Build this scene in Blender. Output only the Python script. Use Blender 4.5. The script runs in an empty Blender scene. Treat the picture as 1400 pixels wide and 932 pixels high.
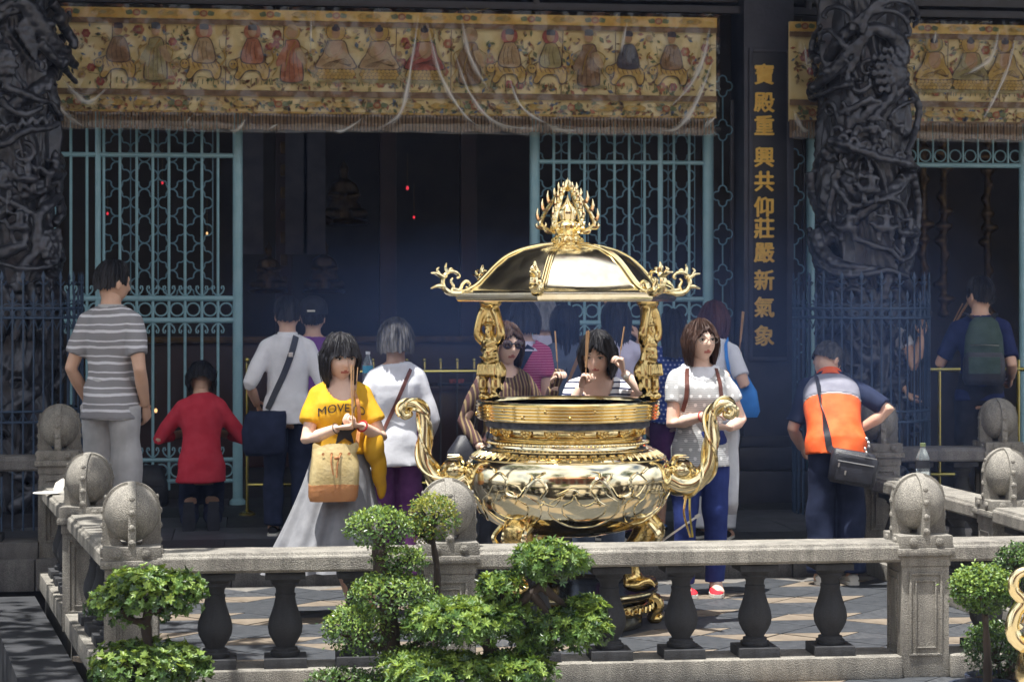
import bpy, bmesh, math, random
import numpy as np
from mathutils import Vector, Matrix, Euler
from mathutils.bvhtree import BVHTree
R = math.radians
sc = bpy.context.scene
col = sc.collection
# ------------------------------------------------------------------ camera
F, CZ, YAW = 2800.0, 1.73, R(7.25)        # focal length in photo pixels, eye height, yaw to the facade
fwd = Vector((math.sin(YAW), math.cos(YAW), 0)); rgt = Vector((math.cos(YAW), -math.sin(YAW), 0)); up = Vector((0, 0, 1))
CAM = Vector((0, 0, CZ))
cd = bpy.data.cameras.new('camera'); cam = bpy.data.objects.new('camera', cd); col.objects.link(cam)
cam.location = CAM; cam.rotation_euler = (R(90), 0, -YAW)
cd.sensor_width = 36; cd.lens = 36 * F / 1400; cd.shift_y = -56 / 1400
cd.clip_start = .1; cd.clip_end = 600
cd.dof.use_dof = True; cd.dof.focus_distance = 10.3; cd.dof.aperture_fstop = 5.0
sc.camera = cam
# ------------------------------------------------------------------ sky and sun
TO_SUN = Vector((-.17, -.125, .97)).normalized()
elev = math.asin(TO_SUN.z); azim = math.atan2(TO_SUN.x, TO_SUN.y)
w = bpy.data.worlds.new('World'); sc.world = w; w.use_nodes = True
nt = w.node_tree; bg = nt.nodes['Background']
sky = nt.nodes.new('ShaderNodeTexSky'); sky.sky_type = 'NISHITA'; sky.sun_disc = False
sky.sun_elevation = elev; sky.sun_rotation = azim; sky.air_density = 1.0; sky.dust_density = 2.0; sky.ozone_density = 1.0
# broken white cloud, the same everywhere over the sky dome
tc = nt.nodes.new('ShaderNodeTexCoord'); cn = nt.nodes.new('ShaderNodeTexNoise'); cn.inputs['Scale'].default_value = 2.6; cn.inputs['Detail'].default_value = 7
cr = nt.nodes.new('ShaderNodeValToRGB'); cr.color_ramp.elements[0].position = .36; cr.color_ramp.elements[1].position = .56
cm = nt.nodes.new('ShaderNodeMix'); cm.data_type = 'RGBA'; cm.inputs['B'].default_value = (12.5, 12.7, 13.2, 1)
nt.links.new(tc.outputs['Generated'], cn.inputs['Vector']); nt.links.new(cn.outputs['Fac'], cr.inputs['Fac'])
nt.links.new(cr.outputs['Color'], cm.inputs['Factor']); nt.links.new(sky.outputs['Color'], cm.inputs['A'])
nt.links.new(cm.outputs['Result'], bg.inputs['Color']); bg.inputs['Strength'].default_value = .066
sl = bpy.data.lights.new('sun', 'SUN'); sun = bpy.data.objects.new('sun', sl); col.objects.link(sun)
sl.energy = 5.0; sl.angle = R(.53); sl.color = (1, .965, .9)
sun.rotation_euler = TO_SUN.to_track_quat('Z', 'Y').to_euler(); sun.location = (0, 0, 30)
vs = sc.view_settings; vs.view_transform = 'Standard'; vs.look = 'None'; vs.exposure = 0.98; vs.gamma = 1
sc.cycles.max_bounces = 7; sc.cycles.diffuse_bounces = 3; sc.cycles.glossy_bounces = 4; sc.cycles.transmission_bounces = 5
sc.cycles.transparent_max_bounces = 12; sc.cycles.use_denoising = True; sc.cycles.caustics_reflective = False; sc.cycles.caustics_refractive = False
sc.cycles.sample_clamp_indirect = 6
# ------------------------------------------------------------------ pixel -> place
def ray(px, py): return fwd + rgt * ((px - 700) / F) + up * ((410 - py) / F)
def PY(px, py, Y): d = ray(px, py); return CAM + d * (Y / d.y)              # on a plane parallel to the facade
def PZ(px, py, z): d = ray(px, py); return CAM + d * ((z - CZ) / d.z)      # on a level plane
def PD(px, py, dep): return CAM + ray(px, py) * dep                        # at a known distance along the axis
def XY(px, Y): return PY(px, 410, Y).x
def SY(px, Y): d = ray(px, 410); return F / (Y / d.y)                      # px per metre there
# ------------------------------------------------------------------ materials
MATS = {}
def nodes(m): m.use_nodes = True; return m.node_tree, m.node_tree.nodes['Principled BSDF']
def mat(name, c, c2=None, scale=8, rough=.6, metal=0, bump=0, bscale=None, detail=5, stretch=(1, 1, 1), spec=.5, contrast=(.35, .65), coat=0, rvar=0, trans=0, sub=0):
    if name in MATS: return MATS[name]
    m = bpy.data.materials.new(name); t, b = nodes(m); MATS[name] = m
    b.inputs['Base Color'].default_value = (*c, 1); b.inputs['Roughness'].default_value = rough; b.inputs['Metallic'].default_value = metal
    b.inputs['Specular IOR Level'].default_value = spec; b.inputs['Coat Weight'].default_value = coat; b.inputs['Coat Roughness'].default_value = .1
    b.inputs['Transmission Weight'].default_value = trans
    if sub: b.inputs['Subsurface Weight'].default_value = sub; b.inputs['Subsurface Radius'].default_value = (.012, .005, .003); b.inputs['Subsurface Scale'].default_value = .6
    if c2 or bump or rvar:
        co = t.nodes.new('ShaderNodeTexCoord'); mp = t.nodes.new('ShaderNodeMapping'); mp.inputs['Scale'].default_value = stretch
        t.links.new(co.outputs['Object'], mp.inputs['Vector'])
        n = t.nodes.new('ShaderNodeTexNoise'); n.inputs['Scale'].default_value = scale; n.inputs['Detail'].default_value = detail
        t.links.new(mp.outputs['Vector'], n.inputs['Vector'])
        if c2:
            r = t.nodes.new('ShaderNodeValToRGB'); r.color_ramp.elements[0].position, r.color_ramp.elements[1].position = contrast
            r.color_ramp.elements[0].color = (*c, 1); r.color_ramp.elements[1].color = (*c2, 1)
            t.links.new(n.outputs['Fac'], r.inputs['Fac']); t.links.new(r.outputs['Color'], b.inputs['Base Color'])
        if rvar:
            mr = t.nodes.new('ShaderNodeMapRange'); mr.inputs['To Min'].default_value = max(0, rough - rvar); mr.inputs['To Max'].default_value = rough + rvar
            t.links.new(n.outputs['Fac'], mr.inputs['Value']); t.links.new(mr.outputs['Result'], b.inputs['Roughness'])
        if bump:
            n2 = t.nodes.new('ShaderNodeTexNoise'); n2.inputs['Scale'].default_value = bscale or scale * 4; n2.inputs['Detail'].default_value = 4
            t.links.new(mp.outputs['Vector'], n2.inputs['Vector'])
            bp = t.nodes.new('ShaderNodeBump'); bp.inputs['Strength'].default_value = min(1, bump); bp.inputs['Distance'].default_value = .01
            t.links.new(n2.outputs['Fac'], bp.inputs['Height']); t.links.new(bp.outputs['Normal'], b.inputs['Normal'])
    return m
def granite(name, a, b_, c, bump=.7):
    m = bpy.data.materials.new(name); t, b = nodes(m); MATS[name] = m
    co = t.nodes.new('ShaderNodeTexCoord')
    n1 = t.nodes.new('ShaderNodeTexNoise'); n1.inputs['Scale'].default_value = 5; n1.inputs['Detail'].default_value = 6; n1.inputs['Roughness'].default_value = .65
    n2 = t.nodes.new('ShaderNodeTexNoise'); n2.inputs['Scale'].default_value = 230; n2.inputs['Detail'].default_value = 3
    n3 = t.nodes.new('ShaderNodeTexVoronoi'); n3.inputs['Scale'].default_value = 190
    for n in (n1, n2, n3): t.links.new(co.outputs['Object'], n.inputs['Vector'])
    r = t.nodes.new('ShaderNodeValToRGB'); r.color_ramp.elements[0].position = .34; r.color_ramp.elements[1].position = .68
    r.color_ramp.elements[0].color = (*a, 1); r.color_ramp.elements[1].color = (*b_, 1); t.links.new(n1.outputs['Fac'], r.inputs['Fac'])
    r2 = t.nodes.new('ShaderNodeValToRGB'); r2.color_ramp.elements[0].position = .40; r2.color_ramp.elements[1].position = .60
    r2.color_ramp.elements[0].color = (*c, 1); r2.color_ramp.elements[1].color = (1, 1, 1, 1); t.links.new(n2.outputs['Fac'], r2.inputs['Fac'])
    mx = t.nodes.new('ShaderNodeMix'); mx.data_type = 'RGBA'; mx.blend_type = 'MULTIPLY'; mx.inputs['Factor'].default_value = .75
    t.links.new(r.outputs['Color'], mx.inputs['A']); t.links.new(r2.outputs['Color'], mx.inputs['B']); t.links.new(mx.outputs['Result'], b.inputs['Base Color'])
    b.inputs['Roughness'].default_value = .82
    mp = t.nodes.new('ShaderNodeMapping'); mp.inputs['Scale'].default_value = (1, 1, .22); t.links.new(co.outputs['Object'], mp.inputs['Vector'])      # rain streaks and grime
    n4 = t.nodes.new('ShaderNodeTexNoise'); n4.inputs['Scale'].default_value = 11; n4.inputs['Detail'].default_value = 7; n4.inputs['Roughness'].default_value = .7; t.links.new(mp.outputs['Vector'], n4.inputs['Vector'])
    r4 = t.nodes.new('ShaderNodeValToRGB'); r4.color_ramp.elements[0].position = .38; r4.color_ramp.elements[1].position = .58; r4.color_ramp.elements[0].color = (.55, .55, .56, 1); r4.color_ramp.elements[1].color = (1, 1, 1, 1); t.links.new(n4.outputs['Fac'], r4.inputs['Fac'])
    m4 = t.nodes.new('ShaderNodeMix'); m4.data_type = 'RGBA'; m4.blend_type = 'MULTIPLY'; m4.inputs['Factor'].default_value = .8; t.links.new(mx.outputs['Result'], m4.inputs['A']); t.links.new(r4.outputs['Color'], m4.inputs['B']); t.links.new(m4.outputs['Result'], b.inputs['Base Color'])
    ad = t.nodes.new('ShaderNodeMath'); ad.operation = 'ADD'; t.links.new(n2.outputs['Fac'], ad.inputs[0]); t.links.new(n3.outputs['Distance'], ad.inputs[1])
    bp = t.nodes.new('ShaderNodeBump'); bp.inputs['Strength'].default_value = bump; bp.inputs['Distance'].default_value = .0032
    t.links.new(ad.outputs[0], bp.inputs['Height']); t.links.new(bp.outputs['Normal'], b.inputs['Normal'])
    return m
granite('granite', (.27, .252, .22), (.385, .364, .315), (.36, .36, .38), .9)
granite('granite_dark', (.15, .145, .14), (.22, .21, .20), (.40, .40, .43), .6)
def emis(name, c, s):
    m = bpy.data.materials.new(name); t, b = nodes(m); MATS[name] = m
    b.inputs['Base Color'].default_value = (*c, 1); b.inputs['Emission Color'].default_value = (*c, 1); b.inputs['Emission Strength'].default_value = s; return m
# ------------------------------------------------------------------ mesh helpers
class MB:
    def __init__(s): s.v = []; s.f = []; s.m = []; s.n = 0; s.cur = 0
    def add(s, v, f, xf=None):
        v = np.asarray(v, float).reshape(-1, 3)
        if xf is not None: M = np.array(xf); v = v @ M[:3, :3].T + M[:3, 3]
        s.v.append(v); s.f += [tuple(int(i) + s.n for i in q) for q in f]; s.m += [s.cur] * len(f); s.n += len(v); return s
    def box(s, c, d, bev=0, xf=None):
        b = bmesh.new(); bmesh.ops.create_cube(b, size=1)
        for v in b.verts: v.co = Vector((v.co.x * d[0] + c[0], v.co.y * d[1] + c[1], v.co.z * d[2] + c[2]))
        if bev: bmesh.ops.bevel(b, geom=b.edges[:] + b.verts[:], offset=min(bev, min(d) * .45), segments=2, profile=.7, affect='EDGES')
        s.bm(b, xf); return s
    def bm(s, b, xf=None):
        b.verts.index_update(); s.add([v.co[:] for v in b.verts], [[v.index for v in f.verts] for f in b.faces], xf); b.free(); return s
    def loft(s, rings, closed=True, caps=True, xf=None):
        k = len(rings[0]); v = np.concatenate([np.asarray(r, float) for r in rings]); f = []
        for i in range(len(rings) - 1):
            for j in range(k if closed else k - 1):
                a = i * k + j; b = i * k + (j + 1) % k; f.append((a, b, b + k, a + k))
        if caps and closed: f.append(tuple(range(k - 1, -1, -1))); f.append(tuple(range((len(rings) - 1) * k, len(rings) * k)))
        return s.add(v, f, xf)
    def lathe(s, prof, seg=24, c=(0, 0, 0), xf=None, sx=1, sy=1, lobes=0, amp=0):
        rings = []
        for r, z in prof:
            r = max(r, 1e-4); a = np.arange(seg) * 2 * math.pi / seg; rr = r * (1 + amp * np.cos(lobes * a)) if lobes else r
            rings.append(np.stack([c[0] + rr * np.cos(a) * sx, c[1] + rr * np.sin(a) * sy, np.full(seg, c[2] + z)], 1))
        return s.loft(rings, xf=xf)
    def ell(s, c, r, seg=14, xf=None, rings=9):
        pr = [(math.sin(math.pi * i / rings), -math.cos(math.pi * i / rings)) for i in range(rings + 1)]
        rr = []
        for q, z in pr:
            a = np.arange(seg) * 2 * math.pi / seg; q = max(q, 1e-3)
            rr.append(np.stack([c[0] + r[0] * q * np.cos(a), c[1] + r[1] * q * np.sin(a), np.full(seg, c[2] + r[2] * z)], 1))
        return s.loft(rr, xf=xf)
    def tube(s, pts, rad, seg=8, flat=1.0, upv=None, caps=True, xf=None, closed=False):
        pts = [Vector(p) for p in pts]; n = len(pts)
        if not hasattr(rad, '__len__'): rad = [rad] * n
        rings = []; pn = None
        for i, p in enumerate(pts):
            if closed: t = pts[(i + 1) % n] - pts[i - 1]
            else: t = pts[min(i + 1, n - 1)] - pts[max(i - 1, 0)]
            if t.length < 1e-9: t = Vector((0, 0, 1))
            t.normalize()
            if upv is not None: nn = Vector(upv) - t * t.dot(Vector(upv))
            elif pn is None: a = Vector((0, 0, 1)) if abs(t.z) < .9 else Vector((0, 1, 0)); nn = a - t * t.dot(a)
            else: nn = pn - t * t.dot(pn)
            if nn.length < 1e-6: nn = t.orthogonal()
            nn.normalize(); pn = nn; bb = t.cross(nn)
            rings.append([p + (nn * math.cos(q) * flat + bb * math.sin(q)) * rad[i] for q in [2 * math.pi * j / seg for j in range(seg)]])
        if closed: rings.append(rings[0])
        return s.loft([np.array(r_) for r_ in rings], caps=caps and not closed, xf=xf)
    def poly(s, pts2, z0, z1, xf=None):     # prism from a 2-D outline (x, z), depth along y
        k = len(pts2); v = [(x, z0, z) for x, z in pts2] + [(x, z1, z) for x, z in pts2]
        f = [tuple(range(k)), tuple(range(2 * k - 1, k - 1, -1))] + [(j, j + k, (j + 1) % k + k, (j + 1) % k) for j in range(k)]
        return s.add(v, f, xf)
    def mesh(s, name, mats, sharp=38):
        me = bpy.data.meshes.new(name); me.from_pydata(np.concatenate(s.v).tolist() if s.v else [], [], s.f)
        for m in (mats if isinstance(mats, (list, tuple)) else [mats]): me.materials.append(MATS[m] if isinstance(m, str) else m)
        if any(s.m): me.polygons.foreach_set('material_index', s.m)
        b = bmesh.new(); b.from_mesh(me); bmesh.ops.recalc_face_normals(b, faces=b.faces); b.to_mesh(me); b.free()
        me.polygons.foreach_set('use_smooth', [True] * len(me.polygons)); me.set_sharp_from_angle(angle=R(sharp)); me.update(); return me
    def build(s, name, mats, parent=None, loc=None, rot=None, sharp=38, **kw): return obj(name, s.mesh(name, mats, sharp), parent, loc, rot, **kw)
def obj(name, me, parent=None, loc=None, rot=None, **kw):
    o = bpy.data.objects.new(name, me); col.objects.link(o)
    if parent: o.parent = parent
    if loc is not None: o.location = loc
    if rot is not None: o.rotation_euler = rot
    tag(o, **kw); return o
def tag(o, label=None, cat=None, group=None, kind=None):
    if label: o['label'] = label
    if cat: o['category'] = cat
    if group: o['group'] = group
    if kind: o['kind'] = kind
    return o
def thing(name, loc=(0, 0, 0), rz=0, **kw): return obj(name, None, None, loc, (0, 0, rz), **kw)
def smooth_path(pts, n=6):                  # Catmull-Rom
    P = [np.array(p, float) for p in pts]; P = [2 * P[0] - P[1]] + P + [2 * P[-1] - P[-2]]; out = []
    for i in range(1, len(P) - 2):
        for k in range(n):
            t = k / n; a, b, c, d = P[i - 1], P[i], P[i + 1], P[i + 2]
            out.append(.5 * ((2 * b) + (-a + c) * t + (2 * a - 5 * b + 4 * c - d) * t * t + (-a + 3 * b - 3 * c + d) * t ** 3))
    out.append(P[-2]); return out
def remesh(mb, vox, it=2, fac=.5):          # fuse overlapping solids into one skin
    me = mb.mesh('tmp', [], 180); o = bpy.data.objects.new('tmp', me); col.objects.link(o)
    md = o.modifiers.new('r', 'REMESH'); md.mode = 'VOXEL'; md.voxel_size = vox
    if it: sm = o.modifiers.new('s', 'SMOOTH'); sm.iterations = it; sm.factor = fac
    dg = bpy.context.evaluated_depsgraph_get(); ev = o.evaluated_get(dg); m2 = ev.to_mesh()
    n = len(m2.vertices); v = np.empty(n * 3); m2.vertices.foreach_get('co', v); f = [tuple(p.vertices) for p in m2.polygons]
    nr = np.empty(n * 3); m2.vertices.foreach_get('normal', nr)
    ev.to_mesh_clear(); bpy.data.objects.remove(o); bpy.data.meshes.remove(me)
    return v.reshape(-1, 3), f, nr.reshape(-1, 3)
def text_mesh(body, size, depth=.003, align='CENTER'):
    c = bpy.data.curves.new('t', 'FONT'); c.body = body; c.size = size; c.extrude = depth; c.align_x = align; c.align_y = 'CENTER'; c.resolution_u = 3
    o = bpy.data.objects.new('t', c); col.objects.link(o); dg = bpy.context.evaluated_depsgraph_get()
    me = bpy.data.meshes.new_from_object(o.evaluated_get(dg)); bpy.data.objects.remove(o); bpy.data.curves.remove(c); return me
rng = random.Random(7); NR = np.random.default_rng(7)
# ================================================================== THE SETTING
P = .17                                     # porch level above the court
YB, YP, YG = 9.2, 12.55, 15.74              # front balustrade, porch edge, gates
mat('slate', (.021, .025, .031), (.05, .055, .064), 14, .62, bump=.35, bscale=60, stretch=(1, 3, 1))
mat('slate_pale', (.034, .038, .045), (.07, .074, .082), 11, .6, bump=.35, bscale=60, stretch=(3, 1, 1))
mat('sandstone', (.135, .108, .08), (.19, .155, .118), 9, .7, bump=.3, bscale=70)
mat('grout', (.13, .123, .112), (.18, .17, .158), 20, .9)
mat('pavement', (.22, .20, .175), (.30, .275, .24), 4, .8, bump=.3, bscale=50)
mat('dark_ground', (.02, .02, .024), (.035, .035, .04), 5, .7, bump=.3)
mat('dark_slate', (.06, .065, .08), (.10, .105, .125), 6, .5, bump=.2, bscale=40)
def sheet(name, pts, z, m, kind='structure', thick=0):
    b = MB(); k = len(pts)
    if thick: b.add([(x, y, z) for x, y in pts] + [(x, y, z - thick) for x, y in pts], [tuple(range(k)), tuple(range(2 * k - 1, k - 1, -1))] + [(j, (j + 1) % k, (j + 1) % k + k, j + k) for j in range(k)])
    else: b.add([(x, y, z) for x, y in pts], [tuple(range(k))])
    return b.build(name, m, kind=kind)
sheet('ground', [(-250, -250), (250, -250), (250, 250), (-250, 250)], -.42, 'dark_ground')
sheet('pavement', [(-40, -40), (40, -40), (40, 8.985), (-40, 8.985)], -.006, 'pavement', thick=.3)
def lx(Y, off=0): return -.526 - (Y - 9.2) * .1811 + off      # line of the side balustrade
plaza = sheet('plaza', [(lx(8.99, -.1), 8.99), (6.5, 8.99), (6.5, 12.5), (lx(12.5, -.1), 12.5)], -.006, 'grout', thick=.3)
# paving: diamonds of slate and sandstone, some split into triangles
tile_me = {}
def tile_mesh(shape, m, var):
    k = (shape, m, var)
    if k not in tile_me:
        h = .212 - .004; pts = {'d': [(0, -h), (h, 0), (0, h), (-h, 0)], 't': [(-h + .008, .003), (h - .008, .003), (0, h)], 'b': [(0, -h), (h - .008, -.003), (-h + .008, -.003)]}[shape]
        b = MB(); kk = len(pts); th = .004 + .0012 * var
        b.add([(x, y, th) for x, y in pts] + [(x, y, -.02) for x, y in pts], [tuple(range(kk))] + [(j, j + kk, (j + 1) % kk + kk, (j + 1) % kk) for j in range(kk)])
        tile_me[k] = b.mesh('tile', m)
    return tile_me[k]
for i in range(-3, 26):
    for j in range(-1, 17):
        x = -1.3 + i * .212; y = 9.1 + j * .212
        if (i + j) % 2 or y > 12.4 or x > 4.3 or x < lx(y, .02): continue
        q = ((i + j) // 2 + 2 * ((i - j) // 2)) % 5; v = rng.randrange(3)
        sl_ = rng.choice(['slate', 'slate', 'slate_pale'])
        pr = [('d', sl_)] if q in (0, 3) else [('t', 'sandstone'), ('b', sl_)] if q == 1 else [('b', 'sandstone'), ('t', sl_)] if q == 2 else [('t', sl_), ('b', rng.choice(['slate', 'sandstone']))]
        for s_, m_ in pr: obj('paving_tile', tile_mesh(s_, m_, v), plaza, (x, y, -.006))
# porch
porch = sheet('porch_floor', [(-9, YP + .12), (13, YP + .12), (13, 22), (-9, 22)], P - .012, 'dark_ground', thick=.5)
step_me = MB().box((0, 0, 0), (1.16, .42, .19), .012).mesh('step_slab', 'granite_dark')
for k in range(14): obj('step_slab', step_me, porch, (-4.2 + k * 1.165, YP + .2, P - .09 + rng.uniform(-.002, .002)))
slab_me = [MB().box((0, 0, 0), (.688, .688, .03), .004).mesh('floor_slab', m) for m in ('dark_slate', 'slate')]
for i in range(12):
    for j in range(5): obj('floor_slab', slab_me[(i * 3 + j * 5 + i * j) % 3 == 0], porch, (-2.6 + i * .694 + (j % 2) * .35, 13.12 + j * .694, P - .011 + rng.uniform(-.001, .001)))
mat('kerb_stone', (.018, .02, .024), (.04, .042, .048), 5, .6, bump=.3, bscale=40)
# lower channel kerb beside the slanted balustrade
for k in range(4):
    y0 = 8.9 + k * .87; y1 = y0 + .862; b = MB()
    v = [(lx(y, o), y, z) for z in (-.4, -.02) for y, o in ((y0, -.46), (y1, -.46), (y1, -.17), (y0, -.17))]
    b.add(v, [(3, 2, 1, 0), (4, 5, 6, 7), (0, 1, 5, 4), (1, 2, 6, 5), (2, 3, 7, 6), (3, 0, 4, 7)])
    b.build('kerb', 'kerb_stone', kind='structure')
# ------------------------------------------------------------------ posts
def post_mesh():
    out = {}
    b = MB(); s = .1125
    b.box((0, 0, .255), (.225, .225, .51), .006)
    out['shaft'] = b.mesh('shaft', 'granite')
    b = MB()                                                    # raised panel frames on the four sides
    for k in range(4):
        M = Matrix.Rotation(k * math.pi / 2, 4, 'Z')
        for x0, x1, z0, z1 in ((-.078, .078, .47, .48), (-.078, .078, .10, .11), (-.078, -.068, .11, .47), (.068, .078, .11, .47),
                               (-.05, .05, .44, .446), (-.05, .05, .134, .14), (-.05, -.044, .14, .44), (.044, .05, .14, .44)):
            b.box(((x0 + x1) / 2, -.1145, (z0 + z1) / 2), (x1 - x0, .012, z1 - z0), .003, M)
    out['panel_frame'] = b.mesh('panel_frame', 'granite')
    b = MB()
    b.box((0, 0, .535), (.235, .235, .05), .004); b.box((0, 0, .576), (.275, .275, .036), .016); b.box((0, 0, .622), (.252, .252, .056), .004)
    for k in range(4):
        M = Matrix.Rotation(k * math.pi / 2, 4, 'Z')
        for x in (-.062, .062):
            a = M @ Matrix.Translation((x, -.126, .622)) @ Matrix.Rotation(R(90), 4, 'X')
            b.lathe([(.019, -.004), (.019, .008), (.013, .012), (.006, .012)], 12, xf=a)
    out['cap'] = b.mesh('cap', 'granite')
    b = MB(); b.ell((0, 0, .79), (.119, .119, .128), 32, rings=20); out['ball'] = b.mesh('ball', 'granite')
    b = MB()                                                    # two crossing straps that hold the ball
    for k in (0, 1):
        M = Matrix.Rotation(k * math.pi / 2, 4, 'Z'); o = []; i_ = []
        pr = [(-.127, .648)] + [(-.127 * math.cos(t), .80 + .128 * math.sin(t)) for t in np.linspace(0, math.pi, 25)] + [(.127, .648)]
        pi_ = [(x * (.86 if z > .79 else .3), .80 + (z - .80) * (.87 if z > .8 else 1)) for x, z in pr]
        n = len(pr); w_ = .017
        v = [(x, y, z) for y in (-w_, w_) for x, z in pr] + [(x, y, z) for y in (-w_, w_) for x, z in pi_]
        f = []
        for q in range(n - 1):
            f += [(q, q + 1, n + q + 1, n + q), (2 * n + q, 3 * n + q, 3 * n + q + 1, 2 * n + q + 1), (q, 2 * n + q, 2 * n + q + 1, q + 1), (n + q, n + q + 1, 3 * n + q + 1, 3 * n + q)]
        f += [(0, n, 3 * n, 2 * n), (n - 1, 3 * n - 1, 4 * n - 1, 2 * n - 1)]
        b.add(v, f, M)
        for sg in (-1, 1):
            for z, rr in ((.67, .015), (.735, .015), (.80, .015), (.86, .013)):
                xx = .127 * (1 if z <= .8 else math.sqrt(max(0, 1 - ((z - .8) / .128) ** 2)))
                b.ell((sg * xx, 0, z), (.008, rr, rr), 10, M, 5)
    out['strap'] = b.mesh('strap', 'granite')
    return out
granite('baluster_stone', (.03, .031, .035), (.05, .052, .058), (.6, .6, .62), .4)
PM = post_mesh()
def post(x, y, z, rz, label):
    t = thing('balustrade_post', (x, y, z), rz, label=label, cat='post', group='ball-topped stone posts')
    for n, me in PM.items(): obj(n, me, t)
    return t
bal_prof = [(.094, 0), (.094, .045)]
vase = [(.062, .045), (.066, .052), (.066, .066), (.055, .07), (.055, .082), (.042, .086), (.044, .094), (.058, .115), (.073, .145), (.0775, .175), (.073, .205), (.061, .24), (.050, .275), (.044, .305), (.046, .312), (.046, .322), (.041, .326), (.043, .345), (.056, .362), (.062, .366), (.062, .376), (.08, .392)]
b = MB().lathe(vase, 24); b.box((0, 0, .0225), (.188, .188, .045), .004); b.box((0, 0, .408), (.178, .178, .03), .003)
bal_me = b.mesh('baluster', 'baluster_stone')
b = MB().lathe(vase, 24); b.box((0, 0, .0225), (.17, .17, .045), .004); b.box((0, 0, .408), (.165, .165, .03), .003)
bal_small = b.mesh('baluster', 'baluster_stone')
def rail_mesh(L, m, w_=.25, h=.086):
    b = MB(); pr = [(-w_ / 2 + .012, 0), (w_ / 2 - .012, 0), (w_ / 2, .012), (w_ / 2, h - .022), (w_ / 2 - .004, h - .015), (w_ / 2 - .010, h - .012), (w_ / 2 - .014, h - .012), (w_ / 2 - .020, h), (-w_ / 2 + .020, h), (-w_ / 2 + .014, h - .012), (-w_ / 2 + .010, h - .012), (-w_ / 2 + .004, h - .015), (-w_ / 2, h - .022), (-w_ / 2, .012)]
    n = max(2, int(L / .12)); rings = []
    for i in range(n + 1):
        t = (i / n - .5) * L; e = .006 if i in (0, n) else 0
        rings.append([(t, y * (1 - e * 4), z + (rng.uniform(-.0012, .0012) if 0 < i < n else 0)) for y, z in pr])
    b.loft(rings); return b.mesh('top_rail', m, 22)
def balustrade(a, c, bx, label, m='granite', z=0.0, za=None, group=None, small=False):
    a = Vector(a); c = Vector(c); d = c - a; L = d.length; an = math.atan2(d.y, d.x); mid = (a + c) / 2
    t = thing('stone_balustrade', (mid.x, mid.y, z), an, label=label, cat='balustrade', group='stone balustrades round the court')
    L2 = L - .23
    obj('top_rail', rail_mesh(L2, m), t, (0, 0, .53))
    b = MB().box((0, 0, .05), (L2, .27, .104), .012); b.build('base_rail', m, t)
    for x in bx: obj('baluster', bal_me if not small else bal_small, t, (x, 0, .1005), (0, 0, rng.uniform(-.02, .02)))
    return t
PX = {'L1': -.526, 'M': .878, 'R1': 3.07, 'C': 4.08}
post(PX['L1'], YB, 0, R(4), 'sunlit ball-topped stone corner post where the front and slanting balustrades meet')
post(PX['M'], YB, 0, 0, 'ball-topped stone post half hidden behind the clipped bonsai')
post(PX['R1'], YB, 0, 0, 'ball-topped stone post with panelled shaft in front of the man in the orange vest')
post(PX['C'], YB, 0, 0, 'stone corner post past the front balustrade')
L2p = (-.85, 10.99); L3p = (-1.16, 12.72); R2p = (4.07, 10.72); R3p = (3.98, 12.72); R4p = (4.78, 12.72)
post(*L2p, 0, R(-10), 'ball-topped stone post midway along the slanting side balustrade')
post(*L3p, P, 0, 'shaded ball-topped stone post beside the man in the striped polo shirt')
post(*R2p, 0, 0, 'lit ball-topped stone post midway along the far side balustrade')
post(*R3p, P, 0, 'shaded stone post behind the empty plastic bottle')
post(*R4p, P, 0, 'shaded ball-topped stone post in front of the man with the backpack')
def bxs(pxs, x0, x1): return [XY(p, YB) - (x0 + x1) / 2 for p in pxs]
balustrade((PX['L1'], YB), (PX['M'], YB), bxs((294, 390, 488), PX['L1'], PX['M']), 'short front balustrade span between the corner post and the clipped bonsai')
balustrade((PX['M'], YB), (PX['R1'], YB), bxs((735, 833, 931, 1032, 1135), PX['M'], PX['R1']), 'long front balustrade span before the gold incense burner')
balustrade((PX['R1'], YB), (PX['C'], YB), bxs((1348, 1440), PX['R1'], PX['C']), 'front balustrade span behind the round clipped shrub and gilt ornament')
balustrade((PX['L1'], YB), L2p, (-.55, -.22, .11, .44), 'slanting side balustrade span from the sunlit corner post')
balustrade(L2p, L3p, (-.5, -.18, .14, .46), 'slanting side balustrade span that the white cap lies on')
balustrade((4.08, YB), R2p, (-.45, -.15, .15, .45), 'far side balustrade span running toward the front corner post')
balustrade(R2p, R3p, (-.65, -.32, 0, .33, .66), 'far side balustrade span carrying the empty plastic bottle')
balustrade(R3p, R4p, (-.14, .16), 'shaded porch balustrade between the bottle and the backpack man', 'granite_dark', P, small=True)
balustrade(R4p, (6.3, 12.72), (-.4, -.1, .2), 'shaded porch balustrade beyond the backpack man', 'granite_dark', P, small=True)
balustrade((-3.2, 12.72), L3p, (-.6, -.2, .2, .6), 'shaded porch balustrade in front of the iron-fenced dragon column', 'granite_dark', P, small=True)
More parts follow.
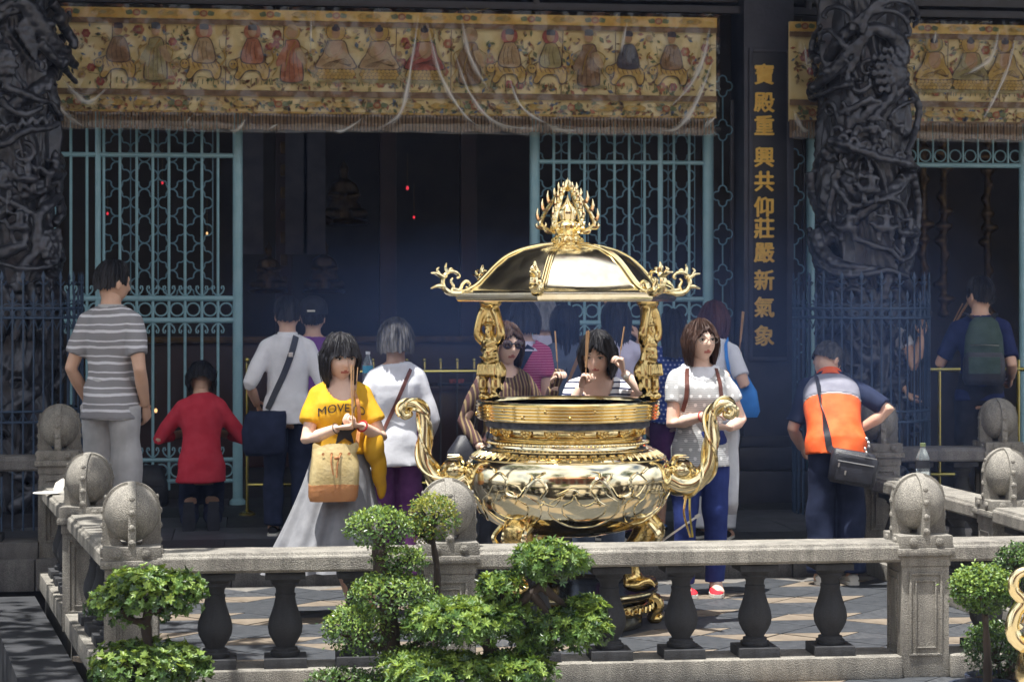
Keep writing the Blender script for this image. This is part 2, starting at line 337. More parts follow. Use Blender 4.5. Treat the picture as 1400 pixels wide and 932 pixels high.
# ------------------------------------------------------------------ hall shell
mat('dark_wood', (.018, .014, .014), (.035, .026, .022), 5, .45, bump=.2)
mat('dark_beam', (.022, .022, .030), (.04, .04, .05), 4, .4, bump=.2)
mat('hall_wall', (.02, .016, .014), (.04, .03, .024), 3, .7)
mat('roof_tile', (.32, .10, .045), (.42, .15, .06), 6, .55)
hall = thing('temple_hall', (0, 0, 0), label='dark temple hall with open front behind the gates', cat='temple')
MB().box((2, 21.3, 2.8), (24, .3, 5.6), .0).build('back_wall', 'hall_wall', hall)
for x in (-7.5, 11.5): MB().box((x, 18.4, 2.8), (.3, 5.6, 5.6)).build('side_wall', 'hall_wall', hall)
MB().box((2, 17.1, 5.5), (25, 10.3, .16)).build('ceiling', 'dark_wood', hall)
b = MB()                                                        # tiled roof with upturned eave
for i in range(8):
    pass
rings = []
for y, z in ((11.75, 5.60), (11.75, 5.72), (13.6, 5.95), (16.2, 6.7), (17.75, 8.0), (19.2, 6.7), (22.2, 5.7)): rings.append([(x, y, z + .35 * max(0, abs(x - 2) / 11 - .55) ** 2 * 4) for x in np.linspace(-10.5, 14.5, 40)])
b.loft([np.array(r) for r in rings], closed=False, caps=False); rf = b.build('roof', 'roof_tile', hall)
cov = MB().tube([(0, 11.73, 5.77), (0, 13.6, 6.02), (0, 16.2, 6.77), (0, 17.7, 8.05)], .06, 8).mesh('roof_tile_row', 'roof_tile')
for k in range(62): obj('roof_tile_row', cov, rf, (-10 + k * .4, 0, .35 * max(0, abs(-12 + k * .4) / 11 - .55) ** 2 * 4))
# front beams over the banner, lintel and hall columns
MB().box((2, YG + .12, 4.22), (24, .42, .34), .02).build('lintel', 'dark_beam', hall)
MB().box((2, YG + .16, 4.92), (24, .30, 1.05), .0).build('upper_panel', 'dark_wood', hall)
MB().box((2, YG - .13, 3.985), (24, .06, .06), .01).build('lintel_moulding', 'dark_beam', hall)
MB().box((2, 12.1, 5.38), (24, .14, .2), .01).build('eave_beam', 'dark_wood', hall)
for px in (190, 733, 1105):                                     # short struts above the banner
    p = PY(px, 0, YG - .14); MB().box((p.x, p.y, 4.25), (.05, .05, .5), .008).build('strut', 'dark_beam', hall)
# ================================================================== GATES
mat('teal_paint', (.25, .44, .51), (.30, .50, .56), 9, .38, bump=.12, bscale=40)
mat('teal_pale', (.34, .56, .63), (.27, .49, .56), 9, .36, bump=.12, bscale=40)
mat('lattice_paint', (.15, .29, .36), (.19, .34, .41), 12, .45)
def arcpts(cx, cz, r, a0, a1, n=8): return [(cx + r * math.cos(R(a0 + (a1 - a0) * i / n)), 0, cz + r * math.sin(R(a0 + (a1 - a0) * i / n))) for i in range(n + 1)]
def quatre(hw, hh, r):
    b = MB(); pts = []
    q = .42
    for k, (cx, cz) in enumerate(((1 - q, 0), (0, 1 - q), (-1 + q, 0), (0, -1 + q))):
        a0 = -100 + 90 * k
        for i in range(9):
            a = R(a0 + 200 * i / 8); pts.append(((cx + q * math.cos(a)) * hw, 0, (cz + q * math.sin(a)) * hh))
    b.tube(pts, r, 5, closed=True); return b
def ring(r, tr): return MB().tube(arcpts(0, 0, r, 0, 348, 16)[:], tr, 6, closed=True)
def scroll(sx, sz, tr):     # pair of small C scrolls either side of a bar
    b = MB()
    for s in (-1, 1):
        b.tube([(s * x * sx, 0, z * sz) for x, z in ((.05, 0), (.35, .12), (.75, .38), (.95, .7), (.85, .98), (.6, 1.0), (.5, .82), (.62, .7))], tr, 5)
    return b
def gate(name, x0, x1, bars, posts, rails, label, lat=True, zt=None, ypl=YG, latx=None):
    t = thing(name, (0, 0, 0), 0, label=label, cat='gate', group='teal iron gates of the hall')
    z = lambda py, px=None: PY(px or (x0 + x1) / 2, py, ypl).z
    ax, bx = XY(x0, ypl), XY(x1, ypl); s = SY((x0 + x1) / 2, ypl)
    for px, w_ in posts:
        b = MB().tube([(0, 0, P + .005), (0, 0, 3.3)], w_ / 2 / s, 14); b.lathe([(w_ * .8 / s, P + .002), (w_ * .8 / s, P + .03), (w_ * .55 / s, P + .05)], 14)
        b.build('gate_post', 'teal_pale', t, (XY(px, ypl), ypl, 0))
    rr = {}
    for py, th in rails:
        MB().tube([(ax, ypl, z(py)), (bx, ypl, z(py))], th / 2 / s, 10).build('gate_rail', 'teal_pale', t)
    zb, ztop = P + .12, 3.12
    bar = MB().tube([(0, 0, zb), (0, 0, ztop)], 3.4 / s / 2 * 1.15, 7).mesh('gate_bar', 'teal_pale')
    for px in bars: obj('gate_bar', bar, t, (XY(px, ypl), ypl - .004, 0))
    # circles between the twin rails, scrolls above and below
    pit = (bars[1] - bars[0]) / s
    rg = ring(.40 * pit, .007).mesh('gate_ring', 'teal_paint'); sg = scroll(.40 * pit, .075, .006).mesh('gate_scroll', 'teal_paint')
    sg2 = sg.copy(); sg2.transform(Matrix.Scale(-1, 4, (0, 0, 1)))
    for px in bars:
        X = XY(px, ypl)
        obj('gate_ring', rg, t, (X + pit / 2, ypl, (z(rails[1][0]) + z(rails[2][0])) / 2))
        obj('gate_scroll', sg, t, (X, ypl - .01, z(rails[1][0]) + .02)); obj('gate_scroll', sg2, t, (X, ypl - .01, z(rails[2][0]) - .02))
        if len(rails) > 4:
            obj('gate_ring', rg, t, (X + pit / 2, ypl, (z(rails[3][0]) + z(rails[4][0])) / 2)); obj('gate_scroll', sg, t, (X, ypl - .01, z(rails[3][0]) + .02))
    if lat:
        lx0, lx1 = latx or (x0, x1)
        hw = 18.6 / s; q = quatre(hw, hw, .0064).mesh('lattice_ring', 'lattice_paint')
        n = int((XY(lx1, ypl) - XY(lx0, ypl)) / (2 * hw))
        for i in range(n):
            for j in range(7): obj('lattice_ring', q, t, (XY(lx0, ypl) + hw * (1 + 2 * i), ypl + .06, z(388) + hw * 2 * j))
        for k in range(n + 1): MB().tube([(XY(lx0, ypl) + 2 * hw * k, ypl + .062, z(402)), (XY(lx0, ypl) + 2 * hw * k, ypl + .062, 3.1)], .0045, 5).build('lattice_rod', 'lattice_paint', t)
    return t
gate('iron_gate', 58, 321, (75, 97, 119, 142, 164, 187, 209, 231, 253, 276, 298), ((325, 14), (134, 8)), ((212, 7), (408, 8), (438, 8), (629, 6), (658, 6)), 'teal iron gate with rings and scrolls beside the striped polo man', latx=(140, 321))
gate('iron_gate', 732, 968, (757, 778, 799, 819, 840, 860, 881, 901, 921, 942), ((731, 14), (968, 15), (903, 7)), ((222, 6), (409, 7), (441, 7), (629, 6), (658, 6)), 'teal iron gate with rings and scrolls behind the burner canopy')
# narrow quatrefoil screens either side of the inscribed pillar
def screen(px, w_, label, pys):
    t = thing('iron_screen', (0, 0, 0), label=label, cat='screen', group='narrow quatrefoil screens'); s = SY(px, YG); X = XY(px, YG)
    q = quatre(13.5 / s, 14.5 / s, .006).mesh('screen_ring', 'lattice_paint'); zs = [PY(px, y, YG).z for y in pys]
    for k, z in enumerate(zs):
        obj('screen_ring', q, t, (X, YG, z))
        if k: MB().tube([(X, YG, zs[k - 1] - 14.5 / s), (X, YG, z + 14.5 / s)], .006, 6).build('screen_rod', 'lattice_paint', t)
    MB().tube([(X, YG, zs[-1] - 14.5 / s), (X, YG, P)], .006, 6).build('screen_rod', 'lattice_paint', t)
    for d in (-w_, w_): MB().box((X + d / s, YG + .02, 1.75), (.03, .03, 3.1), .004).build('screen_stile', 'dark_beam', t)
    return t
screen(988, 14, 'narrow iron screen of quatrefoils between gate and inscribed pillar', (118, 178, 268, 320, 376, 428, 480, 532, 590))
screen(1086, 15, 'narrow iron screen of quatrefoils between inscribed pillar and dragon column', (218, 268, 320, 368, 418, 476, 534, 592))
# far side doorway in teal frame
t = thing('door_frame', (0, 0, 0), label='teal door frame round the dark doorway behind the backpack man', cat='door frame')
s = SY(1300, YG); zt = PY(1300, 226, YG).z
for px, w_ in ((1108, 12), (1398, 10)): MB().tube([(XY(px, YG), YG, P), (XY(px, YG), YG, 3.3)], w_ / 2 / s, 12).build('jamb', 'teal_pale', t)
MB().tube([(XY(1108, YG), YG, zt), (XY(1398, YG), YG, zt)], 3.5 / s, 10).build('head_rail', 'teal_pale', t)
bar = MB().tube([(0, 0, zt), (0, 0, 3.2)], .008, 6).mesh('transom_bar', 'teal_pale'); rg = ring(.046, .006).mesh('transom_ring', 'teal_paint')
for k in range(11):
    obj('transom_bar', bar, t, (XY(1173 + k * 20.5, YG), YG, 0)); obj('transom_ring', rg, t, (XY(1183 + k * 20.5, YG), YG, zt + .075))
# inscribed pillar
mat('pillar_stone', (.035, .038, .055), (.055, .058, .08), 6, .5, bump=.2, bscale=30)
mat('panel_black', (.012, .013, .020), (.02, .021, .03), 6, .45)
mat('gilt', (.95, .62, .14), (.84, .50, .09), 20, .5)
t = thing('inscribed_pillar', (0, 0, 0), label='dark square stone pillar with eleven gilt characters', cat='pillar')
xc = XY(1044, YG - .1); s = SY(1044, YG - .3)
MB().box((xc, YG - .05, 2.3), (.40, .44, 4.1), .02).build('shaft', 'pillar_stone', t)
zA, zB = PY(1044, 72, YG - .28).z, PY(1044, 488, YG - .28).z
pan = MB().box((xc, YG - .28, (zA + zB) / 2), (.29, .03, zA - zB), .004).build('panel', 'panel_black', t)
for dx, dz, w_, h_ in ((-.15, 0, .03, zA - zB + .06), (.15, 0, .03, zA - zB + .06), (0, (zA - zB) / 2 + .015, .27, .03), (0, -(zA - zB) / 2 - .015, .27, .03)):
    MB().box((xc + dx, YG - .285, (zA + zB) / 2 + dz), (w_, .035, h_), .008).build('panel_frame', 'pillar_stone', t)
MB().box((xc, YG - .06, P + .12), (.62, .66, .26), .05).build('plinth', 'pillar_stone', t)
MB().box((xc, YG - .06, P + .34), (.54, .58, .2), .09).build('base', 'pillar_stone', t)
MB().box((xc, YG - .06, P + .47), (.47, .51, .08), .02).build('base_moulding', 'pillar_stone', t)
cz = [104, 142, 174, 217, 250, 285, 314, 347, 385, 422, 461]
for ch, py in zip('寶殿重興共仰莊嚴新氣象', cz):
    me = text_mesh(ch, .165, .004); me.materials.append(MATS['gilt'])
    p = PY(1044, py, YG - .3)
    for dx in (0,): obj('character', me, pan, (p.x, YG - .301, p.z), (R(90), 0, 0))
    me.name = 'character'
# heavier brush weight: a second pass slightly offset inside the same mesh
for me in [m for m in bpy.data.meshes if m.name.startswith('character')]:
    b = bmesh.new(); b.from_mesh(me); g = bmesh.ops.duplicate(b, geom=b.verts[:] + b.edges[:] + b.faces[:])
    for v in g['geom']:
        if isinstance(v, bmesh.types.BMVert): v.co += Vector((.006, .004, .0015))
    g = bmesh.ops.duplicate(b, geom=b.verts[:] + b.edges[:] + b.faces[:])
    for v in g['geom']:
        if isinstance(v, bmesh.types.BMVert): v.co += Vector((.003, -.005, .0008))
    b.to_mesh(me); b.free()
# ================================================================== THE INCENSE BURNER
mat('brass', (.92, .79, .49), (.87, .71, .38), 6, .15, metal=1, bump=.06, bscale=9, rvar=.05)
mat('brass_pale', (.95, .85, .60), (.92, .79, .50), 4, .10, metal=1, bump=.035, bscale=5, rvar=.03)
mat('brass_deep', (.78, .58, .24), (.60, .42, .15), 12, .19, metal=1, bump=.25, bscale=40, rvar=.08)
mat('brass_canopy', (.95, .88, .68), (.82, .70, .46), 9, .16, metal=1, bump=.05, bscale=30, rvar=.14, detail=9, contrast=(.45, .75))
mat('brass_old', (.42, .30, .12), (.72, .54, .24), 7, .2, metal=1, bump=.2, bscale=25, rvar=.08)
mat('bronze_dark', (.05, .05, .045), (.11, .10, .07), 10, .16, metal=.8, bump=.1)
mat('ash', (.06, .065, .085), (.12, .125, .15), 30, .95, bump=.6, bscale=60)
BC = PD(776, 410, 10.95); BS = F / 10.95
burner = thing('incense_burner', (BC.x, BC.y, 0), -YAW, label='polished gold incense burner with domed canopy and curled handles', cat='incense burner')
zz = lambda py: 1.73 - (py - 410) / BS
xx = lambda px: (px - 776) / BS
def bz(pts): return [(xx(a), zz(b_)) for a, b_ in pts]
bowl_prof = [(.02, .475), (.15, .478), (.27, .492), (.37, .525), (.45, .575), (.51, .64), (.545, .71), (.556, .775), (.552, .83), (.54, .87), (.522, .895), (.47, .93), (.435, .95), (.425, .962), (.428, .972), (.428, .982), (.418, .988), (.405, .995)]
def prof_r(z):
    ps = [(q[1], q[0]) for q in bowl_prof]; return float(np.interp(z, [a for a, _ in ps], [r_ for _, r_ in ps]))
bowl = MB().lathe(bowl_prof, 96).build('bowl', 'brass_pale', burner, sharp=60)
# cast relief on the bowl: lotus outlines, two dragons, a key border
def onbowl(th, z, off=0): r_ = prof_r(z) + off; return (r_ * math.sin(th), -r_ * math.cos(th), z)
b = MB()
for k in range(8):
    t0 = k * math.pi / 4 + R(8)
    for s_ in (1, .62):
        pts = [onbowl(t0 + s_ * .36 * math.sin(a) * (1 if abs(a) < 2 else .9), .66 - .0 + s_ * .10 * -math.cos(a) + (.03 if abs(a) > 2.6 else 0), .002) for a in np.linspace(-math.pi, math.pi, 28)]
        b.tube(pts, [.0022 + .0022 * abs(math.sin(i / 27 * math.pi)) for i in range(28)], 6)
b.build('lotus_relief', 'brass_pale', bowl)
b = MB()
for c0, sg in ((R(-24), 1), (R(22), -1), (R(150), 1), (R(200), -1)):
    pts = [onbowl(c0 + sg * q[0], q[1], .0) for q in smooth_path([(-.42, .80), (-.30, .84), (-.2, .80), (-.22, .74), (-.08, .72), (.02, .78), (.12, .82), (.2, .77), (.14, .71), (.26, .68), (.36, .74)], 6)]
    b.tube(pts, [.004 + .008 * math.sin(math.pi * min(1, (i + 4) / len(pts))) for i in range(len(pts))], 8)
    for q in ((-.36, .84, -.44, .87), (-.24, .72, -.34, .69), (.04, .80, .0, .85), (.16, .70, .1, .665), (.3, .74, .42, .77), (-.1, .73, -.14, .68), (.1, .83, .18, .86)):
        a = onbowl(c0 + sg * q[0], q[1], .006); e = onbowl(c0 + sg * q[2], q[3], .004); m_ = onbowl(c0 + sg * (q[0] + q[2]) / 2 + .03, (q[1] + q[3]) / 2 + .008, .012)
        b.tube(smooth_path([a, m_, e], 4), [.006, .006, .0055, .005, .0045, .004, .003, .002, .001], 6)
b.build('dragon_relief', 'brass_pale', bowl, kind='stuff')
key = MB()
for k in range(56):
    t0 = k * 2 * math.pi / 56
    pts = [onbowl(t0 + u * .09, .903 + v * .032, .003) for u, v in ((0, 0), (0, .9), (.7, .9), (.7, .35), (.35, .35), (.35, .6))]
    key.tube(pts, .0042, 4, upv=(math.sin(t0), -math.cos(t0), .8))
key.build('key_border', 'brass', bowl)
b = MB()
for z_, rr in ((.944, .003), (.896, .004)): b.tube([onbowl(a, z_, .002) for a in np.linspace(0, 2 * math.pi, 73)[:-1]], rr * 1.3, 6, closed=True)
for k in range(110): a = k * 2 * math.pi / 110; b.ell((.431 * math.sin(a), -.431 * math.cos(a), .977), (.008, .008, .007), 6, rings=4)
b.build('beading', 'brass', bowl)
# neck with rosettes
neck = MB().lathe([(.40, .99), (.395, 1.0), (.398, 1.006), (.398, 1.014), (.385, 1.02), (.385, 1.062), (.398, 1.068), (.40, 1.078), (.41, 1.084)], 80).build('neck', 'brass_deep', burner)
b = MB(); b.lathe([(.034, -.006), (.034, .012), (.026, .02), (.010, .022)], 14)
for k in range(7): a = k * 2 * math.pi / 7; b.ell((.02 * math.cos(a), .02 * math.sin(a), .019), (.0095, .0095, .009), 7, rings=4)
b.ell((0, 0, .022), (.009, .009, .008), 7, rings=4); ros = b.mesh('rosette', 'brass_deep')
b = MB()
for x in (-.056, .056): b.box((0, 0, 0), (.001, .001, .001))
b = MB().box((0, 0, 0), (.062, .016, .026), .007); cart = b.mesh('cartouche', 'brass')
for k in range(18):
    a = k * 2 * math.pi / 18 + R(6); M = Euler((R(90), 0, 0)).to_matrix().to_4x4()
    obj('rosette', ros, neck, (.39 * math.sin(a), -.39 * math.cos(a), 1.041), (R(90), 0, a)); a += math.pi / 18
    obj('cartouche', cart, neck, (.387 * math.sin(a), -.387 * math.cos(a), 1.041), (0, 0, a))
# ribbed collar and mouth
pr = [(.41, 1.084), (.455, 1.09), (.475, 1.097)]
for k in range(5): z0 = 1.099 + k * .0165; r0 = .476 + .002 * k; pr += [(r0, z0), (r0 + .008, z0 + .004), (r0 + .008, z0 + .011), (r0, z0 + .015)]
pr += [(.486, 1.184), (.492, 1.189), (.488, 1.196), (.470, 1.199), (.452, 1.196), (.445, 1.18), (.44, 1.10), (.42, 1.05)]
coll = MB().lathe(pr, 96).build('collar', 'brass', burner, sharp=30)
b = MB()
for k in range(24): a = k * 2 * math.pi / 24; b.ell((.487 * math.sin(a), -.487 * math.cos(a), 1.123 + .033 * (k % 2)), (.009, .006, .012), 6, rings=4)
b.build('collar_stud', 'brass_deep', coll, kind='stuff')
MB().lathe([(.001, 1.13), (.20, 1.135), (.36, 1.128), (.442, 1.12), (.44, 1.06)], 48).build('ash_bed', 'ash', burner)
MB().lathe([(.443, 1.18), (.439, 1.121), (.4385, 1.121), (.4425, 1.18)], 64).build('inner_wall', 'bronze_dark', burner)
# S handles
zq = lambda a, b_: (xx(530 + a / 2.857), zz(490 + b_ / 2.857))
hp = [zq(*q) for q in ((1095, 470), (1140, 492), (1190, 487), (1233, 448), (1258, 395), (1263, 330), (1260, 265), (1267, 212), (1295, 180), (1328, 176), (1350, 198), (1340, 224), (1318, 218), (1318, 204))]
hr = [u / 2.857 / BS for u in (62, 58, 52, 42, 36, 33, 30, 29, 27, 25, 23, 20, 15, 6)]
for sg in (1, -1):
    t_ = smooth_path([(sg * x, 0, z) for x, z in hp], 6); rr = np.interp(np.linspace(0, 1, len(t_)), np.linspace(0, 1, len(hr)), hr)
    b = MB(); pr_ = [1 + .07 * (i % 2) for i in range(12)]
    b.tube(t_, list(rr), 14, flat=.8); h = b.build('handle', 'brass', burner, sharp=80)
    b = MB()                                            # twisted ridges, scales and the beast's mouth the handle grows from
    for ph in (0, 2.1, 4.2):
        pts = []
        for i in range(8, len(t_) - 14):
            tt = Vector(t_[min(i + 1, len(t_) - 1)]) - Vector(t_[i - 1]); tt.normalize(); n_ = Vector((0, 1, 0)); bb = tt.cross(n_); q = ph + i * .16
            pts.append(Vector(t_[i]) + (bb * math.cos(q) + n_ * math.sin(q) * 1.0) * rr[i] * .92)
        b.tube(pts, .010, 6)
    b.build('handle_ridge', 'brass', h)
    b = MB(); c = zq(1150, 425); cx, cz_ = c[0] * sg, c[1]
    b.ell((cx - .01 * sg, 0, cz_ - .01), (.075, .085, .055), 16)
    for y in (-.06, .06): b.ell((cx - .0 * sg, y, cz_ + .018), (.026, .022, .022), 10); b.tube(smooth_path([(cx - .05 * sg, y, cz_ + .02), (cx - .03 * sg, y * 1.2, cz_ + .055), (cx + .03 * sg, y * 1.3, cz_ + .06)], 4), [.016, .015, .013, .012, .01, .008, .006, .004, .003], 7)
    for k in range(5): b.tube(smooth_path([(cx - .05 * sg, -.05 + k * .025, cz_), (cx + .02 * sg, -.07 + k * .035, cz_ + .03), (cx + .07 * sg, -.06 + k * .03, cz_ - .02)], 4), [.013] * 8 + [.004], 6)
    b.ell((cx + .055 * sg, 0, cz_ - .02), (.035, .055, .03), 12); b.build('beast_head', 'brass', h)
# three clawed legs and the tray stand
for k, an in enumerate((-37, 78, 197)):
    a = R(an); u = Vector((math.sin(a), -math.cos(a), 0)); v = Vector((math.cos(a), math.sin(a), 0)); Z = Vector((0, 0, 1))
    b = MB(); path = [u * .34 + Z * .60, u * .44 + Z * .53, u * .40 + Z * .44, u * .33 + Z * .36, u * .345 + Z * .28, u * .37 + Z * .225]
    b.tube(smooth_path(path, 4), list(np.interp(np.linspace(0, 1, 21), [0, .2, .4, .6, .8, 1], [.05, .085, .08, .062, .05, .058])), 12)
    b.ell(tuple(u * .38 + Z * .222), (.085, .085, .04), 12)
    for j in (-1.5, -.5, .5, 1.5): p0 = u * .40 + v * j * .033 + Z * .235; b.tube(smooth_path([p0, p0 + u * .05 + Z * .01, p0 + u * .08 - Z * .022], 3), [.026, .026, .025, .022, .018, .012, .008], 8)
    lg_v, lg_f, _ = remesh(b, .012, 2); lb = MB().add(lg_v, lg_f); lg = lb.build('leg', 'brass_deep', burner, sharp=90)
    b = MB()                                            # curling mane on the knee
    for j in range(7):
        o_ = (j - 3) * .032; p0 = u * .47 + v * o_ + Z * (.50 + .02 * (j % 2)); sw = 1 if j % 2 else -1
        b.tube(smooth_path([p0 + Z * .06 - u * .02, p0 + v * .02 * sw + u * .03, p0 - Z * .05 + u * .01, p0 - Z * .075 + v * .018 * sw, p0 - Z * .06 + v * .03 * sw + u * .01], 4), [.014] * 12 + [.012, .01, .008, .006, .004], 6)
    b.build('mane', 'brass', lg)
stand = MB().lathe([(.02, .17), (.30, .172), (.42, .176), (.452, .186), (.468, .20), (.476, .206), (.482, .204), (.478, .19), (.462, .165), (.40, .135), (.36, .13), (.02, .13)], 72, c=(0, 0, 0)).build('tray', 'bronze_dark', burner, sharp=60)
MB().tube([(.474 * math.cos(a), .474 * math.sin(a), .192) for a in np.linspace(0, 2 * math.pi, 65)[:-1]], .009, 7, closed=True).build('tray_edge', 'brass', stand)
MB().lathe([(.43, .075), (.44, .08), (.452, .10), (.445, .125), (.435, .135), (.42, .132), (.42, .08)], 72).build('apron', 'brass_deep', stand)
b = MB()
for k in range(44):
    a = k * 2 * math.pi / 44; M = Matrix.Rotation(a, 4, 'Z') @ Matrix.Translation((0, -.452, .104))
    b.tube([(x * .028, -abs(x) * .004, z * .02) for x, z in ((-1, -.6), (-.6, .7), (0, .9), (.5, .3), (.2, -.3), (-.2, 0))], [.006, .008, .009, .008, .006, .004], 5, xf=M)
b.build('apron_scroll', 'brass_deep', stand)
for k in range(5):
    a = R(96 - 72 * k); u = Vector((math.sin(a), -math.cos(a), 0)); b = MB()
    v_ = Vector((math.cos(a), math.sin(a), 0)); Z = Vector((0, 0, 1))
    b.tube(smooth_path([u * .43 + Z * .135, u * .475 + Z * .125, u * .49 + Z * .085, u * .465 + Z * .05, u * .455 + Z * .022, u * .485 + Z * .016, u * .50 + Z * .035, u * .485 + Z * .045], 4), list(np.interp(np.linspace(0, 1, 29), [0, .3, .6, .8, 1], [.045, .042, .03, .026, .012])), 10, flat=.8)
    b.ell(tuple(u * .475 + Z * .02), (.035, .035, .02), 10); b.build('stand_leg', 'brass_deep', stand)
MB().lathe([(.40, .002), (.40, .05), (.34, .13)], 40).build('stand_core', 'bronze_dark', stand)
# guardian figures carrying the canopy
def guardian(flip):
    b = MB(); z0 = 0; f = flip
    b.ell((0, 0, .018), (.075, .06, .02))
    for s_ in (-1, 1):
        b.tube(smooth_path([(s_ * .035, -.01, .02), (s_ * .045, -.02, .07), (s_ * .042, -.015, .13), (s_ * .028, 0, .19)], 3), [.027, .026, .03, .036, .034, .033, .04, .042, .045, .045], 10)
        b.ell((s_ * .04, -.035, .025), (.028, .045, .022))
        b.tube(smooth_path([(s_ * .055, 0, .315), (s_ * .085, -.02, .35), (s_ * .065, -.025, .43), (s_ * .03, -.01, .49)], 3), [.036, .034, .034, .033, .03, .028, .028, .03, .03, .03], 9)
        b.tube(smooth_path([(s_ * .03, .03, .20), (s_ * .075, .03, .15), (s_ * .06, .02, .09), (s_ * .085, .0, .05)], 3), [.026, .028, .03, .03, .028, .026, .022, .018, .012, .006], 7)
    b.tube([(0, 0, .16), (0, 0, .20), (0, -.005, .25), (0, 0, .31), (0, 0, .345)], [.062, .066, .058, .068, .04], 14, flat=.85)
    b.ell((0, -.045, .235), (.038, .03, .036)); b.ell((0, -.01, .375), (.036, .04, .045)); b.ell((0, -.045, .355), (.02, .014, .03))
    b.lathe([(.05, 0), (.052, .006), (.036, .012), (.034, .035), (.02, .05)], 14, c=(0, -.005, .395))
    b.tube([(0, .01, .39), (0, .015, .50)], .045, 10); b.lathe([(.05, .485), (.075, .50), (.08, .53), (.07, .545)], 14)
    for k in range(5): b.tube([(-.06, -.03 - .02 * math.sin(k), .16 + k * .035), (0, -.068, .15 + k * .035), (.06, -.03, .165 + k * .035)], [.006, .012, .006], 6)
    for k in range(6): b.tube([(-.055 + k * .022, -.06, .195), (-.06 + k * .024, -.066, .13)], [.014, .018], 6)
    v, f_, n = remesh(b, .0075, 1); return MB().add(v, f_).mesh('guardian', 'brass_old', 75)
gm = guardian(1)
gA = obj('guardian_figure', gm, burner, (xx(671), -.06, 1.195), (0, 0, R(-25))); gB = obj('guardian_figure', gm, burner, (xx(885), -.05, 1.195), (0, 0, R(50)))
for g in (gA, gB): g.scale = (.80, .80, 1.02)
# hexagonal domed canopy
HA = [R(-16 + 60 * k) for k in range(6)]
def hexr(th, rnd):          # radius factor of a hexagon at angle th, blended with a circle
    d = min(abs((th - a + math.pi) % (2 * math.pi) - math.pi) for a in HA); fl = math.cos(R(30)) / math.cos(R(30) - d); return rnd + (1 - rnd) * fl
cprof = [(.60, zz(412), .0), (.612, zz(408), .0), (.612, zz(401), .0), (.595, zz(398), .0), (.555, zz(397), .05), (.50, zz(389), .25), (.455, zz(378), .4), (.41, zz(366), .5), (.35, zz(353), .6), (.27, zz(343), .7), (.17, zz(336.5), .85), (.085, zz(334), 1), (.02, zz(334), 1)]
b = MB(); rings = []
for r_, z_, rd in cprof: rings.append([(r_ * hexr(a, rd) * math.sin(a), -r_ * hexr(a, rd) * math.cos(a), z_) for a in np.arange(96) * 2 * math.pi / 96 + HA[0]])
rings = [[(.03 * math.sin(a), -.03 * math.cos(a), zz(404)) for a in np.arange(96) * 2 * math.pi / 96 + HA[0]]] + rings
b.loft([np.array(q) for q in rings]); can = b.build('canopy', 'brass_canopy', burner, sharp=40)
for a in HA:
    b = MB(); pts = [(r_ * math.sin(a) * 1.004, -r_ * math.cos(a) * 1.004, z_ + .004) for r_, z_, rd in cprof[3:12]]
    tv = Vector((math.cos(a), math.sin(a), 0)); ps = smooth_path(pts, 4)
    for o_, rr in ((-.012, .006), (0, .008), (.012, .006)): b.tube([Vector(p) + tv * o_ * (.55 + .45 * i / len(ps)) ** -.3 for i, p in enumerate(ps)], rr, 7)
    b.build('canopy_rib', 'brass', can)
def orn():
    b = MB(); q = lambda x, y: ((205 - x) / 3.585 / BS, 0, (575 - y) / 3.585 / BS)
    for pts, r0, r1 in (([(215, 560), (160, 566), (110, 560), (80, 530), (80, 490), (105, 462), (140, 462), (160, 480), (148, 492)], .020, .008), ([(85, 530), (50, 530), (20, 541)], .017, .005), ([(85, 490), (50, 470), (20, 466)], .016, .004), ([(100, 465), (92, 440), (97, 418)], .015, .004), ([(110, 462), (118, 445), (132, 452)], .012, .004),
                        ([(120, 560), (130, 530), (118, 505), (128, 490)], .013, .006), ([(130, 545), (160, 548), (175, 520), (195, 505), (212, 520), (205, 540), (192, 532)], .014, .006), ([(60, 470), (50, 450), (62, 440)], .011, .004)):
        ps = smooth_path([q(*p) for p in pts], 5); b.tube(ps, list(np.linspace(r0, r1, len(ps))), 8, flat=1.5, upv=(0, 1, 0))
    b.ell(q(88, 480), (.018, .022, .018), 8); b.ell(q(100, 552), (.02, .02, .014), 8)
    return b.mesh('corner_scroll', 'brass')
om = orn()
for a in HA: obj('corner_scroll', om, can, (.545 * math.sin(a), -.545 * math.cos(a), zz(404)), (0, 0, a - math.pi / 2))
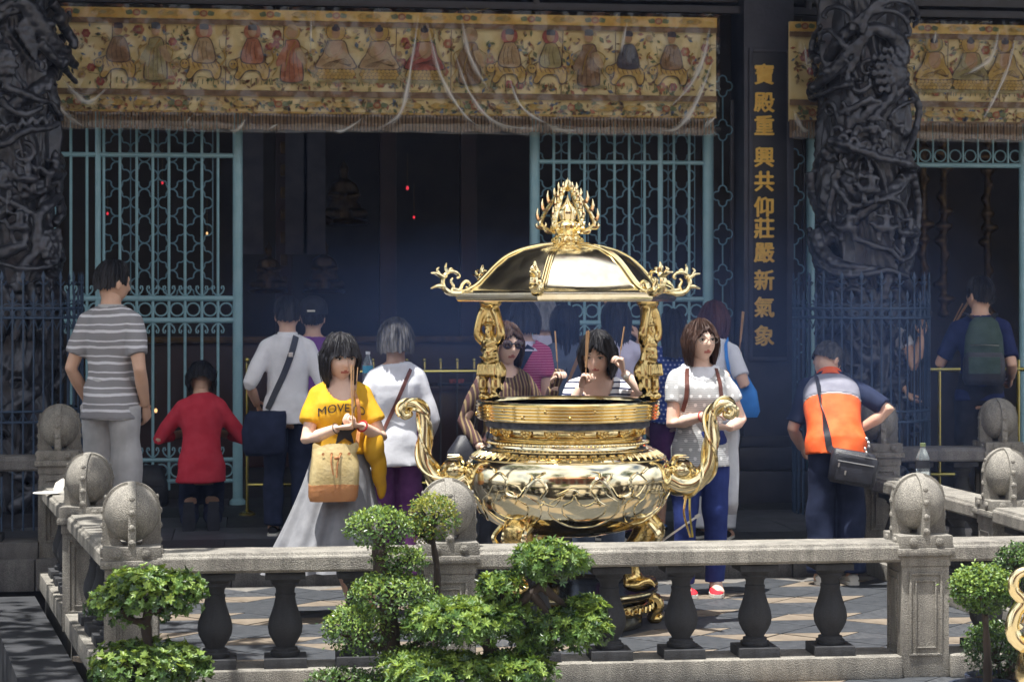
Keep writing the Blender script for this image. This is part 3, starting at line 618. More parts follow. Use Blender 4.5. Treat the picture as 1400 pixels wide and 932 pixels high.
# lotus and flaming-jewel finial
fin = MB().lathe([(.075, zz(335)), (.082, zz(331)), (.080, zz(326)), (.066, zz(322)), (.072, zz(317)), (.088, zz(313)), (.088, zz(308)), (.074, zz(304)), (.05, zz(300)), (.052, zz(296)), (.058, zz(291)), (.052, zz(286)), (.036, zz(281)), (.018, zz(276)), (.006, zz(270)), (.001, zz(266))], 28).build('finial', 'brass', can)
b = MB()
for k in range(16):
    a = k * math.pi / 8; M = Matrix.Rotation(a, 4, 'Z'); b.ell((0, -.082, zz(311)), (.014, .012, .020), 7, M, 5); b.ell((0, -.078, zz(329)), (.013, .011, .016), 7, M, 5)
b.build('lotus_petal', 'brass_deep', fin)
b = MB(); cx = 782; 
sil = smooth_path([(790, 318), (806, 316), (818, 306), (812, 290), (803, 276), (795, 264), (788, 255), (783, 247)], 5)
for k in range(6):
    a = k * math.pi / 3; M = Matrix.Rotation(a, 4, 'Z')
    ps = [((p[0] - cx) / BS, 0, zz(p[1])) for p in sil]
    b.tube(ps, list(np.interp(np.linspace(0, 1, len(ps)), [0, .3, 1], [.012, .013, .007])), 7, xf=M)
    for i in range(4, len(ps) - 4, 4):
        p = Vector(ps[i]); o_ = Vector((.045, 0, .012)) if i < 10 else Vector((.03, 0, .03))
        if i > 22: o_ *= .6
        b.tube(smooth_path([p, p + Vector((o_.x * .6, 0, 0)), p + Vector((o_.x * .85, 0, o_.z)), p + Vector((o_.x * .75, 0, o_.z * 2))], 3), [.013, .013, .012, .012, .011, .01, .009, .007, .004, .002], 6, xf=M)
        b.tube(smooth_path([p, p + Vector((-.012, 0, .012)), p + Vector((-.010, 0, .026))], 3), [.009, .009, .008, .007, .006, .004, .002], 6, xf=M)
b.tube([(0, 0, zz(262)), (0, 0, zz(252)), (0, 0, zz(243))], [.014, .008, .001], 8)
b.build('flame', 'brass', fin)
# ================================================================== EMBROIDERED VALANCES UNDER CLEAR PLASTIC
mat('silk', (.80, .62, .27), (.88, .77, .46), 3.5, .6, bump=.3, bscale=90)
mat('silk_gold', (.72, .42, .07), (.78, .56, .18), 9, .5, bump=.3, bscale=60)
mat('braid', (.17, .10, .055), (.25, .16, .09), 14, .6, bump=.4, bscale=90)
mat('fringe', (.20, .125, .075), (.32, .22, .14), 20, .7, stretch=(3, 1, .5))
mat('thread_gold', (.62, .43, .12), (.48, .30, .07), 40, .45, bump=.5, bscale=120)
mat('thread_olive', (.30, .25, .10), (.42, .36, .17), 40, .6, bump=.4, bscale=120)
mat('thread_brown', (.20, .11, .055), (.30, .18, .09), 40, .6, bump=.4, bscale=120)
mat('thread_tan', (.42, .28, .15), (.52, .38, .22), 40, .6, bump=.4, bscale=120)
mat('thread_rust', (.38, .12, .06), (.48, .19, .10), 40, .6, bump=.4, bscale=120)
mat('thread_red', (.30, .06, .05), (.40, .10, .08), 40, .6, bump=.4, bscale=120)
mat('thread_dark', (.06, .035, .025), (.09, .055, .04), 40, .6)
mat('thread_green', (.13, .17, .08), (.20, .24, .12), 40, .6)
mat('thread_blue', (.10, .15, .24), (.16, .22, .32), 40, .6)
mat('thread_navy', (.03, .03, .06), (.05, .05, .09), 40, .6)
mat('skin_thread', (.46, .27, .15), (.52, .33, .19), 30, .6)
TH = ['thread_gold', 'thread_olive', 'thread_brown', 'thread_tan', 'thread_rust', 'thread_red', 'thread_dark', 'thread_green', 'thread_blue', 'thread_navy', 'skin_thread', 'silk_gold']
TI = {n: i for i, n in enumerate(TH)}
def blob(b, pts, m, lay, n=5, th=.0022):         # flat stitched shape, layered proud of the cloth
    b.cur = TI[m]; q = smooth_path([(x, 0, z) for x, z in pts] + [(pts[0][0], 0, pts[0][1])], n)[:-1]
    b.poly([(p[0], p[2]) for p in q], -.002 * lay - th, -.002 * lay + .001); b.cur = 0
def disc(b, x, z, rx, rz, m, lay, k=16):
    b.cur = TI[m]; b.poly([(x + rx * math.cos(2 * math.pi * i / k), z + rz * math.sin(2 * math.pi * i / k)) for i in range(k)], -.002 * lay - .0022, -.002 * lay + .001); b.cur = 0
def line(b, pts, m, lay, w_=.004):
    b.cur = TI[m]; b.tube(smooth_path([(x, -.002 * lay - .002, z) for x, z in pts], 4), w_ / 2, 4); b.cur = 0
def figure_mesh(kind, robe, halo, var):
    b = MB(); r2 = random.Random(var)
    if kind == 'seated':
        disc(b, 0, .235, .072, .072, 'thread_dark', 1, 24); disc(b, 0, .235, .067, .067, halo, 2, 24); disc(b, 0, .235, .052, .052, 'thread_gold', 3, 24)
        for k in range(20): a = k * math.pi / 10; disc(b, .076 * math.cos(a), .235 + .076 * math.sin(a), .007, .007, 'silk_gold', 1, 6)
        blob(b, [(-.06, .17), (.06, .17), (.095, .08), (.135, .02), (.13, -.03), (-.13, -.03), (-.135, .02), (-.095, .08)], 'thread_dark', 3)
        blob(b, [(-.055, .165), (.055, .165), (.088, .08), (.126, .02), (.12, -.025), (-.12, -.025), (-.126, .02), (-.088, .08)], robe, 4)
        blob(b, [(-.03, .165), (.035, .165), (.05, .09), (.0, .05), (-.04, .1)], 'skin_thread', 5)
        for q in range(5): line(b, [(-.1 + q * .02, -.015), (-.03 + q * .02, .02 + q * .006), (.06 + q * .01, .0), (.11, -.018 + q * .008)], 'thread_dark', 5, .003)
        line(b, [(.05, .16), (.02, .09), (-.05, .05), (-.09, .03)], 'thread_tan', 5, .006); line(b, [(-.05, .16), (-.075, .08), (-.03, .045)], 'thread_dark', 5, .003)
        disc(b, 0, .225, .03, .038, 'skin_thread', 5); disc(b, 0, .255, .03, .02, 'thread_navy', 6); disc(b, 0, .277, .013, .012, 'thread_navy', 6)
        for row, (z0, n_, wd) in enumerate(((-.045, 9, .26), (-.068, 10, .28), (-.09, 9, .25))):
            for k in range(n_): disc(b, (k - (n_ - 1) / 2) * wd / n_, z0, wd / n_ * .62, .017, 'thread_dark', 4 + row, 10); disc(b, (k - (n_ - 1) / 2) * wd / n_, z0, wd / n_ * .5, .0135, 'thread_gold', 5 + row, 10)
        blob(b, [(-.13, -.1), (.13, -.1), (.11, -.125), (-.11, -.125)], 'thread_olive', 4)
    elif kind == 'standing':
        if halo: disc(b, .0, .225, .058, .058, halo, 1, 20); disc(b, 0, .225, .045, .045, 'thread_tan', 2, 20)
        blob(b, [(-.045, .17), (.045, .17), (.07, .05), (.085, -.08), (.06, -.13), (-.07, -.13), (-.085, -.06), (-.065, .05)], 'thread_dark', 3)
        blob(b, [(-.04, .165), (.04, .165), (.062, .05), (.076, -.08), (.055, -.122), (-.062, -.122), (-.076, -.06), (-.058, .05)], robe, 4)
        blob(b, [(-.06, .12), (-.02, .1), (-.05, .02), (-.1, -.02), (-.11, .02)], robe, 5); blob(b, [(.06, .12), (.02, .1), (.06, .02), (.1, 0), (.105, .04)], 'thread_tan', 5)
        for q in range(4): line(b, [(-.03 + q * .02, .1), (-.045 + q * .028, 0), (-.05 + q * .035, -.11)], 'thread_dark', 5, .003)
        line(b, [(.03, .16), (-.02, .08), (-.05, -.05)], 'thread_gold', 6, .006)
        disc(b, 0, .222, .03, .037, 'skin_thread', 5); blob(b, [(-.03, .235), (.03, .235), (.025, .275), (-.025, .275)], 'thread_navy' if not halo else 'thread_tan', 6)
        for s_ in (-1, 1): line(b, [(s_ * .06, .13), (s_ * .12, .08), (s_ * .1, -.02), (s_ * .14, -.09)], 'thread_gold', 2, .008)
        blob(b, [(-.1, -.12), (.1, -.12), (.11, -.14), (-.11, -.14)], 'thread_olive', 3)
    else:                                        # rider on a striped beast
        blob(b, [(-.13, .02), (-.05, .05), (.07, .03), (.13, -.02), (.125, -.1), (.08, -.12), (.05, -.06), (-.03, -.06), (-.08, -.12), (-.12, -.1), (-.1, -.04)], 'thread_dark', 1)
        blob(b, [(-.122, .014), (-.05, .043), (.066, .024), (.122, -.024), (.118, -.095), (.085, -.11), (.054, -.052), (-.03, -.052), (-.085, -.11), (-.113, -.095), (-.09, -.04)], 'thread_gold', 2)
        for q in range(7): line(b, [(-.09 + q * .032, .03), (-.1 + q * .032, -.0), (-.085 + q * .032, -.035)], 'thread_brown', 3, .006)
        disc(b, -.125, -.01, .034, .036, 'thread_dark', 3); disc(b, -.125, -.01, .029, .031, 'thread_gold', 4); disc(b, -.135, -.005, .006, .007, 'thread_dark', 5, 8); disc(b, -.115, -.005, .006, .007, 'thread_dark', 5, 8)
        if halo: disc(b, .01, .225, .06, .06, halo, 2, 20)
        blob(b, [(-.03, .175), (.05, .175), (.09, .07), (.08, .0), (-.05, -.0), (-.075, .06)], 'thread_dark', 4); blob(b, [(-.026, .17), (.046, .17), (.082, .07), (.072, .006), (-.043, .006), (-.066, .06)], robe, 5)
        for q in range(3): line(b, [(-.02 + q * .025, .15), (-.035 + q * .03, .08), (-.03 + q * .035, .02)], 'thread_dark', 6, .003)
        disc(b, .01, .222, .029, .036, 'skin_thread', 6); blob(b, [(-.02, .235), (.04, .235), (.035, .27), (-.015, .27)], 'thread_navy', 7)
        line(b, [(.12, -.02), (.16, .03), (.15, .09), (.17, .12)], 'thread_gold', 3, .012)
    for k in range(9):
        x = -.15 + k * .0375; h = r2.uniform(.02, .05)
        line(b, [(x, -.15), (x + r2.uniform(-.01, .01), -.15 + h)], r2.choice(['thread_green', 'thread_olive']), 1, .006)
    return b.mesh('embroidered_figure', TH, 60)
def valance(px0, px1, Y, figs, label, streaks, seed, topy=None):
    r2 = random.Random(seed); X0, X1 = XY(px0, Y), XY(px1, Y); W_ = X1 - X0; zt = PY(500, 17, Y).z if px0 < 600 else PY(1240, 33, Y).z
    t = thing('embroidered_valance', (X0, Y, zt), 0, label=label, cat='banner', group='embroidered temple valances')
    H = .765; s = SY((px0 + px1) / 2, Y)
    nx, nz = max(8, int(W_ / .05)), 12
    v = [(W_ * i / nx, .002 * math.sin(i * .9) + .003 * math.sin(i * .31 + 1), -H * j / nz) for j in range(nz + 1) for i in range(nx + 1)]
    f = [(j * (nx + 1) + i, j * (nx + 1) + i + 1, (j + 1) * (nx + 1) + i + 1, (j + 1) * (nx + 1) + i) for j in range(nz) for i in range(nx)]
    cl = MB().add(v, f).build('cloth', 'silk', t)
    for z0, z1, m, d in ((0, -.075, 'silk_gold', .028), (-.078, -.118, 'braid', .034), (-.60, -.645, 'braid', .034)):
        MB().box((W_ / 2, -d, (z0 + z1) / 2), (W_, .006, z0 - z1), .001).build('border', m, t)
    b = MB()                                     # fringe of pleats
    for k in range(int(W_ / .026)): x = .013 + k * .026; b.box((x, -.02 + .006 * (k % 2), -H - .062 + .006 * math.sin(k * .7)), (.019, .012, .13), .004)
    b.build('fringe', 'fringe', t, kind='stuff')
    MB().box((W_ / 2, -.018, -H + .004), (W_, .012, .014), .003).build('fringe_tape', 'thread_gold' if seed % 2 else 'braid', t)
    # scattered leaves and blossoms
    b = MB(); spots = [((XY(p[0], Y) - X0), -.36) for p in figs]
    for k in range(int(W_ * 420)):
        x, z = r2.uniform(.03, W_ - .03), r2.choice([r2.uniform(-.59, -.13), r2.uniform(-.59, -.13), r2.uniform(-.07, -.005), r2.uniform(-.75, -.66)])
        if any(abs(x - a) < (.062 if z > -.27 else .10) and -.52 < z < -.15 for a, _ in spots): continue
        a = r2.uniform(0, 6.28); L = r2.uniform(.012, .027); m = r2.choice(['thread_brown', 'thread_green', 'thread_olive', 'thread_rust', 'thread_brown', 'thread_green', 'thread_blue', 'thread_tan'])
        b.cur = TI[m]; w_ = L * r2.uniform(.35, .6); c, s_ = math.cos(a), math.sin(a)
        b.poly([(x + c * L, z + s_ * L), (x - s_ * w_, z + c * w_), (x - c * L, z - s_ * L), (x + s_ * w_, z - c * w_)], -.018, -.006)
        if k % 9 == 0: line(b, [(x, z), (x + r2.uniform(-.06, .06), z + r2.uniform(-.04, .04)), (x + r2.uniform(-.1, .1), z + r2.uniform(-.07, .07))], 'thread_olive', 5, .004)
    b.build('leaf_embroidery', TH, t, kind='stuff', sharp=60)
    fm = []
    for rr, m, m2 in ((.034, 'thread_rust', 'thread_tan'), (.03, 'thread_red', 'thread_rust'), (.026, 'thread_tan', 'thread_gold')):
        b = MB()
        for q in range(6): a = q * math.pi / 3; disc(b, rr * .6 * math.cos(a), rr * .6 * math.sin(a), rr * .5, rr * .5, m, 1 + q % 2, 8)
        disc(b, 0, 0, rr * .4, rr * .4, m2, 4, 8); fm.append(b.mesh('blossom', TH, 60))
    for k in range(int(W_ * 22)):
        x, z = r2.uniform(.05, W_ - .05), r2.uniform(-.55, -.16)
        if any(abs(x - a) < (.105 if z > -.27 else .13) and z > -.52 for a, _ in spots): continue
        obj('blossom', r2.choice(fm), t, (x, -.012, z))
    bm_ = MB(); blob(bm_, [(-.09, 0), (-.05, .025), (0, .016), (.05, .025), (.09, 0), (.05, -.022), (0, -.016), (-.05, -.022)], 'thread_gold', 1); blob(bm_, [(-.03, 0), (0, .012), (.03, 0), (0, -.012)], 'thread_olive', 2); mA = bm_.mesh('border_medallion', TH, 60)
    bm_ = MB(); disc(bm_, 0, 0, .03, .025, 'thread_rust', 1); disc(bm_, 0, 0, .017, .014, 'thread_tan', 2); blob(bm_, [(-.08, .01), (-.04, .02), (-.03, -.01), (-.07, -.015)], 'thread_green', 1); blob(bm_, [(.08, .01), (.04, .02), (.03, -.01), (.07, -.015)], 'thread_green', 1); mB = bm_.mesh('border_medallion', TH, 60)
    k = 0; x = .12
    while x < W_ - .1:
        obj('border_medallion', mA if k % 2 else mB, t, (x, -.036, -.036)); obj('border_medallion', mB if k % 3 == 0 else mA, t, (x + .06, -.03, -.70)); x += .245; k += 1
    for k in range(1, int(W_ / .42)): MB().tube([(k * .42 + .02 * math.sin(k * 2.2), -.022, -.12), (k * .42, -.022, -.6)], .0035, 4).build('seam', 'thread_brown', t)
    cache = {}
    for p in figs:
        key_ = p[1:]
        if key_ not in cache: cache[key_] = figure_mesh(*key_, len(cache) + seed)
        obj('embroidered_figure', cache[key_], t, (XY(p[0], Y) - X0, -.024, -.40), (0, 0, 0)).scale = (1.05, 1, 1.05)
    # clear plastic sheet hung over the front, pulled into diagonal folds and rolled under at the hem
    dx = .0135; nx = int(W_ / dx); zs = list(np.arange(.02, -.935, -.0135)); nz = len(zs)
    gx = np.linspace(-.01, W_ + .01, nx); GX, GZ = np.meshgrid(gx, np.array(zs)); D = np.zeros_like(GX)
    for st in streaks:
        pts = smooth_path([(PY(a, c, Y).x - X0, PY(a, c, Y).z - zt, q) for a, c, q in st], 8); pa = np.array(pts); best = np.full(GX.shape, 9.0); amp = np.zeros(GX.shape)
        for (x0, z0, q0), (x1, z1, q1) in zip(pa[:-1], pa[1:]):
            l2 = (x1 - x0) ** 2 + (z1 - z0) ** 2 + 1e-9; u = np.clip(((GX - x0) * (x1 - x0) + (GZ - z0) * (z1 - z0)) / l2, 0, 1)
            d = np.hypot(GX - x0 - u * (x1 - x0), GZ - z0 - u * (z1 - z0)); mk = d < best; best[mk] = d[mk]; amp[mk] = (q0 + u * (q1 - q0))[mk]
        D += amp * .045 * np.exp(-(best / .022) ** 2)
    D += .010 * np.sin(GX * 5.1 + GZ * 4 + seed) * np.sin(GX * 2.3 - GZ * 3) + .004 * np.sin(GX * 17 + GZ * 23) + .003 * np.sin(GX * 31 - GZ * 19)
    roll = np.clip((-.80 - GZ) / .12, 0, 1); D += .05 * np.sin(roll * math.pi * .95) + .012 * roll * np.sin(GX * 9 + 4 * np.sin(GX * 1.7))
    v = np.stack([GX, -.085 - D, GZ + .012 * roll * np.sin(GX * 3.1)], -1).reshape(-1, 3)
    f = [(j * nx + i, j * nx + i + 1, (j + 1) * nx + i + 1, (j + 1) * nx + i) for j in range(nz - 1) for i in range(nx - 1)]
    MB().add(v, f).build('plastic_cover', 'clear_plastic', t, sharp=180)
    for st in streaks:                                     # white glints along the folds, painted on as soft ribbons
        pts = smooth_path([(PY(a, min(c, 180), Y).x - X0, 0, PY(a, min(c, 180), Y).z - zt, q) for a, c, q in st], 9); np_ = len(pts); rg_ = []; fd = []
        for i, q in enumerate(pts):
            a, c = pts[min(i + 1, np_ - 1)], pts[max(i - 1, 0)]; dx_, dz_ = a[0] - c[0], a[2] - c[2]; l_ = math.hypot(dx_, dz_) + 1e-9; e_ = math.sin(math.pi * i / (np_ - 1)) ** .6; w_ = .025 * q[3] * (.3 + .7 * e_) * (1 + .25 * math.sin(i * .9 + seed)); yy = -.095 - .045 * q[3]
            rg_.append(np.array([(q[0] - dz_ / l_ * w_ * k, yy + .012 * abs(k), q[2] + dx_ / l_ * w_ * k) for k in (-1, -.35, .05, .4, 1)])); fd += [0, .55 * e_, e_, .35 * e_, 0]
        o_ = MB().loft(rg_, closed=False, caps=False).build('painted_glint', 'glint_paint', t, sharp=180); at = o_.data.attributes.new('fade', 'FLOAT', 'POINT'); at.data.foreach_set('value', fd)
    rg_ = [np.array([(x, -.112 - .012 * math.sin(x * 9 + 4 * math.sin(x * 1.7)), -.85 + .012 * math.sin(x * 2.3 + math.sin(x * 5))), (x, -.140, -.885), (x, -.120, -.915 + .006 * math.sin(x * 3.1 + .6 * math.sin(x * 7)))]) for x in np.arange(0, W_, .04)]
    MB().loft(rg_, closed=False, caps=False).build('plastic_hem', 'hem_film', t, sharp=180)
    return t
m = bpy.data.materials.new('clear_plastic'); MATS['clear_plastic'] = m; nt_, b_ = nodes(m)
tr = nt_.nodes.new('ShaderNodeBsdfTransparent'); tr.inputs['Color'].default_value = (.97, .96, .92, 1); gl = nt_.nodes.new('ShaderNodeBsdfGlossy'); gl.inputs['Roughness'].default_value = .07
fr = nt_.nodes.new('ShaderNodeFresnel'); fr.inputs['IOR'].default_value = 1.5; mu = nt_.nodes.new('ShaderNodeMath'); mu.operation = 'MULTIPLY_ADD'; mu.inputs[1].default_value = .75; mu.inputs[2].default_value = .0; mu.use_clamp = True
ms = nt_.nodes.new('ShaderNodeMixShader'); nt_.links.new(fr.outputs[0], mu.inputs[0]); nt_.links.new(mu.outputs[0], ms.inputs[0]); nt_.links.new(tr.outputs[0], ms.inputs[1]); nt_.links.new(gl.outputs[0], ms.inputs[2])
nt_.links.new(ms.outputs[0], nt_.nodes['Material Output'].inputs['Surface'])
for nm in ('glint_paint', 'hem_film'):
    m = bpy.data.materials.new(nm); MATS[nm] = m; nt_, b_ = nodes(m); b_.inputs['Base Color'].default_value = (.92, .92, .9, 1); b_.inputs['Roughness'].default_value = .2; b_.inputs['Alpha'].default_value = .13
    if nm == 'glint_paint': at_ = nt_.nodes.new('ShaderNodeAttribute'); at_.attribute_name = 'fade'; mm_ = nt_.nodes.new('ShaderNodeMath'); mm_.operation = 'MULTIPLY'; mm_.inputs[1].default_value = .62; nt_.links.new(at_.outputs['Fac'], mm_.inputs[0]); nt_.links.new(mm_.outputs[0], b_.inputs['Alpha'])  # alpha fades each painted glint out toward its edges
YV = YG - .36
valance(72, 979, YV, ((160, 'rider', 'thread_brown', None), (213, 'standing', 'thread_olive', None), (277, 'rider', 'thread_tan', 'thread_rust'), (343, 'rider', 'thread_rust', 'thread_rust'), (399, 'standing', 'thread_rust', 'thread_gold'), (459, 'seated', 'thread_tan', 'thread_gold'), (518, 'seated', 'thread_tan', 'thread_gold'), (580, 'seated', 'thread_red', 'thread_gold'), (642, 'standing', 'thread_brown', 'thread_tan'), (694, 'rider', 'thread_tan', 'thread_red'), (750, 'rider', 'thread_olive', 'thread_red'), (804, 'standing', 'thread_brown', None), (856, 'rider', 'thread_navy', None), (915, 'rider', 'thread_brown', None)),
        'long embroidered valance of seated and standing deities under clear plastic',
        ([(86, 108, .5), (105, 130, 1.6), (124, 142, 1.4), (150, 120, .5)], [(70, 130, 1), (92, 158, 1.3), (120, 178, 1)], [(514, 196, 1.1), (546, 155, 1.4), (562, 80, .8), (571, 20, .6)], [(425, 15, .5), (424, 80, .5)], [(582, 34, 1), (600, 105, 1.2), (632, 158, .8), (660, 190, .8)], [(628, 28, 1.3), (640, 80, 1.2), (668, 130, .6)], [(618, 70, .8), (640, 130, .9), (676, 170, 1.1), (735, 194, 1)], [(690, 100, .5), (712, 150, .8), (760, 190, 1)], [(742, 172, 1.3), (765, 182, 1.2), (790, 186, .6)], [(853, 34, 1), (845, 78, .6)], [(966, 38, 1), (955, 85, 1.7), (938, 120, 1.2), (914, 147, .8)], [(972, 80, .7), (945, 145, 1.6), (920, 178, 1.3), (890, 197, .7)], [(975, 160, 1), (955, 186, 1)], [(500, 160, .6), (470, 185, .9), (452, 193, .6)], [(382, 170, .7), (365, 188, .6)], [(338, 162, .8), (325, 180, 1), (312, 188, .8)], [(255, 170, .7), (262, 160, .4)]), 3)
valance(1078, 1470, YV, ((1275, 'seated', 'thread_gold', 'thread_olive'), (1325, 'seated', 'thread_olive', 'thread_gold'), (1372, 'seated', 'thread_gold', 'thread_brown'), (1425, 'seated', 'thread_olive', 'thread_gold')), 'embroidered valance with gold rosettes partly behind the carved dragon column',
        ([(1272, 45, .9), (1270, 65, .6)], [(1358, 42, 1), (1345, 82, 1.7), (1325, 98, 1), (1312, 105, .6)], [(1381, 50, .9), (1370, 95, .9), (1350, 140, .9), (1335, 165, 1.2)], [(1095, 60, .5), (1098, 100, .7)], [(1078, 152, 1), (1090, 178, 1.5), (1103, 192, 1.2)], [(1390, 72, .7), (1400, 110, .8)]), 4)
# ================================================================== CARVED DRAGON COLUMNS AND THEIR IRON FENCES
mat('bronze_black', (.032, .034, .044), (.082, .086, .104), 9, .33, metal=.4, bump=.35, bscale=30, rvar=.1)
mat('iron_blue', (.028, .055, .105), (.045, .08, .14), 8, .5, bump=.2)
YC = 14.6
def carved(pxc, feats, seed, label):
    r2 = random.Random(seed); X = XY(pxc, YC); s = SY(pxc, YC)
    t = thing('dragon_column', (X, YC, 0), -YAW - math.atan((pxc - 700) / F), label=label, cat='column', group='carved dragon columns')
    def q(px, py, r=.36, k=0):
        x = (px - pxc) / s; z = CZ - (py - 410) / s; return (x, -math.sqrt(max(.0004, r * r - x * x)) - k, z)
    MB().lathe([(.33, P), (.33, P + .1), (.27, P + .14), (.27, 5.4)], 32).build('shaft', 'bronze_black', t)
    na_, nz_ = 240, 420; th = np.linspace(0, 2 * math.pi, na_, endpoint=False)[None, :]; zc = np.linspace(P + .12, 4.5, nz_)[:, None]     # drum cut into rolling clouds and waves
    w1 = 1.1 * np.sin(3 * th + 2.1 * zc + seed) + .9 * np.sin(2 * th - 3.3 * zc + 1.7 * seed); w2 = np.sin(4 * th + 1.2 * w1 + 2.6 * zc); w3 = np.sin(6 * zc + 1.9 * w1 + 2.2 * np.sin(3 * th + zc * 2)); rr_ = .265 + .095 * (1 - np.abs(w2 * .6 + w3 * .6)) ** 1 * (.6 + .4 * np.sin(4 * th + 5 * zc)) + .007 * np.sin(22 * th + 5 * w3) * np.sin(31 * zc + 4 * w2)
    vv = np.stack([rr_ * np.sin(th), -rr_ * np.cos(th), np.broadcast_to(zc, rr_.shape)], -1).reshape(-1, 3); idx = np.arange(na_ * nz_).reshape(nz_, na_); i2 = np.roll(idx, -1, 1)
    MB().add(vv, np.stack([idx[:-1], i2[:-1], i2[1:], idx[1:]], -1).reshape(-1, 4).tolist()).build('cloud_relief', 'bronze_black', t, sharp=180)
    b = MB()
    feats(b, q)
    # swirls of cloud, branches and small riders over the rest of the drum
    def cyl(a, z, r): return (r * math.sin(a), -r * math.cos(a), z)
    for k in range(64):
        a = r2.uniform(-math.pi, math.pi); z = r2.uniform(.3, 4.4); front = abs(a) < 1.3 and z > 1.85
        if front and r2.random() < .15: continue
        rr = r2.uniform(.035, .085); sg = r2.choice((-1, 1)); ph = r2.uniform(0, 6.28); n = 16; rc = r2.uniform(.30, .385)
        b.tube([cyl(a + sg * rr * (1 - i / n) * math.cos(ph + i * .55) / .3, z + rr * (1 - i / n) * math.sin(ph + i * .55), rc + .02 * math.sin(i * .5)) for i in range(n + 1)], list(np.linspace(.021, .008, n + 1)), 7)
    for k in range(26):
        a = r2.uniform(-math.pi, math.pi); z = r2.uniform(.3, 4.6); p = [cyl(a, z, .29)]
        for i in range(4): a += r2.uniform(-.35, .35); z += r2.uniform(-.03, .15); p.append(cyl(a, z, r2.uniform(.30, .37)))
        b.tube(smooth_path(p, 4), list(np.linspace(.036, .013, 17)), 7)
    for k in range(9):
        a = r2.uniform(-1.3, 1.3); z = r2.uniform(.4, 1.9); rider(b, lambda dx, dz, r=.33: cyl(a + dx / .33, z + dz, r))
    # the coiling body under everything
    for o in (0, math.pi):
        path = [cyl(o + i * .16, .3 + i * .035, .30 + .03 * math.sin(i * .4)) for i in range(120)]
        b.tube(path, .05, 9)
    v, f, n = remesh(b, .0105, 1, .3)
    a_ = np.arctan2(v[:, 0], -v[:, 1]) * .33; zz_ = v[:, 2]                    # chiselled scales and striations
    h = .006 * np.abs(np.sin(a_ * 52 + (np.floor(zz_ * 17) % 2) * math.pi / 2)) * np.abs(np.sin(zz_ * 17 * math.pi))
    v = v + n * h[:, None]
    MB().add(v, f).build('carving', 'bronze_black', t, sharp=180)
    return t
def rider(b, c):             # small mounted warrior in high relief
    b.tube([c(-.07, 0), c(-.03, .005), c(.03, 0), c(.06, .012)], [.022, .032, .032, .026], 8)
    b.tube([c(-.07, 0), c(-.09, .035), c(-.11, .045)], [.022, .018, .012], 7); b.ell(c(-.105, .04), (.022, .018, .014), 8)
    for dx in (-.055, -.035, .035, .055): b.tube([c(dx, -.01), c(dx - .006, -.05), c(dx, -.09)], [.014, .010, .009], 6)
    b.tube([c(0, .03), c(.005, .08), c(0, .11)], [.024, .026, .018], 8); b.ell(c(0, .135, .345), (.019, .019, .022), 8); b.lathe([(.024, 0), (.01, .02), (.002, .04)], 8, c=c(0, .145, .345))
    b.tube([c(.01, .1), c(-.05, .09, .36), c(-.085, .12, .365)], [.013, .011, .01], 6); b.tube([c(-.09, .06, .37), c(-.07, .2, .37)], .006, 5); b.tube([c(.01, .1), c(.055, .08), c(.05, .05)], [.013, .011, .01], 6)
def sweep(b, q, pts, r0, r1, R_=.36, n=6, mid=None, flat=1):
    ps = smooth_path([q(*p[:2], p[2] if len(p) > 2 else R_) for p in pts], n); rad = np.linspace(r0, r1, len(ps))
    if mid: rad = np.interp(np.linspace(0, 1, len(ps)), [0, .5, 1], [r0, mid, r1])
    b.tube(ps, list(rad), 9, flat=flat); return ps
def scales(b, c, rx, rz, q, cols=6, rows=6):
    for i in range(rows):
        for j in range(cols):
            u = (j + .5 * (i % 2)) / cols * 2 - 1; w_ = (i + .5) / rows * 2 - 1
            if u * u + w_ * w_ > .95: continue
            p = Vector(q(c[0] + u * rx, c[1] + w_ * rz, .36)); k = .055 * math.sqrt(max(0, 1 - u * u - w_ * w_)); b.ell((p.x, p.y - k - .012, p.z), (.026, .014, .028), 8, rings=5)
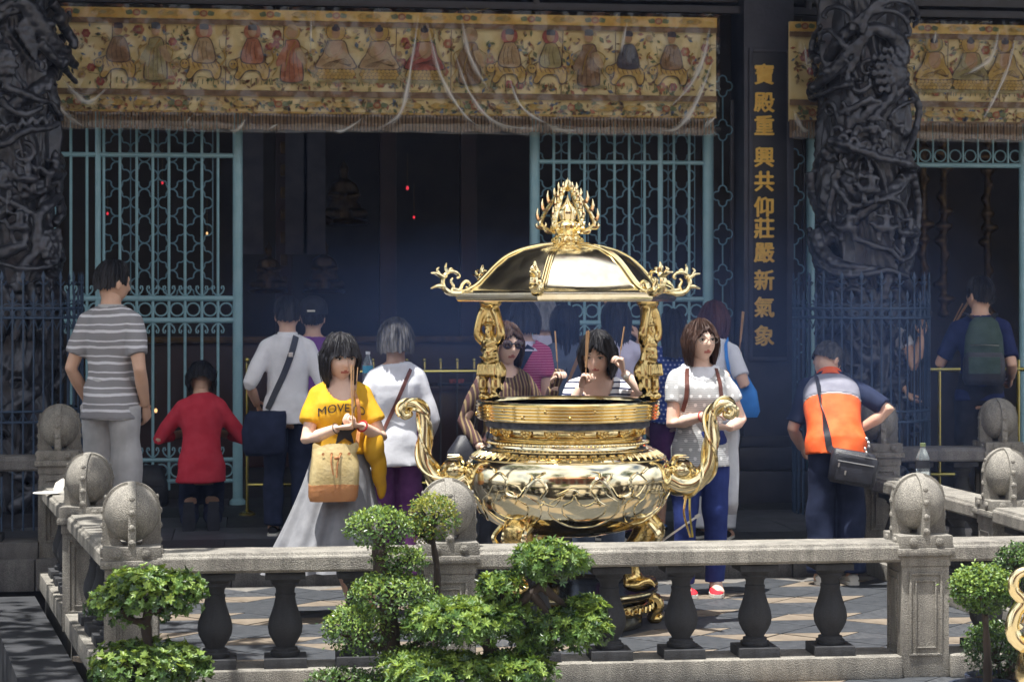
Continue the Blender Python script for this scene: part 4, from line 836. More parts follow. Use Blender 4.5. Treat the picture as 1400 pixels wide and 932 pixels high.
def feats_right(b, q):
    Z = lambda a, c: (1080 + a / 3.885, c / 3.885)
    S = lambda pts, r0, r1, R_=.36, **k: sweep(b, q, [Z(*p) for p in pts], r0, r1, R_, **k)
    for o in (0, 26):
        S([(380, 190 + o), (420, 90 + o), (520, 20 + o), (620, 25 + o), (675, 90 + o * .7), (645, 170)], .022, .012, .40)
    S([(360, 170), (430, 110), (520, 95), (590, 120), (625, 175), (625, 215), (605, 205)], .024, .012, .39)
    S([(345, 160), (390, 110), (470, 60), (560, 40)], .018, .01, .40)
    S([(335, 200), (330, 120), (280, 75), (215, 72), (180, 105), (205, 120)], .026, .013, .38)
    S([(300, 280), (260, 230), (210, 185), (170, 200), (165, 240), (195, 245)], .022, .011, .38); S([(150, 330), (120, 280), (130, 200), (170, 150)], .03, .018, .36)
    S([(370, 210), (450, 185), (530, 215), (580, 270), (570, 340), (520, 400)], .035, .085, .35, mid=.06)
    p = q(*Z(525, 410), .34); b.ell((p[0], p[1], p[2]), (.125, .085, .14), 18); scales(b, Z(530, 400), 26, 32, q)
    for k in range(6): S([(430 - k * 8, 215 + k * 10), (360 - k * 12, 245 + k * 18), (300 - k * 10, 300 + k * 22), (250 - k * 14, 350 + k * 18)], .018, .008, .375)
    for k in range(5): S([(400 - k * 8, 250 + k * 14), (350 + k * 2, 330 + k * 6), (310 - k * 3, 400 + k * 12), (330, 470 + k * 3)], .016, .009, .37)
    S([(300, 330), (230, 400), (170, 450), (110, 480)], .05, .03, .36); S([(340, 470), (250, 490), (150, 515), (105, 512)], .026, .012, .38); p = q(*Z(210, 400), .38); b.ell(p, (.045, .04, .04)); p = q(*Z(130, 470), .39); b.ell(p, (.03, .025, .02))
    S([(545, 520), (500, 580), (450, 640), (440, 665)], .030, .018, .37); S([(440, 545), (380, 575), (320, 605), (280, 600)], .028, .017, .37); S([(280, 560), (300, 590), (330, 590)], .015, .01, .38)
    for k in range(4): S([(445, 640), (420 + k * 22, 650 + k * 3), (405 + k * 30, 672)], .014, .006, .38); S([(300, 600), (270 + k * 14, 620), (262 + k * 20, 645)], .013, .006, .38)
    S([(600, 480), (650, 520), (680, 580), (665, 680), (640, 760), (610, 830)], .03, .02, .37); S([(660, 540), (620, 560), (560, 600), (520, 650)], .018, .012, .37); S([(520, 650), (560, 690), (590, 680), (585, 730)], .02, .012, .38)
    S([(215, 758), (300, 790), (400, 830), (500, 862), (620, 885), (670, 900)], .032, .026, .385)
    for k in range(7): S([(260 + k * 58, 770 + k * 17), (275 + k * 58, 740 + k * 18), (305 + k * 56, 745 + k * 18), (300 + k * 56, 775 + k * 16), (280 + k * 58, 768 + k * 17)], .018, .009, .385)
    for k in range(8): S([(240 + k * 50, 700 + 30 * (k % 3)), (265 + k * 48, 690 + 25 * (k % 2)), (290 + k * 48, 725)], .024, .012, .35)
    # lower drum: riders, branches and the great fin
    Y8 = lambda a, c: (1050 + a / 3.883, 230 + c / 3.883)
    S2 = lambda pts, r0, r1, R_=.36, **k: sweep(b, q, [Y8(*p) for p in pts], r0, r1, R_, **k)
    for x, y in ((545, 130), (430, 330), (620, 330), (745, 350)):
        px, py = Y8(x, y); rider(b, lambda dx, dz, r=.36: q(px + dx * 186, py - dz * 186, r + .02))
    S2([(380, 20), (360, 90), (400, 150), (450, 210), (560, 190), (600, 180)], .028, .016); S2([(360, 40), (350, 140), (330, 260), (400, 380)], .03, .02); S2([(600, 180), (680, 140), (720, 90), (700, 40)], .022, .014)
    S2([(640, 170), (700, 200), (740, 280), (780, 330)], .022, .016); S2([(470, 380), (560, 420), (640, 440), (700, 500)], .024, .018); S2([(760, 30), (790, 180), (785, 320), (760, 450), (700, 500)], .03, .02, .38)
    S2([(225, 320), (240, 440), (320, 540), (440, 575), (560, 560), (640, 545), (740, 585)], .022, .018, .41, n=10); S2([(260, 340), (290, 440), (370, 510), (470, 535), (600, 548)], .06, .03, .38, n=10)
    for k in range(14): u = k / 13; S2([(235 + u * 330, 380 + 175 * min(1, u * 1.8)), (222 + u * 330, 420 + 172 * min(1, u * 1.8))], .014, .006, .41)
    S2([(640, 545), (620, 620), (615, 700)], .05, .035, .35); S2([(690, 560), (740, 640), (760, 720)], .05, .03, .35)
    S2([(230, 20), (250, 150), (300, 280)], .05, .04, .34)
    for k in range(5): S2([(420 + k * 60, 640 + 20 * (k % 2)), (450 + k * 55, 720), (410 + k * 60, 800), (450 + k * 50, 900)], .04, .03, .33)
def feats_left(b, q):
    Z = lambda a, c: (a / 2.33, c / 2.33)
    S = lambda pts, r0, r1, R_=.36, **k: sweep(b, q, [Z(*p) for p in pts], r0, r1, R_, **k)
    # dragon head thrust out past the drum
    S([(60, 20), (100, 60), (140, 120), (190, 170), (235, 205)], .07, .03, .40, mid=.06); S([(120, 150), (160, 190), (200, 225), (240, 262)], .04, .014, .40); p = q(*Z(150, 95), .43); b.ell(p, (.045, .04, .04)); p = q(*Z(205, 165), .42); b.ell(p, (.04, .04, .03)); p = q(*Z(195, 205), .41); b.ell(p, (.04, .035, .045))
    for k in range(4): S([(170 + k * 18, 195 + k * 8), (178 + k * 18, 215 + k * 9)], .010, .003, .43)
    S([(160, 20), (190, 50), (215, 55), (215, 30)], .035, .015, .38); S([(180, 60), (205, 90), (230, 130), (225, 150)], .04, .03, .37)
    for k in range(5): S([(90 - k * 10, 60 + k * 12), (100 - k * 4, 120 + k * 12), (112, 180 + k * 8), (108 + k * 4, 240 - k * 4)], .015, .008, .40)
    S([(105, 215), (120, 240), (140, 235), (140, 215), (125, 212)], .016, .008, .42); S([(0, 60), (40, 30), (90, 10), (120, -20)], .03, .02, .40); S([(0, 80), (50, 60), (100, 50)], .025, .02, .39); S([(20, 20), (70, -10), (140, -30)], .024, .02, .40)
    p = q(*Z(5, 220), .36); b.ell(p, (.10, .07, .13), 16); scales(b, Z(5, 220), 22, 26, q)
    S([(10, 290), (60, 310), (120, 330), (155, 335)], .03, .02, .38); S([(0, 330), (40, 370), (90, 375), (130, 350)], .026, .02, .38); S([(150, 300), (160, 260), (175, 280)], .02, .01, .38)
    S([(-40, 480), (20, 470), (80, 430), (140, 420), (180, 400)], .03, .02, .39)
    for k in range(6): S([(-10 + k * 30, 440 - k * 8), (10 + k * 30, 415 - k * 8), (28 + k * 28, 440 - k * 8)], .02, .01, .37)
    for x, y in ((85, 580), (60, 730), (170, 560), (10, 600)):
        px, py = Z(x, y); rider(b, lambda dx, dz, r=.36: q(px + dx * 196, py - dz * 196, r + .02))
    S([(20, 540), (60, 590), (110, 620), (160, 600), (185, 560)], .022, .015); S([(0, 640), (50, 660), (110, 700), (100, 780)], .024, .02); S([(185, 630), (150, 660), (120, 700), (110, 800), (70, 850), (60, 930)], .035, .03, .37); S([(170, 500), (180, 600), (185, 680)], .03, .02, .36)
    p = q(*Z(150, 800), .36); b.ell(p, (.06, .04, .11), 14); scales(b, Z(152, 790), 14, 24, q, 4, 6)
    S([(180, 730), (186, 790), (170, 840), (130, 855), (60, 858), (0, 840)], .018, .016, .40)
    for k in range(7): S([(170, 750 + k * 14), (192 - k * 4, 760 + k * 14)], .012, .005, .40)
    S([(-20, 820), (30, 800), (80, 780)], .05, .04, .36)
    for k in range(4): S([(0 + k * 45, 900), (25 + k * 40, 980), (0 + k * 45, 1080)], .04, .03, .33)
carved(1180, feats_right, 11, 'dark carved column with scaled phoenix and riders beside the inscribed pillar')
carved(14, feats_left, 23, 'dark carved column with a dragon head thrust out toward the long valance')
def iron_fence(pxc, label):
    X = XY(pxc, YC); s = SY(pxc, YC); z = lambda py: CZ - (py - 410) / s
    t = thing('iron_fence', (X, YC, 0), 0, label=label, cat='fence', group='round iron fences at the column feet'); r = .495; n = 44
    def picket(h):
        b = MB().tube([(0, 0, P), (0, 0, h)], .0068, 6)
        b.lathe([(.004, h - .01), (.016, h + .012), (.013, h + .028), (.001, h + .062)], 8, sy=.5)
        b.tube(smooth_path([(-.034, 0, h - .012), (-.012, 0, h - .034), (0, 0, h - .03), (.012, 0, h - .034), (.034, 0, h - .012)], 3), .0045, 5); return b.mesh('picket', 'iron_blue')
    pk = [picket(z(383)), picket(z(408))]
    ar = MB().tube([(.035 * math.cos(a), 0, .035 * math.sin(a)) for a in np.linspace(0, math.pi, 9)], .004, 5).mesh('arch', 'iron_blue')
    vv = MB().tube([(-.034, 0, 0), (0, 0, -.07), (.034, 0, 0)], .004, 5).mesh('vee', 'iron_blue'); rg = ring(.026, .004).mesh('fence_ring', 'iron_blue')
    for k in range(n):
        a = 2 * math.pi * k / n; c, s_ = math.sin(a), -math.cos(a); obj('picket', pk[k % 2], t, (r * c, r * s_, 0), (0, 0, a))
        a += math.pi / n; p = (r * math.sin(a), -r * math.cos(a))
        obj('arch', ar, t, (*p, z(422)), (0, 0, a)); obj('vee', vv, t, (*p, z(436)), (0, 0, a)); obj('fence_ring', rg, t, (*p, z(428)), (0, 0, a)); obj('vee', vv, t, (*p, z(560)), (0, 0, a))
    for py in (421, 434, 558, 572): MB().tube([(r * math.cos(a), r * math.sin(a), z(py)) for a in np.linspace(0, 2 * math.pi, 61)[:-1]], .0085, 6, closed=True).build('hoop', 'iron_blue', t)
    return t
iron_fence(1177, 'round blue-black iron fence with spear tips below the carved phoenix column')
iron_fence(14, 'round blue-black iron fence with spear tips behind the porch balustrade')
# ================================================================== INSIDE THE HALL
mat('lacquer', (.022, .010, .012), (.035, .015, .016), 5, .35)
mat('altar_gold', (.10, .06, .022), (.045, .028, .012), 12, .4, metal=.6, bump=.4)
mat('brass_rail', (.50, .43, .13), (.42, .34, .09), 9, .25, metal=.9)
mat('cloth_dim', (.05, .05, .07), (.08, .08, .10), 6, .8)
emis('lamp_red', (1, .05, .08), .4); emis('lamp_warm', (1, .6, .25), .7)
for k, (px, py, Y, c, rr) in enumerate(((557, 257, 19, 'lamp_red', .013), (566, 297, 19, 'lamp_red', .010), (222, 250, 19, 'lamp_red', .010), (147, 292, 19, 'lamp_red', .010), (283, 319, 18.5, 'lamp_warm', .009), (213, 561, 17.2, 'lamp_warm', .013))):
    p = PY(px, py, Y); t = thing('altar_lamp', p, label='tiny %s altar lamp glowing in the dark hall%s' % (('red', '')[c != 'lamp_red'] or 'warm', (' above the white-shirted worshippers', ' under the higher red lamp', ' seen through gate bars near striped man', ' low beside the thin gate post', ' small and warm behind gate lattice', ' low behind the kneeling woman')[k]), cat='lamp', group='altar lamps')
    MB().ell((0, 0, 0), (rr, rr, rr * 1.4), 10).build('flame_glass', c, t); MB().lathe([(rr * .8, -rr * 1.4), (rr * 1.1, -rr * 1.7), (rr * .6, -rr * 2.2)], 10).build('cup', 'altar_gold', t)
    MB().tube([(0, 0, rr * 1.3), (0, 0, rr * 1.3 + .3)], .004, 5).build('hanger', 'altar_gold', t)
def statue(px, py, Y, h, label):
    p = PY(px, py, Y); t = thing('altar_statue', p, label=label, cat='statue', group='gilded statues on the altar'); b = MB()
    b.tube([(0, 0, 0), (0, 0, h * .25), (0, 0, h * .45), (0, 0, h * .66), (0, 0, h * .74)], [h * .32, h * .30, h * .2, h * .18, h * .07], 12, flat=.8); b.ell((0, 0, h * .83), (h * .09, h * .1, h * .12)); b.lathe([(h * .1, 0), (h * .06, h * .08), (.002, h * .18)], 10, c=(0, 0, h * .9))
    for s_ in (-1, 1): b.tube([(s_ * h * .17, 0, h * .62), (s_ * h * .25, -h * .1, h * .42), (s_ * h * .05, -h * .22, h * .4)], [h * .07, h * .06, h * .05], 8); b.tube([(s_ * h * .1, -h * .1, h * .1), (s_ * h * .36, -h * .15, h * .1), (s_ * h * .1, -h * .3, h * .08)], h * .09, 8)
    v, f, n = remesh(b, h * .03, 1); MB().add(v, f).build('figure', 'altar_gold', t, sharp=90); MB().lathe([(h * .42, -.1 * h), (h * .46, -.05 * h), (h * .4, 0)], 14).build('lotus_base', 'altar_gold', t)
statue(367, 395, 19.6, .42, 'dim gilded statue seated deep in the hall near the gate post'); statue(443, 395, 19.6, .45, 'dim gilded statue seated deep in the hall behind the cap wearer'); statue(470, 300, 20.2, .55, 'high gilded statue barely lit in the hall darkness')
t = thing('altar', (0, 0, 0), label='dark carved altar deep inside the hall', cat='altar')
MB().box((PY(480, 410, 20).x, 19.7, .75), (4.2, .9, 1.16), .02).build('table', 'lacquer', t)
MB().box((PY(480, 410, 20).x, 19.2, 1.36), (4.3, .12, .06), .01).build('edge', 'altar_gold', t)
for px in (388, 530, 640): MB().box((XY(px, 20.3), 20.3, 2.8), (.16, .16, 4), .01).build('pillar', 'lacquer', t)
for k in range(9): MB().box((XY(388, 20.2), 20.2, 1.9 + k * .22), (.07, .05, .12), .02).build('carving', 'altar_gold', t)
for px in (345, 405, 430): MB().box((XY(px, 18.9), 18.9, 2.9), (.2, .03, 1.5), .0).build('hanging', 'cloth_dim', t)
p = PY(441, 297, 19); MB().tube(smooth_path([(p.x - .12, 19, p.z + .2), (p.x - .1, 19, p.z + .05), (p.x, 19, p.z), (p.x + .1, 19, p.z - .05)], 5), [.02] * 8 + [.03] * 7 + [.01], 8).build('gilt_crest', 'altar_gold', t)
# lacquer table with offerings, brass crowd rail
x0, x1 = XY(588, 15.2), XY(662, 15.2); zt = PY(620, 527, 15.2).z
t = thing('offering_table', ((x0 + x1) / 2, 15.4, 0), label='dark lacquered offering table behind the brass rail', cat='table')
MB().box((0, 0, zt - .02), (x1 - x0 + .05, .5, .04), .006).build('table_top', 'lacquer', t); MB().box((0, 0, (zt + P) / 2 - .02), (x1 - x0, .44, zt - P - .04), .004).build('cabinet', 'lacquer', t)
b = MB(); b.lathe([(.14, 0), (.16, .012), (.155, .016)], 20); dish = b.build('offering_dish', 'cloth_dim', None, (XY(624, 15.3), 15.3, zt), label='shallow dish on the lacquered offering table', cat='dish')
for k in range(4):
    t2 = thing('red_candle_cup', (XY(617 + k * 5, 15.26), 15.26 + .03 * (k % 2), zt + .016), label='small red cup in the offering dish', cat='cup', group='red cups in the dish'); MB().lathe([(.012, 0), (.018, .02), (.016, .03), (.004, .03)], 10).build('cup_body', 'thread_red', t2)
t = thing('brass_rail', (0, 0, 0), label='yellow brass crowd rail with knobbed uprights before the altar', cat='railing'); Yr = 14.95
z = PY(570, 508, Yr).z; MB().tube([(XY(470, Yr), Yr, z), (XY(735, Yr), Yr, z)], .015, 8).build('top_bar', 'brass_rail', t)
zl = PY(570, 660, Yr).z; MB().tube([(XY(338, Yr), Yr, zl), (XY(735, Yr), Yr, zl)], .012, 8).build('low_bar', 'brass_rail', t)
for px in (485, 510, 533, 556, 580, 602, 625, 648, 671, 694): u_ = MB().tube([(XY(px, Yr), Yr, P), (XY(px, Yr), Yr, z + .075)], .008, 6).build('upright', 'dark_beam', t); MB().tube([(XY(px, Yr), Yr, z + .02), (XY(px, Yr), Yr, z + .076)], .009, 6).ell((XY(px, Yr), Yr, z + .085), (.013, .013, .016), 8).build('knob', 'brass_rail', u_)
t = thing('brass_stanchion', (XY(338, Yr), Yr, 0), label='thin brass stanchion beside the teal gate post', cat='stanchion'); MB().tube([(0, 0, P), (0, 0, PY(338, 495, Yr).z)], .012, 8).build('pole', 'brass_rail', t); MB().ell((0, 0, PY(338, 492, Yr).z), (.02, .02, .024), 10).build('knob', 'brass_rail', t); MB().lathe([(.06, P), (.06, P + .02), (.02, P + .04)], 12).build('foot', 'brass_rail', t)
t = thing('brass_rail', (0, 0, 0), label='brass rail behind the man with the backpack', cat='railing')
for py in (505, 648): z = PY(1330, py, 14.9).z; MB().tube([(XY(1262, 14.9), 14.9, z), (XY(1440, 14.9), 14.9, z)], .016, 8).build('bar', 'brass_rail', t)
for px in (1284, 1392): MB().tube([(XY(px, 14.9), 14.9, P), (XY(px, 14.9), 14.9, PY(1330, 492, 14.9).z)], .014, 8).build('upright', 'brass_rail', t)
for k, (px, Y) in enumerate(((1290, 19), (1350, 19.4), (1262, 18.6))):
    b = MB(); X = XY(px, Y)
    b.tube([(X, Y, 1.55), (X, Y, 3.6)], .035, 8)
    for i in range(14): b.ell((X + .03 * math.sin(i * 2.1 + k), Y, 1.6 + i * .14), (.07 + .03 * math.sin(i * 1.3), .05, .05), 8)
    v, f, n = remesh(b, .02, 1); MB().add(v, f).build('gilt_hanging', 'altar_gold', None, kind='thing', label='dim gilt carved hanging inside the doorway, %s' % ('near the doorway edge', 'above the backpack man', 'beside the carved column')[k], cat='hanging', group='gilt hangings in the side doorway')
# ================================================================== PEOPLE: one continuous body each, clothes and hair as children
mat('skin', (.60, .36, .25), (.66, .42, .30), 10, .5, sub=.08, bump=.05, bscale=60)
mat('skin_fair', (.72, .48, .37), (.78, .55, .44), 10, .48, sub=.08, bump=.05, bscale=60)
mat('lips', (.42, .13, .11), rough=.4); mat('eye_white', (.55, .53, .50), rough=.3); mat('eye_dark', (.012, .009, .008), rough=.25); mat('brow', (.03, .022, .018), rough=.7)
def hairmat(n, c, c2): return mat(n, c, c2, 40, .5, bump=.6, bscale=160, stretch=(1, 1, .12), spec=.28)
hairmat('hair_black', (.008, .008, .011), (.022, .021, .026)); hairmat('hair_brown', (.03, .014, .010), (.06, .03, .022)); hairmat('hair_grey', (.025, .024, .027), (.12, .118, .125)); hairmat('hair_red', (.045, .012, .012), (.085, .026, .024)); hairmat('hair_silver', (.16, .165, .18), (.32, .32, .34))
def cloth(n, c, c2=None, rough=.85, sc=14): return mat(n, c, c2 or tuple(x * .82 for x in c), sc, rough, bump=.3, bscale=20, spec=.25)
def pattern(name, fn, rough=.85):
    m = bpy.data.materials.new(name); MATS[name] = m; t, b = nodes(m); b.inputs['Roughness'].default_value = rough; b.inputs['Specular IOR Level'].default_value = .25
    co = t.nodes.new('ShaderNodeTexCoord'); sp = t.nodes.new('ShaderNodeSeparateXYZ'); t.links.new(co.outputs['Object'], sp.inputs[0])
    nz = t.nodes.new('ShaderNodeTexNoise'); nz.inputs['Scale'].default_value = 6; t.links.new(co.outputs['Object'], nz.inputs['Vector'])
    class G:
        x, y, z, n = sp.outputs['X'], sp.outputs['Y'], sp.outputs['Z'], nz.outputs['Fac']; vec = co.outputs['Object']
        @staticmethod
        def op(o, a, c=0., d=0., clamp=False):
            n = t.nodes.new('ShaderNodeMath'); n.operation = o; n.use_clamp = clamp
            for i, v in enumerate((a, c, d)):
                if isinstance(v, (int, float)): n.inputs[i].default_value = v
                else: t.links.new(v, n.inputs[i])
            return n.outputs[0]
        @staticmethod
        def mix(f, a, c):
            n = t.nodes.new('ShaderNodeMix'); n.data_type = 'RGBA'; t.links.new(f, n.inputs['Factor'])
            for k, v in (('A', a), ('B', c)):
                if isinstance(v, tuple): n.inputs[k].default_value = (*v, 1)
                else: t.links.new(v, n.inputs[k])
            return n.outputs['Result']
    t.links.new(fn(G), b.inputs['Base Color'])
    n2 = t.nodes.new('ShaderNodeTexNoise'); n2.inputs['Scale'].default_value = 200; t.links.new(co.outputs['Object'], n2.inputs['Vector']); bp = t.nodes.new('ShaderNodeBump'); bp.inputs['Strength'].default_value = .3; bp.inputs['Distance'].default_value = .006; t.links.new(n2.outputs['Fac'], bp.inputs['Height']); t.links.new(bp.outputs['Normal'], b.inputs['Normal'])
    return m
def band(G, coord, period, duty, off=0., wob=.0):     # 1 inside stripes
    c = G.op('MULTIPLY_ADD', G.n, wob, coord) if wob else coord
    return G.op('LESS_THAN', G.op('FRACT', G.op('MULTIPLY_ADD', c, 1 / period, off + 20)), duty)
pattern('polo_stripe', lambda G: G.mix(G.op('MAXIMUM', band(G, G.z, .098, .17, 0, .03), band(G, G.z, .098, .10, .55, .03)), (.27, .265, .28), (.68, .68, .72)))
pattern('breton', lambda G: G.mix(band(G, G.z, .034, .30, 0, .01), (.74, .74, .76), (.035, .04, .09)))
pattern('pink_stripe', lambda G: G.mix(band(G, G.z, .0165, .42), (.36, .03, .13), (.55, .16, .27)))
pattern('knit_stripe', lambda G: G.mix(band(G, G.x, .024, .35, 0, .02), G.mix(band(G, G.x, .048, .5), (.06, .035, .035), (.10, .05, .05)), (.26, .19, .10)))
def dots(G, per, rad, base, dot):
    rowi = G.op('FLOOR', G.op('MULTIPLY', G.z, 1 / per)); sh = G.op('MULTIPLY', G.op('MODULO', rowi, 2.), .5)
    fx = G.op('SUBTRACT', G.op('FRACT', G.op('ADD', G.op('MULTIPLY_ADD', G.x, 1 / per, 50.), sh)), .5); fz = G.op('SUBTRACT', G.op('FRACT', G.op('MULTIPLY', G.z, 1 / per)), .5)
    return G.mix(G.op('LESS_THAN', G.op('SQRT', G.op('ADD', G.op('MULTIPLY', fx, fx), G.op('MULTIPLY', fz, fz))), rad), base, dot)
pattern('dotted_grey', lambda G: dots(G, .052, .19, G.mix(G.op('MULTIPLY', band(G, G.z, .012, .45, 0, .012), G.op('MULTIPLY_ADD', G.n, 2.2, -.5, clamp=True)), (.55, .555, .56), (.30, .31, .32)), (.82, .82, .82)))
pattern('dotted_blue', lambda G: dots(G, .03, .22, (.035, .07, .33), (.6, .65, .85)))
def unit(v): v = Vector(v); return v.normalized() if v.length > 1e-9 else Vector((0, 0, 1))
def head_mesh(b, M, sc_, fem=True, skin=0, lip=1, eyes=True, jaw=1.0):
    nr, ns = 44, 52; vs = []
    for i in range(nr + 1):
        ph = math.pi * i / nr; z = math.cos(ph)
        for j in range(ns):
            th = 2 * math.pi * j / ns; sx_, cy = math.sin(th), -math.cos(th); r = math.sin(ph)
            X, Y, Z = r * sx_ * .074, r * cy * .094, z * (.112 if z > 0 else .108)
            if Z < 0:
                q = -Z / .108; X *= 1 - .30 * q ** 1.6 * jaw; Y = Y * (1 - .10 * q ** 2) if Y < 0 else Y * (1 - .55 * q)
                if Y < 0: Y += -.004 * q
            if Y < 0:
                fz = Y / .094
                g = lambda x0, z0, sx0, sz0: math.exp(-((X - x0) / sx0) ** 2 - ((Z - z0) / sz0) ** 2)
                Y = Y * .93 - .004
                Y -= .018 * g(0, -.022, .011, .017) + .010 * g(0, .0, .008, .024)                        # nose
                Y += .010 * (g(.030, .010, .016, .011) + g(-.030, .010, .016, .011))                     # sockets
                Y -= .004 * (g(.03, .028, .025, .008) + g(-.03, .028, .025, .008)) + .0065 * g(0, -.056, .021, .010) - .004 * g(0, -.056, .02, .0025) + .006 * g(0, -.094, .022, .013)
                Y -= .004 * (g(.04, -.025, .018, .02) + g(-.04, -.025, .018, .02)) - .003 * g(0, -.072, .02, .007) - .003 * (g(.017, -.03, .006, .012) + g(-.017, -.03, .006, .012))
            vs.append((X, Y, Z))
    fs = []
    for i in range(nr):
        for j in range(ns): fs.append((i * ns + j, i * ns + (j + 1) % ns, (i + 1) * ns + (j + 1) % ns, (i + 1) * ns + j))
    S_ = Matrix.Scale(sc_, 4); X_ = M @ S_
    lf, of = [], []
    for f in fs:
        c = np.mean([vs[k] for k in f], 0)
        (lf if (c[1] < -.06 and (c[0] / .023) ** 2 + ((c[2] + .056) / .0085) ** 2 < 1) else of).append(f)
    b.cur = skin; b.add(vs, of + []); b.v[-1] = np.array([X_ @ Vector(v) for v in vs]); off = b.n - len(vs)
    b.cur = lip; b.f += [tuple(k + off for k in f) for f in lf]; b.m += [lip] * len(lf); b.cur = skin
    for s_ in (-1, 1):
        b.ell((s_ * .073, .012, -.006), (.009, .019, .031), 10, X_, 7)
        if eyes:
            b.cur = 2; b.ell((s_ * .031, -.0765, .0085), (.0135, .007, .0062), 12, X_, 7); b.cur = 3; b.ell((s_ * .031, -.0815, .0085), (.0062, .004, .0060), 10, X_, 6)
            b.tube([(s_ * .0165, -.0815, .010), (s_ * .026, -.0850, .0152), (s_ * .038, -.0825, .0148), (s_ * .0465, -.0755, .010)], [.0012, .002, .002, .001], 5, xf=X_)
            b.cur = 4; b.tube([(s_ * .015, -.0865, .028), (s_ * .03, -.0865, .034), (s_ * .048, -.0765, .029)], [.0032, .0034, .0012], 6, flat=.6, xf=X_); b.cur = skin
def hair_mesh(M, sc_, style, mname, seed=1, long_=.0):
    r2 = random.Random(seed); na, no, ni = 132, 18, 6; ph = [(r2.uniform(0, 6.28), r2.uniform(6, 34), r2.uniform(.2, 1)) for _ in range(10)]
    def wob(a): return sum(w_ * math.sin(f_ * a + p) for p, f_, w_ in ph) / 4
    def end(a):         # lowest point of the hair at this bearing (0 = front)
        d = abs((a + math.pi) % (2 * math.pi) - math.pi); D = math.degrees(d)
        if style == 'man': return float(np.interp(D, [0, 45, 58, 66, 80, 100, 125, 180], [.062, .060, .03, -.012, -.004, -.014, -.038, -.048]))
        if style == 'bowl': return float(np.interp(D, [0, 40, 52, 62, 100, 180], [.03, .028, -.01, -.075, -.085, -.085])) + long_
        if style == 'bob': return float(np.interp(D, [0, 12, 28, 44, 54, 62, 100, 180], [.072, .060, .045, .012, -.06, -.115, -.125, -.125])) + (long_ if D > 50 else 0)
        if style == 'bangs': return float(np.interp(D, [0, 42, 52, 62, 100, 180], [.022, .018, -.03, -.11, -.12, -.12])) + (long_ if D > 50 else 0)
        if style == 'long': return float(np.interp(D, [0, 30, 50, 66, 100, 180], [.07, .05, -.02, -.13, -.22, -.26])) + (long_ if D > 60 else 0)
        return float(np.interp(D, [0, 40, 60, 75, 110, 180], [.065, .05, -.01, -.05, -.085, -.09]))
    thick = {'man': .013, 'bowl': .024, 'bob': .017, 'bangs': .015, 'long': .015, 'puff': .028}.get(style, .016)
    rows = []; jit = [r2.uniform(-.0028, .0028) for _ in range(na)]
    for k in range(na):
        a = 2 * math.pi * k / na; e = end(a) + r2.uniform(-.008, .008) + .006 * wob(a * 1.7); w_ = wob(a); line_ = []
        dx, dy = math.sin(a), -math.cos(a)
        for i in range(no):
            u = i / (no - 1); Zt = .112 + thick; z = Zt + (e - Zt) * (u ** 1.5 * .55 + u * .45)
            tk = thick * (1 + .35 * w_ * u) + .003 * math.sin(9 * a + 5 * u + seed) + jit[k] * u
            if style == 'man': tk = .004 + (tk - .004) * (1 - max(0, u - .45) / .55)
            if z > 0: rr = math.sqrt(max(0, 1 - (z / Zt) ** 2))
            else: rr = 1.0 - .25 * min(1, (-z / .13)) ** 2 * (1 if style in ('bob', 'bangs', 'bowl') else .5)
            rx, ry = .074 + tk, .095 + tk
            if style in ('bob', 'bangs', 'bowl') and z < .02: rx += .010; ry += .004
            line_.append((dx * rr * rx, dy * rr * ry + .004 + (.012 if (style == 'long' and z < -.1) else 0), z))
        for i in range(1, ni):
            u = i / (ni - 1); x, y, z = line_[no - 1]; zz_ = z + (.02 - z) * u * .8; q = 1 - .16 * u ** .5; line_.append((x * q, (y - .004) * q + .004, zz_))
        rows.append(line_)
    L = len(rows[0]); v = [p for r_ in rows for p in r_]; f = []
    for k in range(na):
        for i in range(L - 1): a, c = k * L + i, ((k + 1) % na) * L + i; f.append((a, c, c + 1, a + 1))
    X_ = M @ Matrix.Scale(sc_, 4); b = MB(); b.add([tuple(X_ @ Vector(p)) for p in v], f)
    for k in range(170):                                   # loose strands over the surface
        rw = rows[r2.randrange(na)]; o = r2.uniform(.0, .0035) * (2.2 if r2.random() < .12 else 1); i0 = r2.randrange(0, 7); i1 = r2.randrange(12, no); tw = r2.uniform(-.006, .006); pts = []
        for i in range(i0, i1, 2):
            x, y, z = rw[i]; l_ = math.hypot(x, y) + 1e-6; u = (i - i0) / (i1 - i0); pts.append(X_ @ Vector((x * (1 + o / l_) - y / l_ * tw * u, y * (1 + o / l_) + x / l_ * tw * u, z + o - (.012 * u if i1 == no - 1 else 0))))
        if len(pts) > 2: b.tube(pts, [.0022] * (len(pts) - 1) + [.0006], 3)
    return b
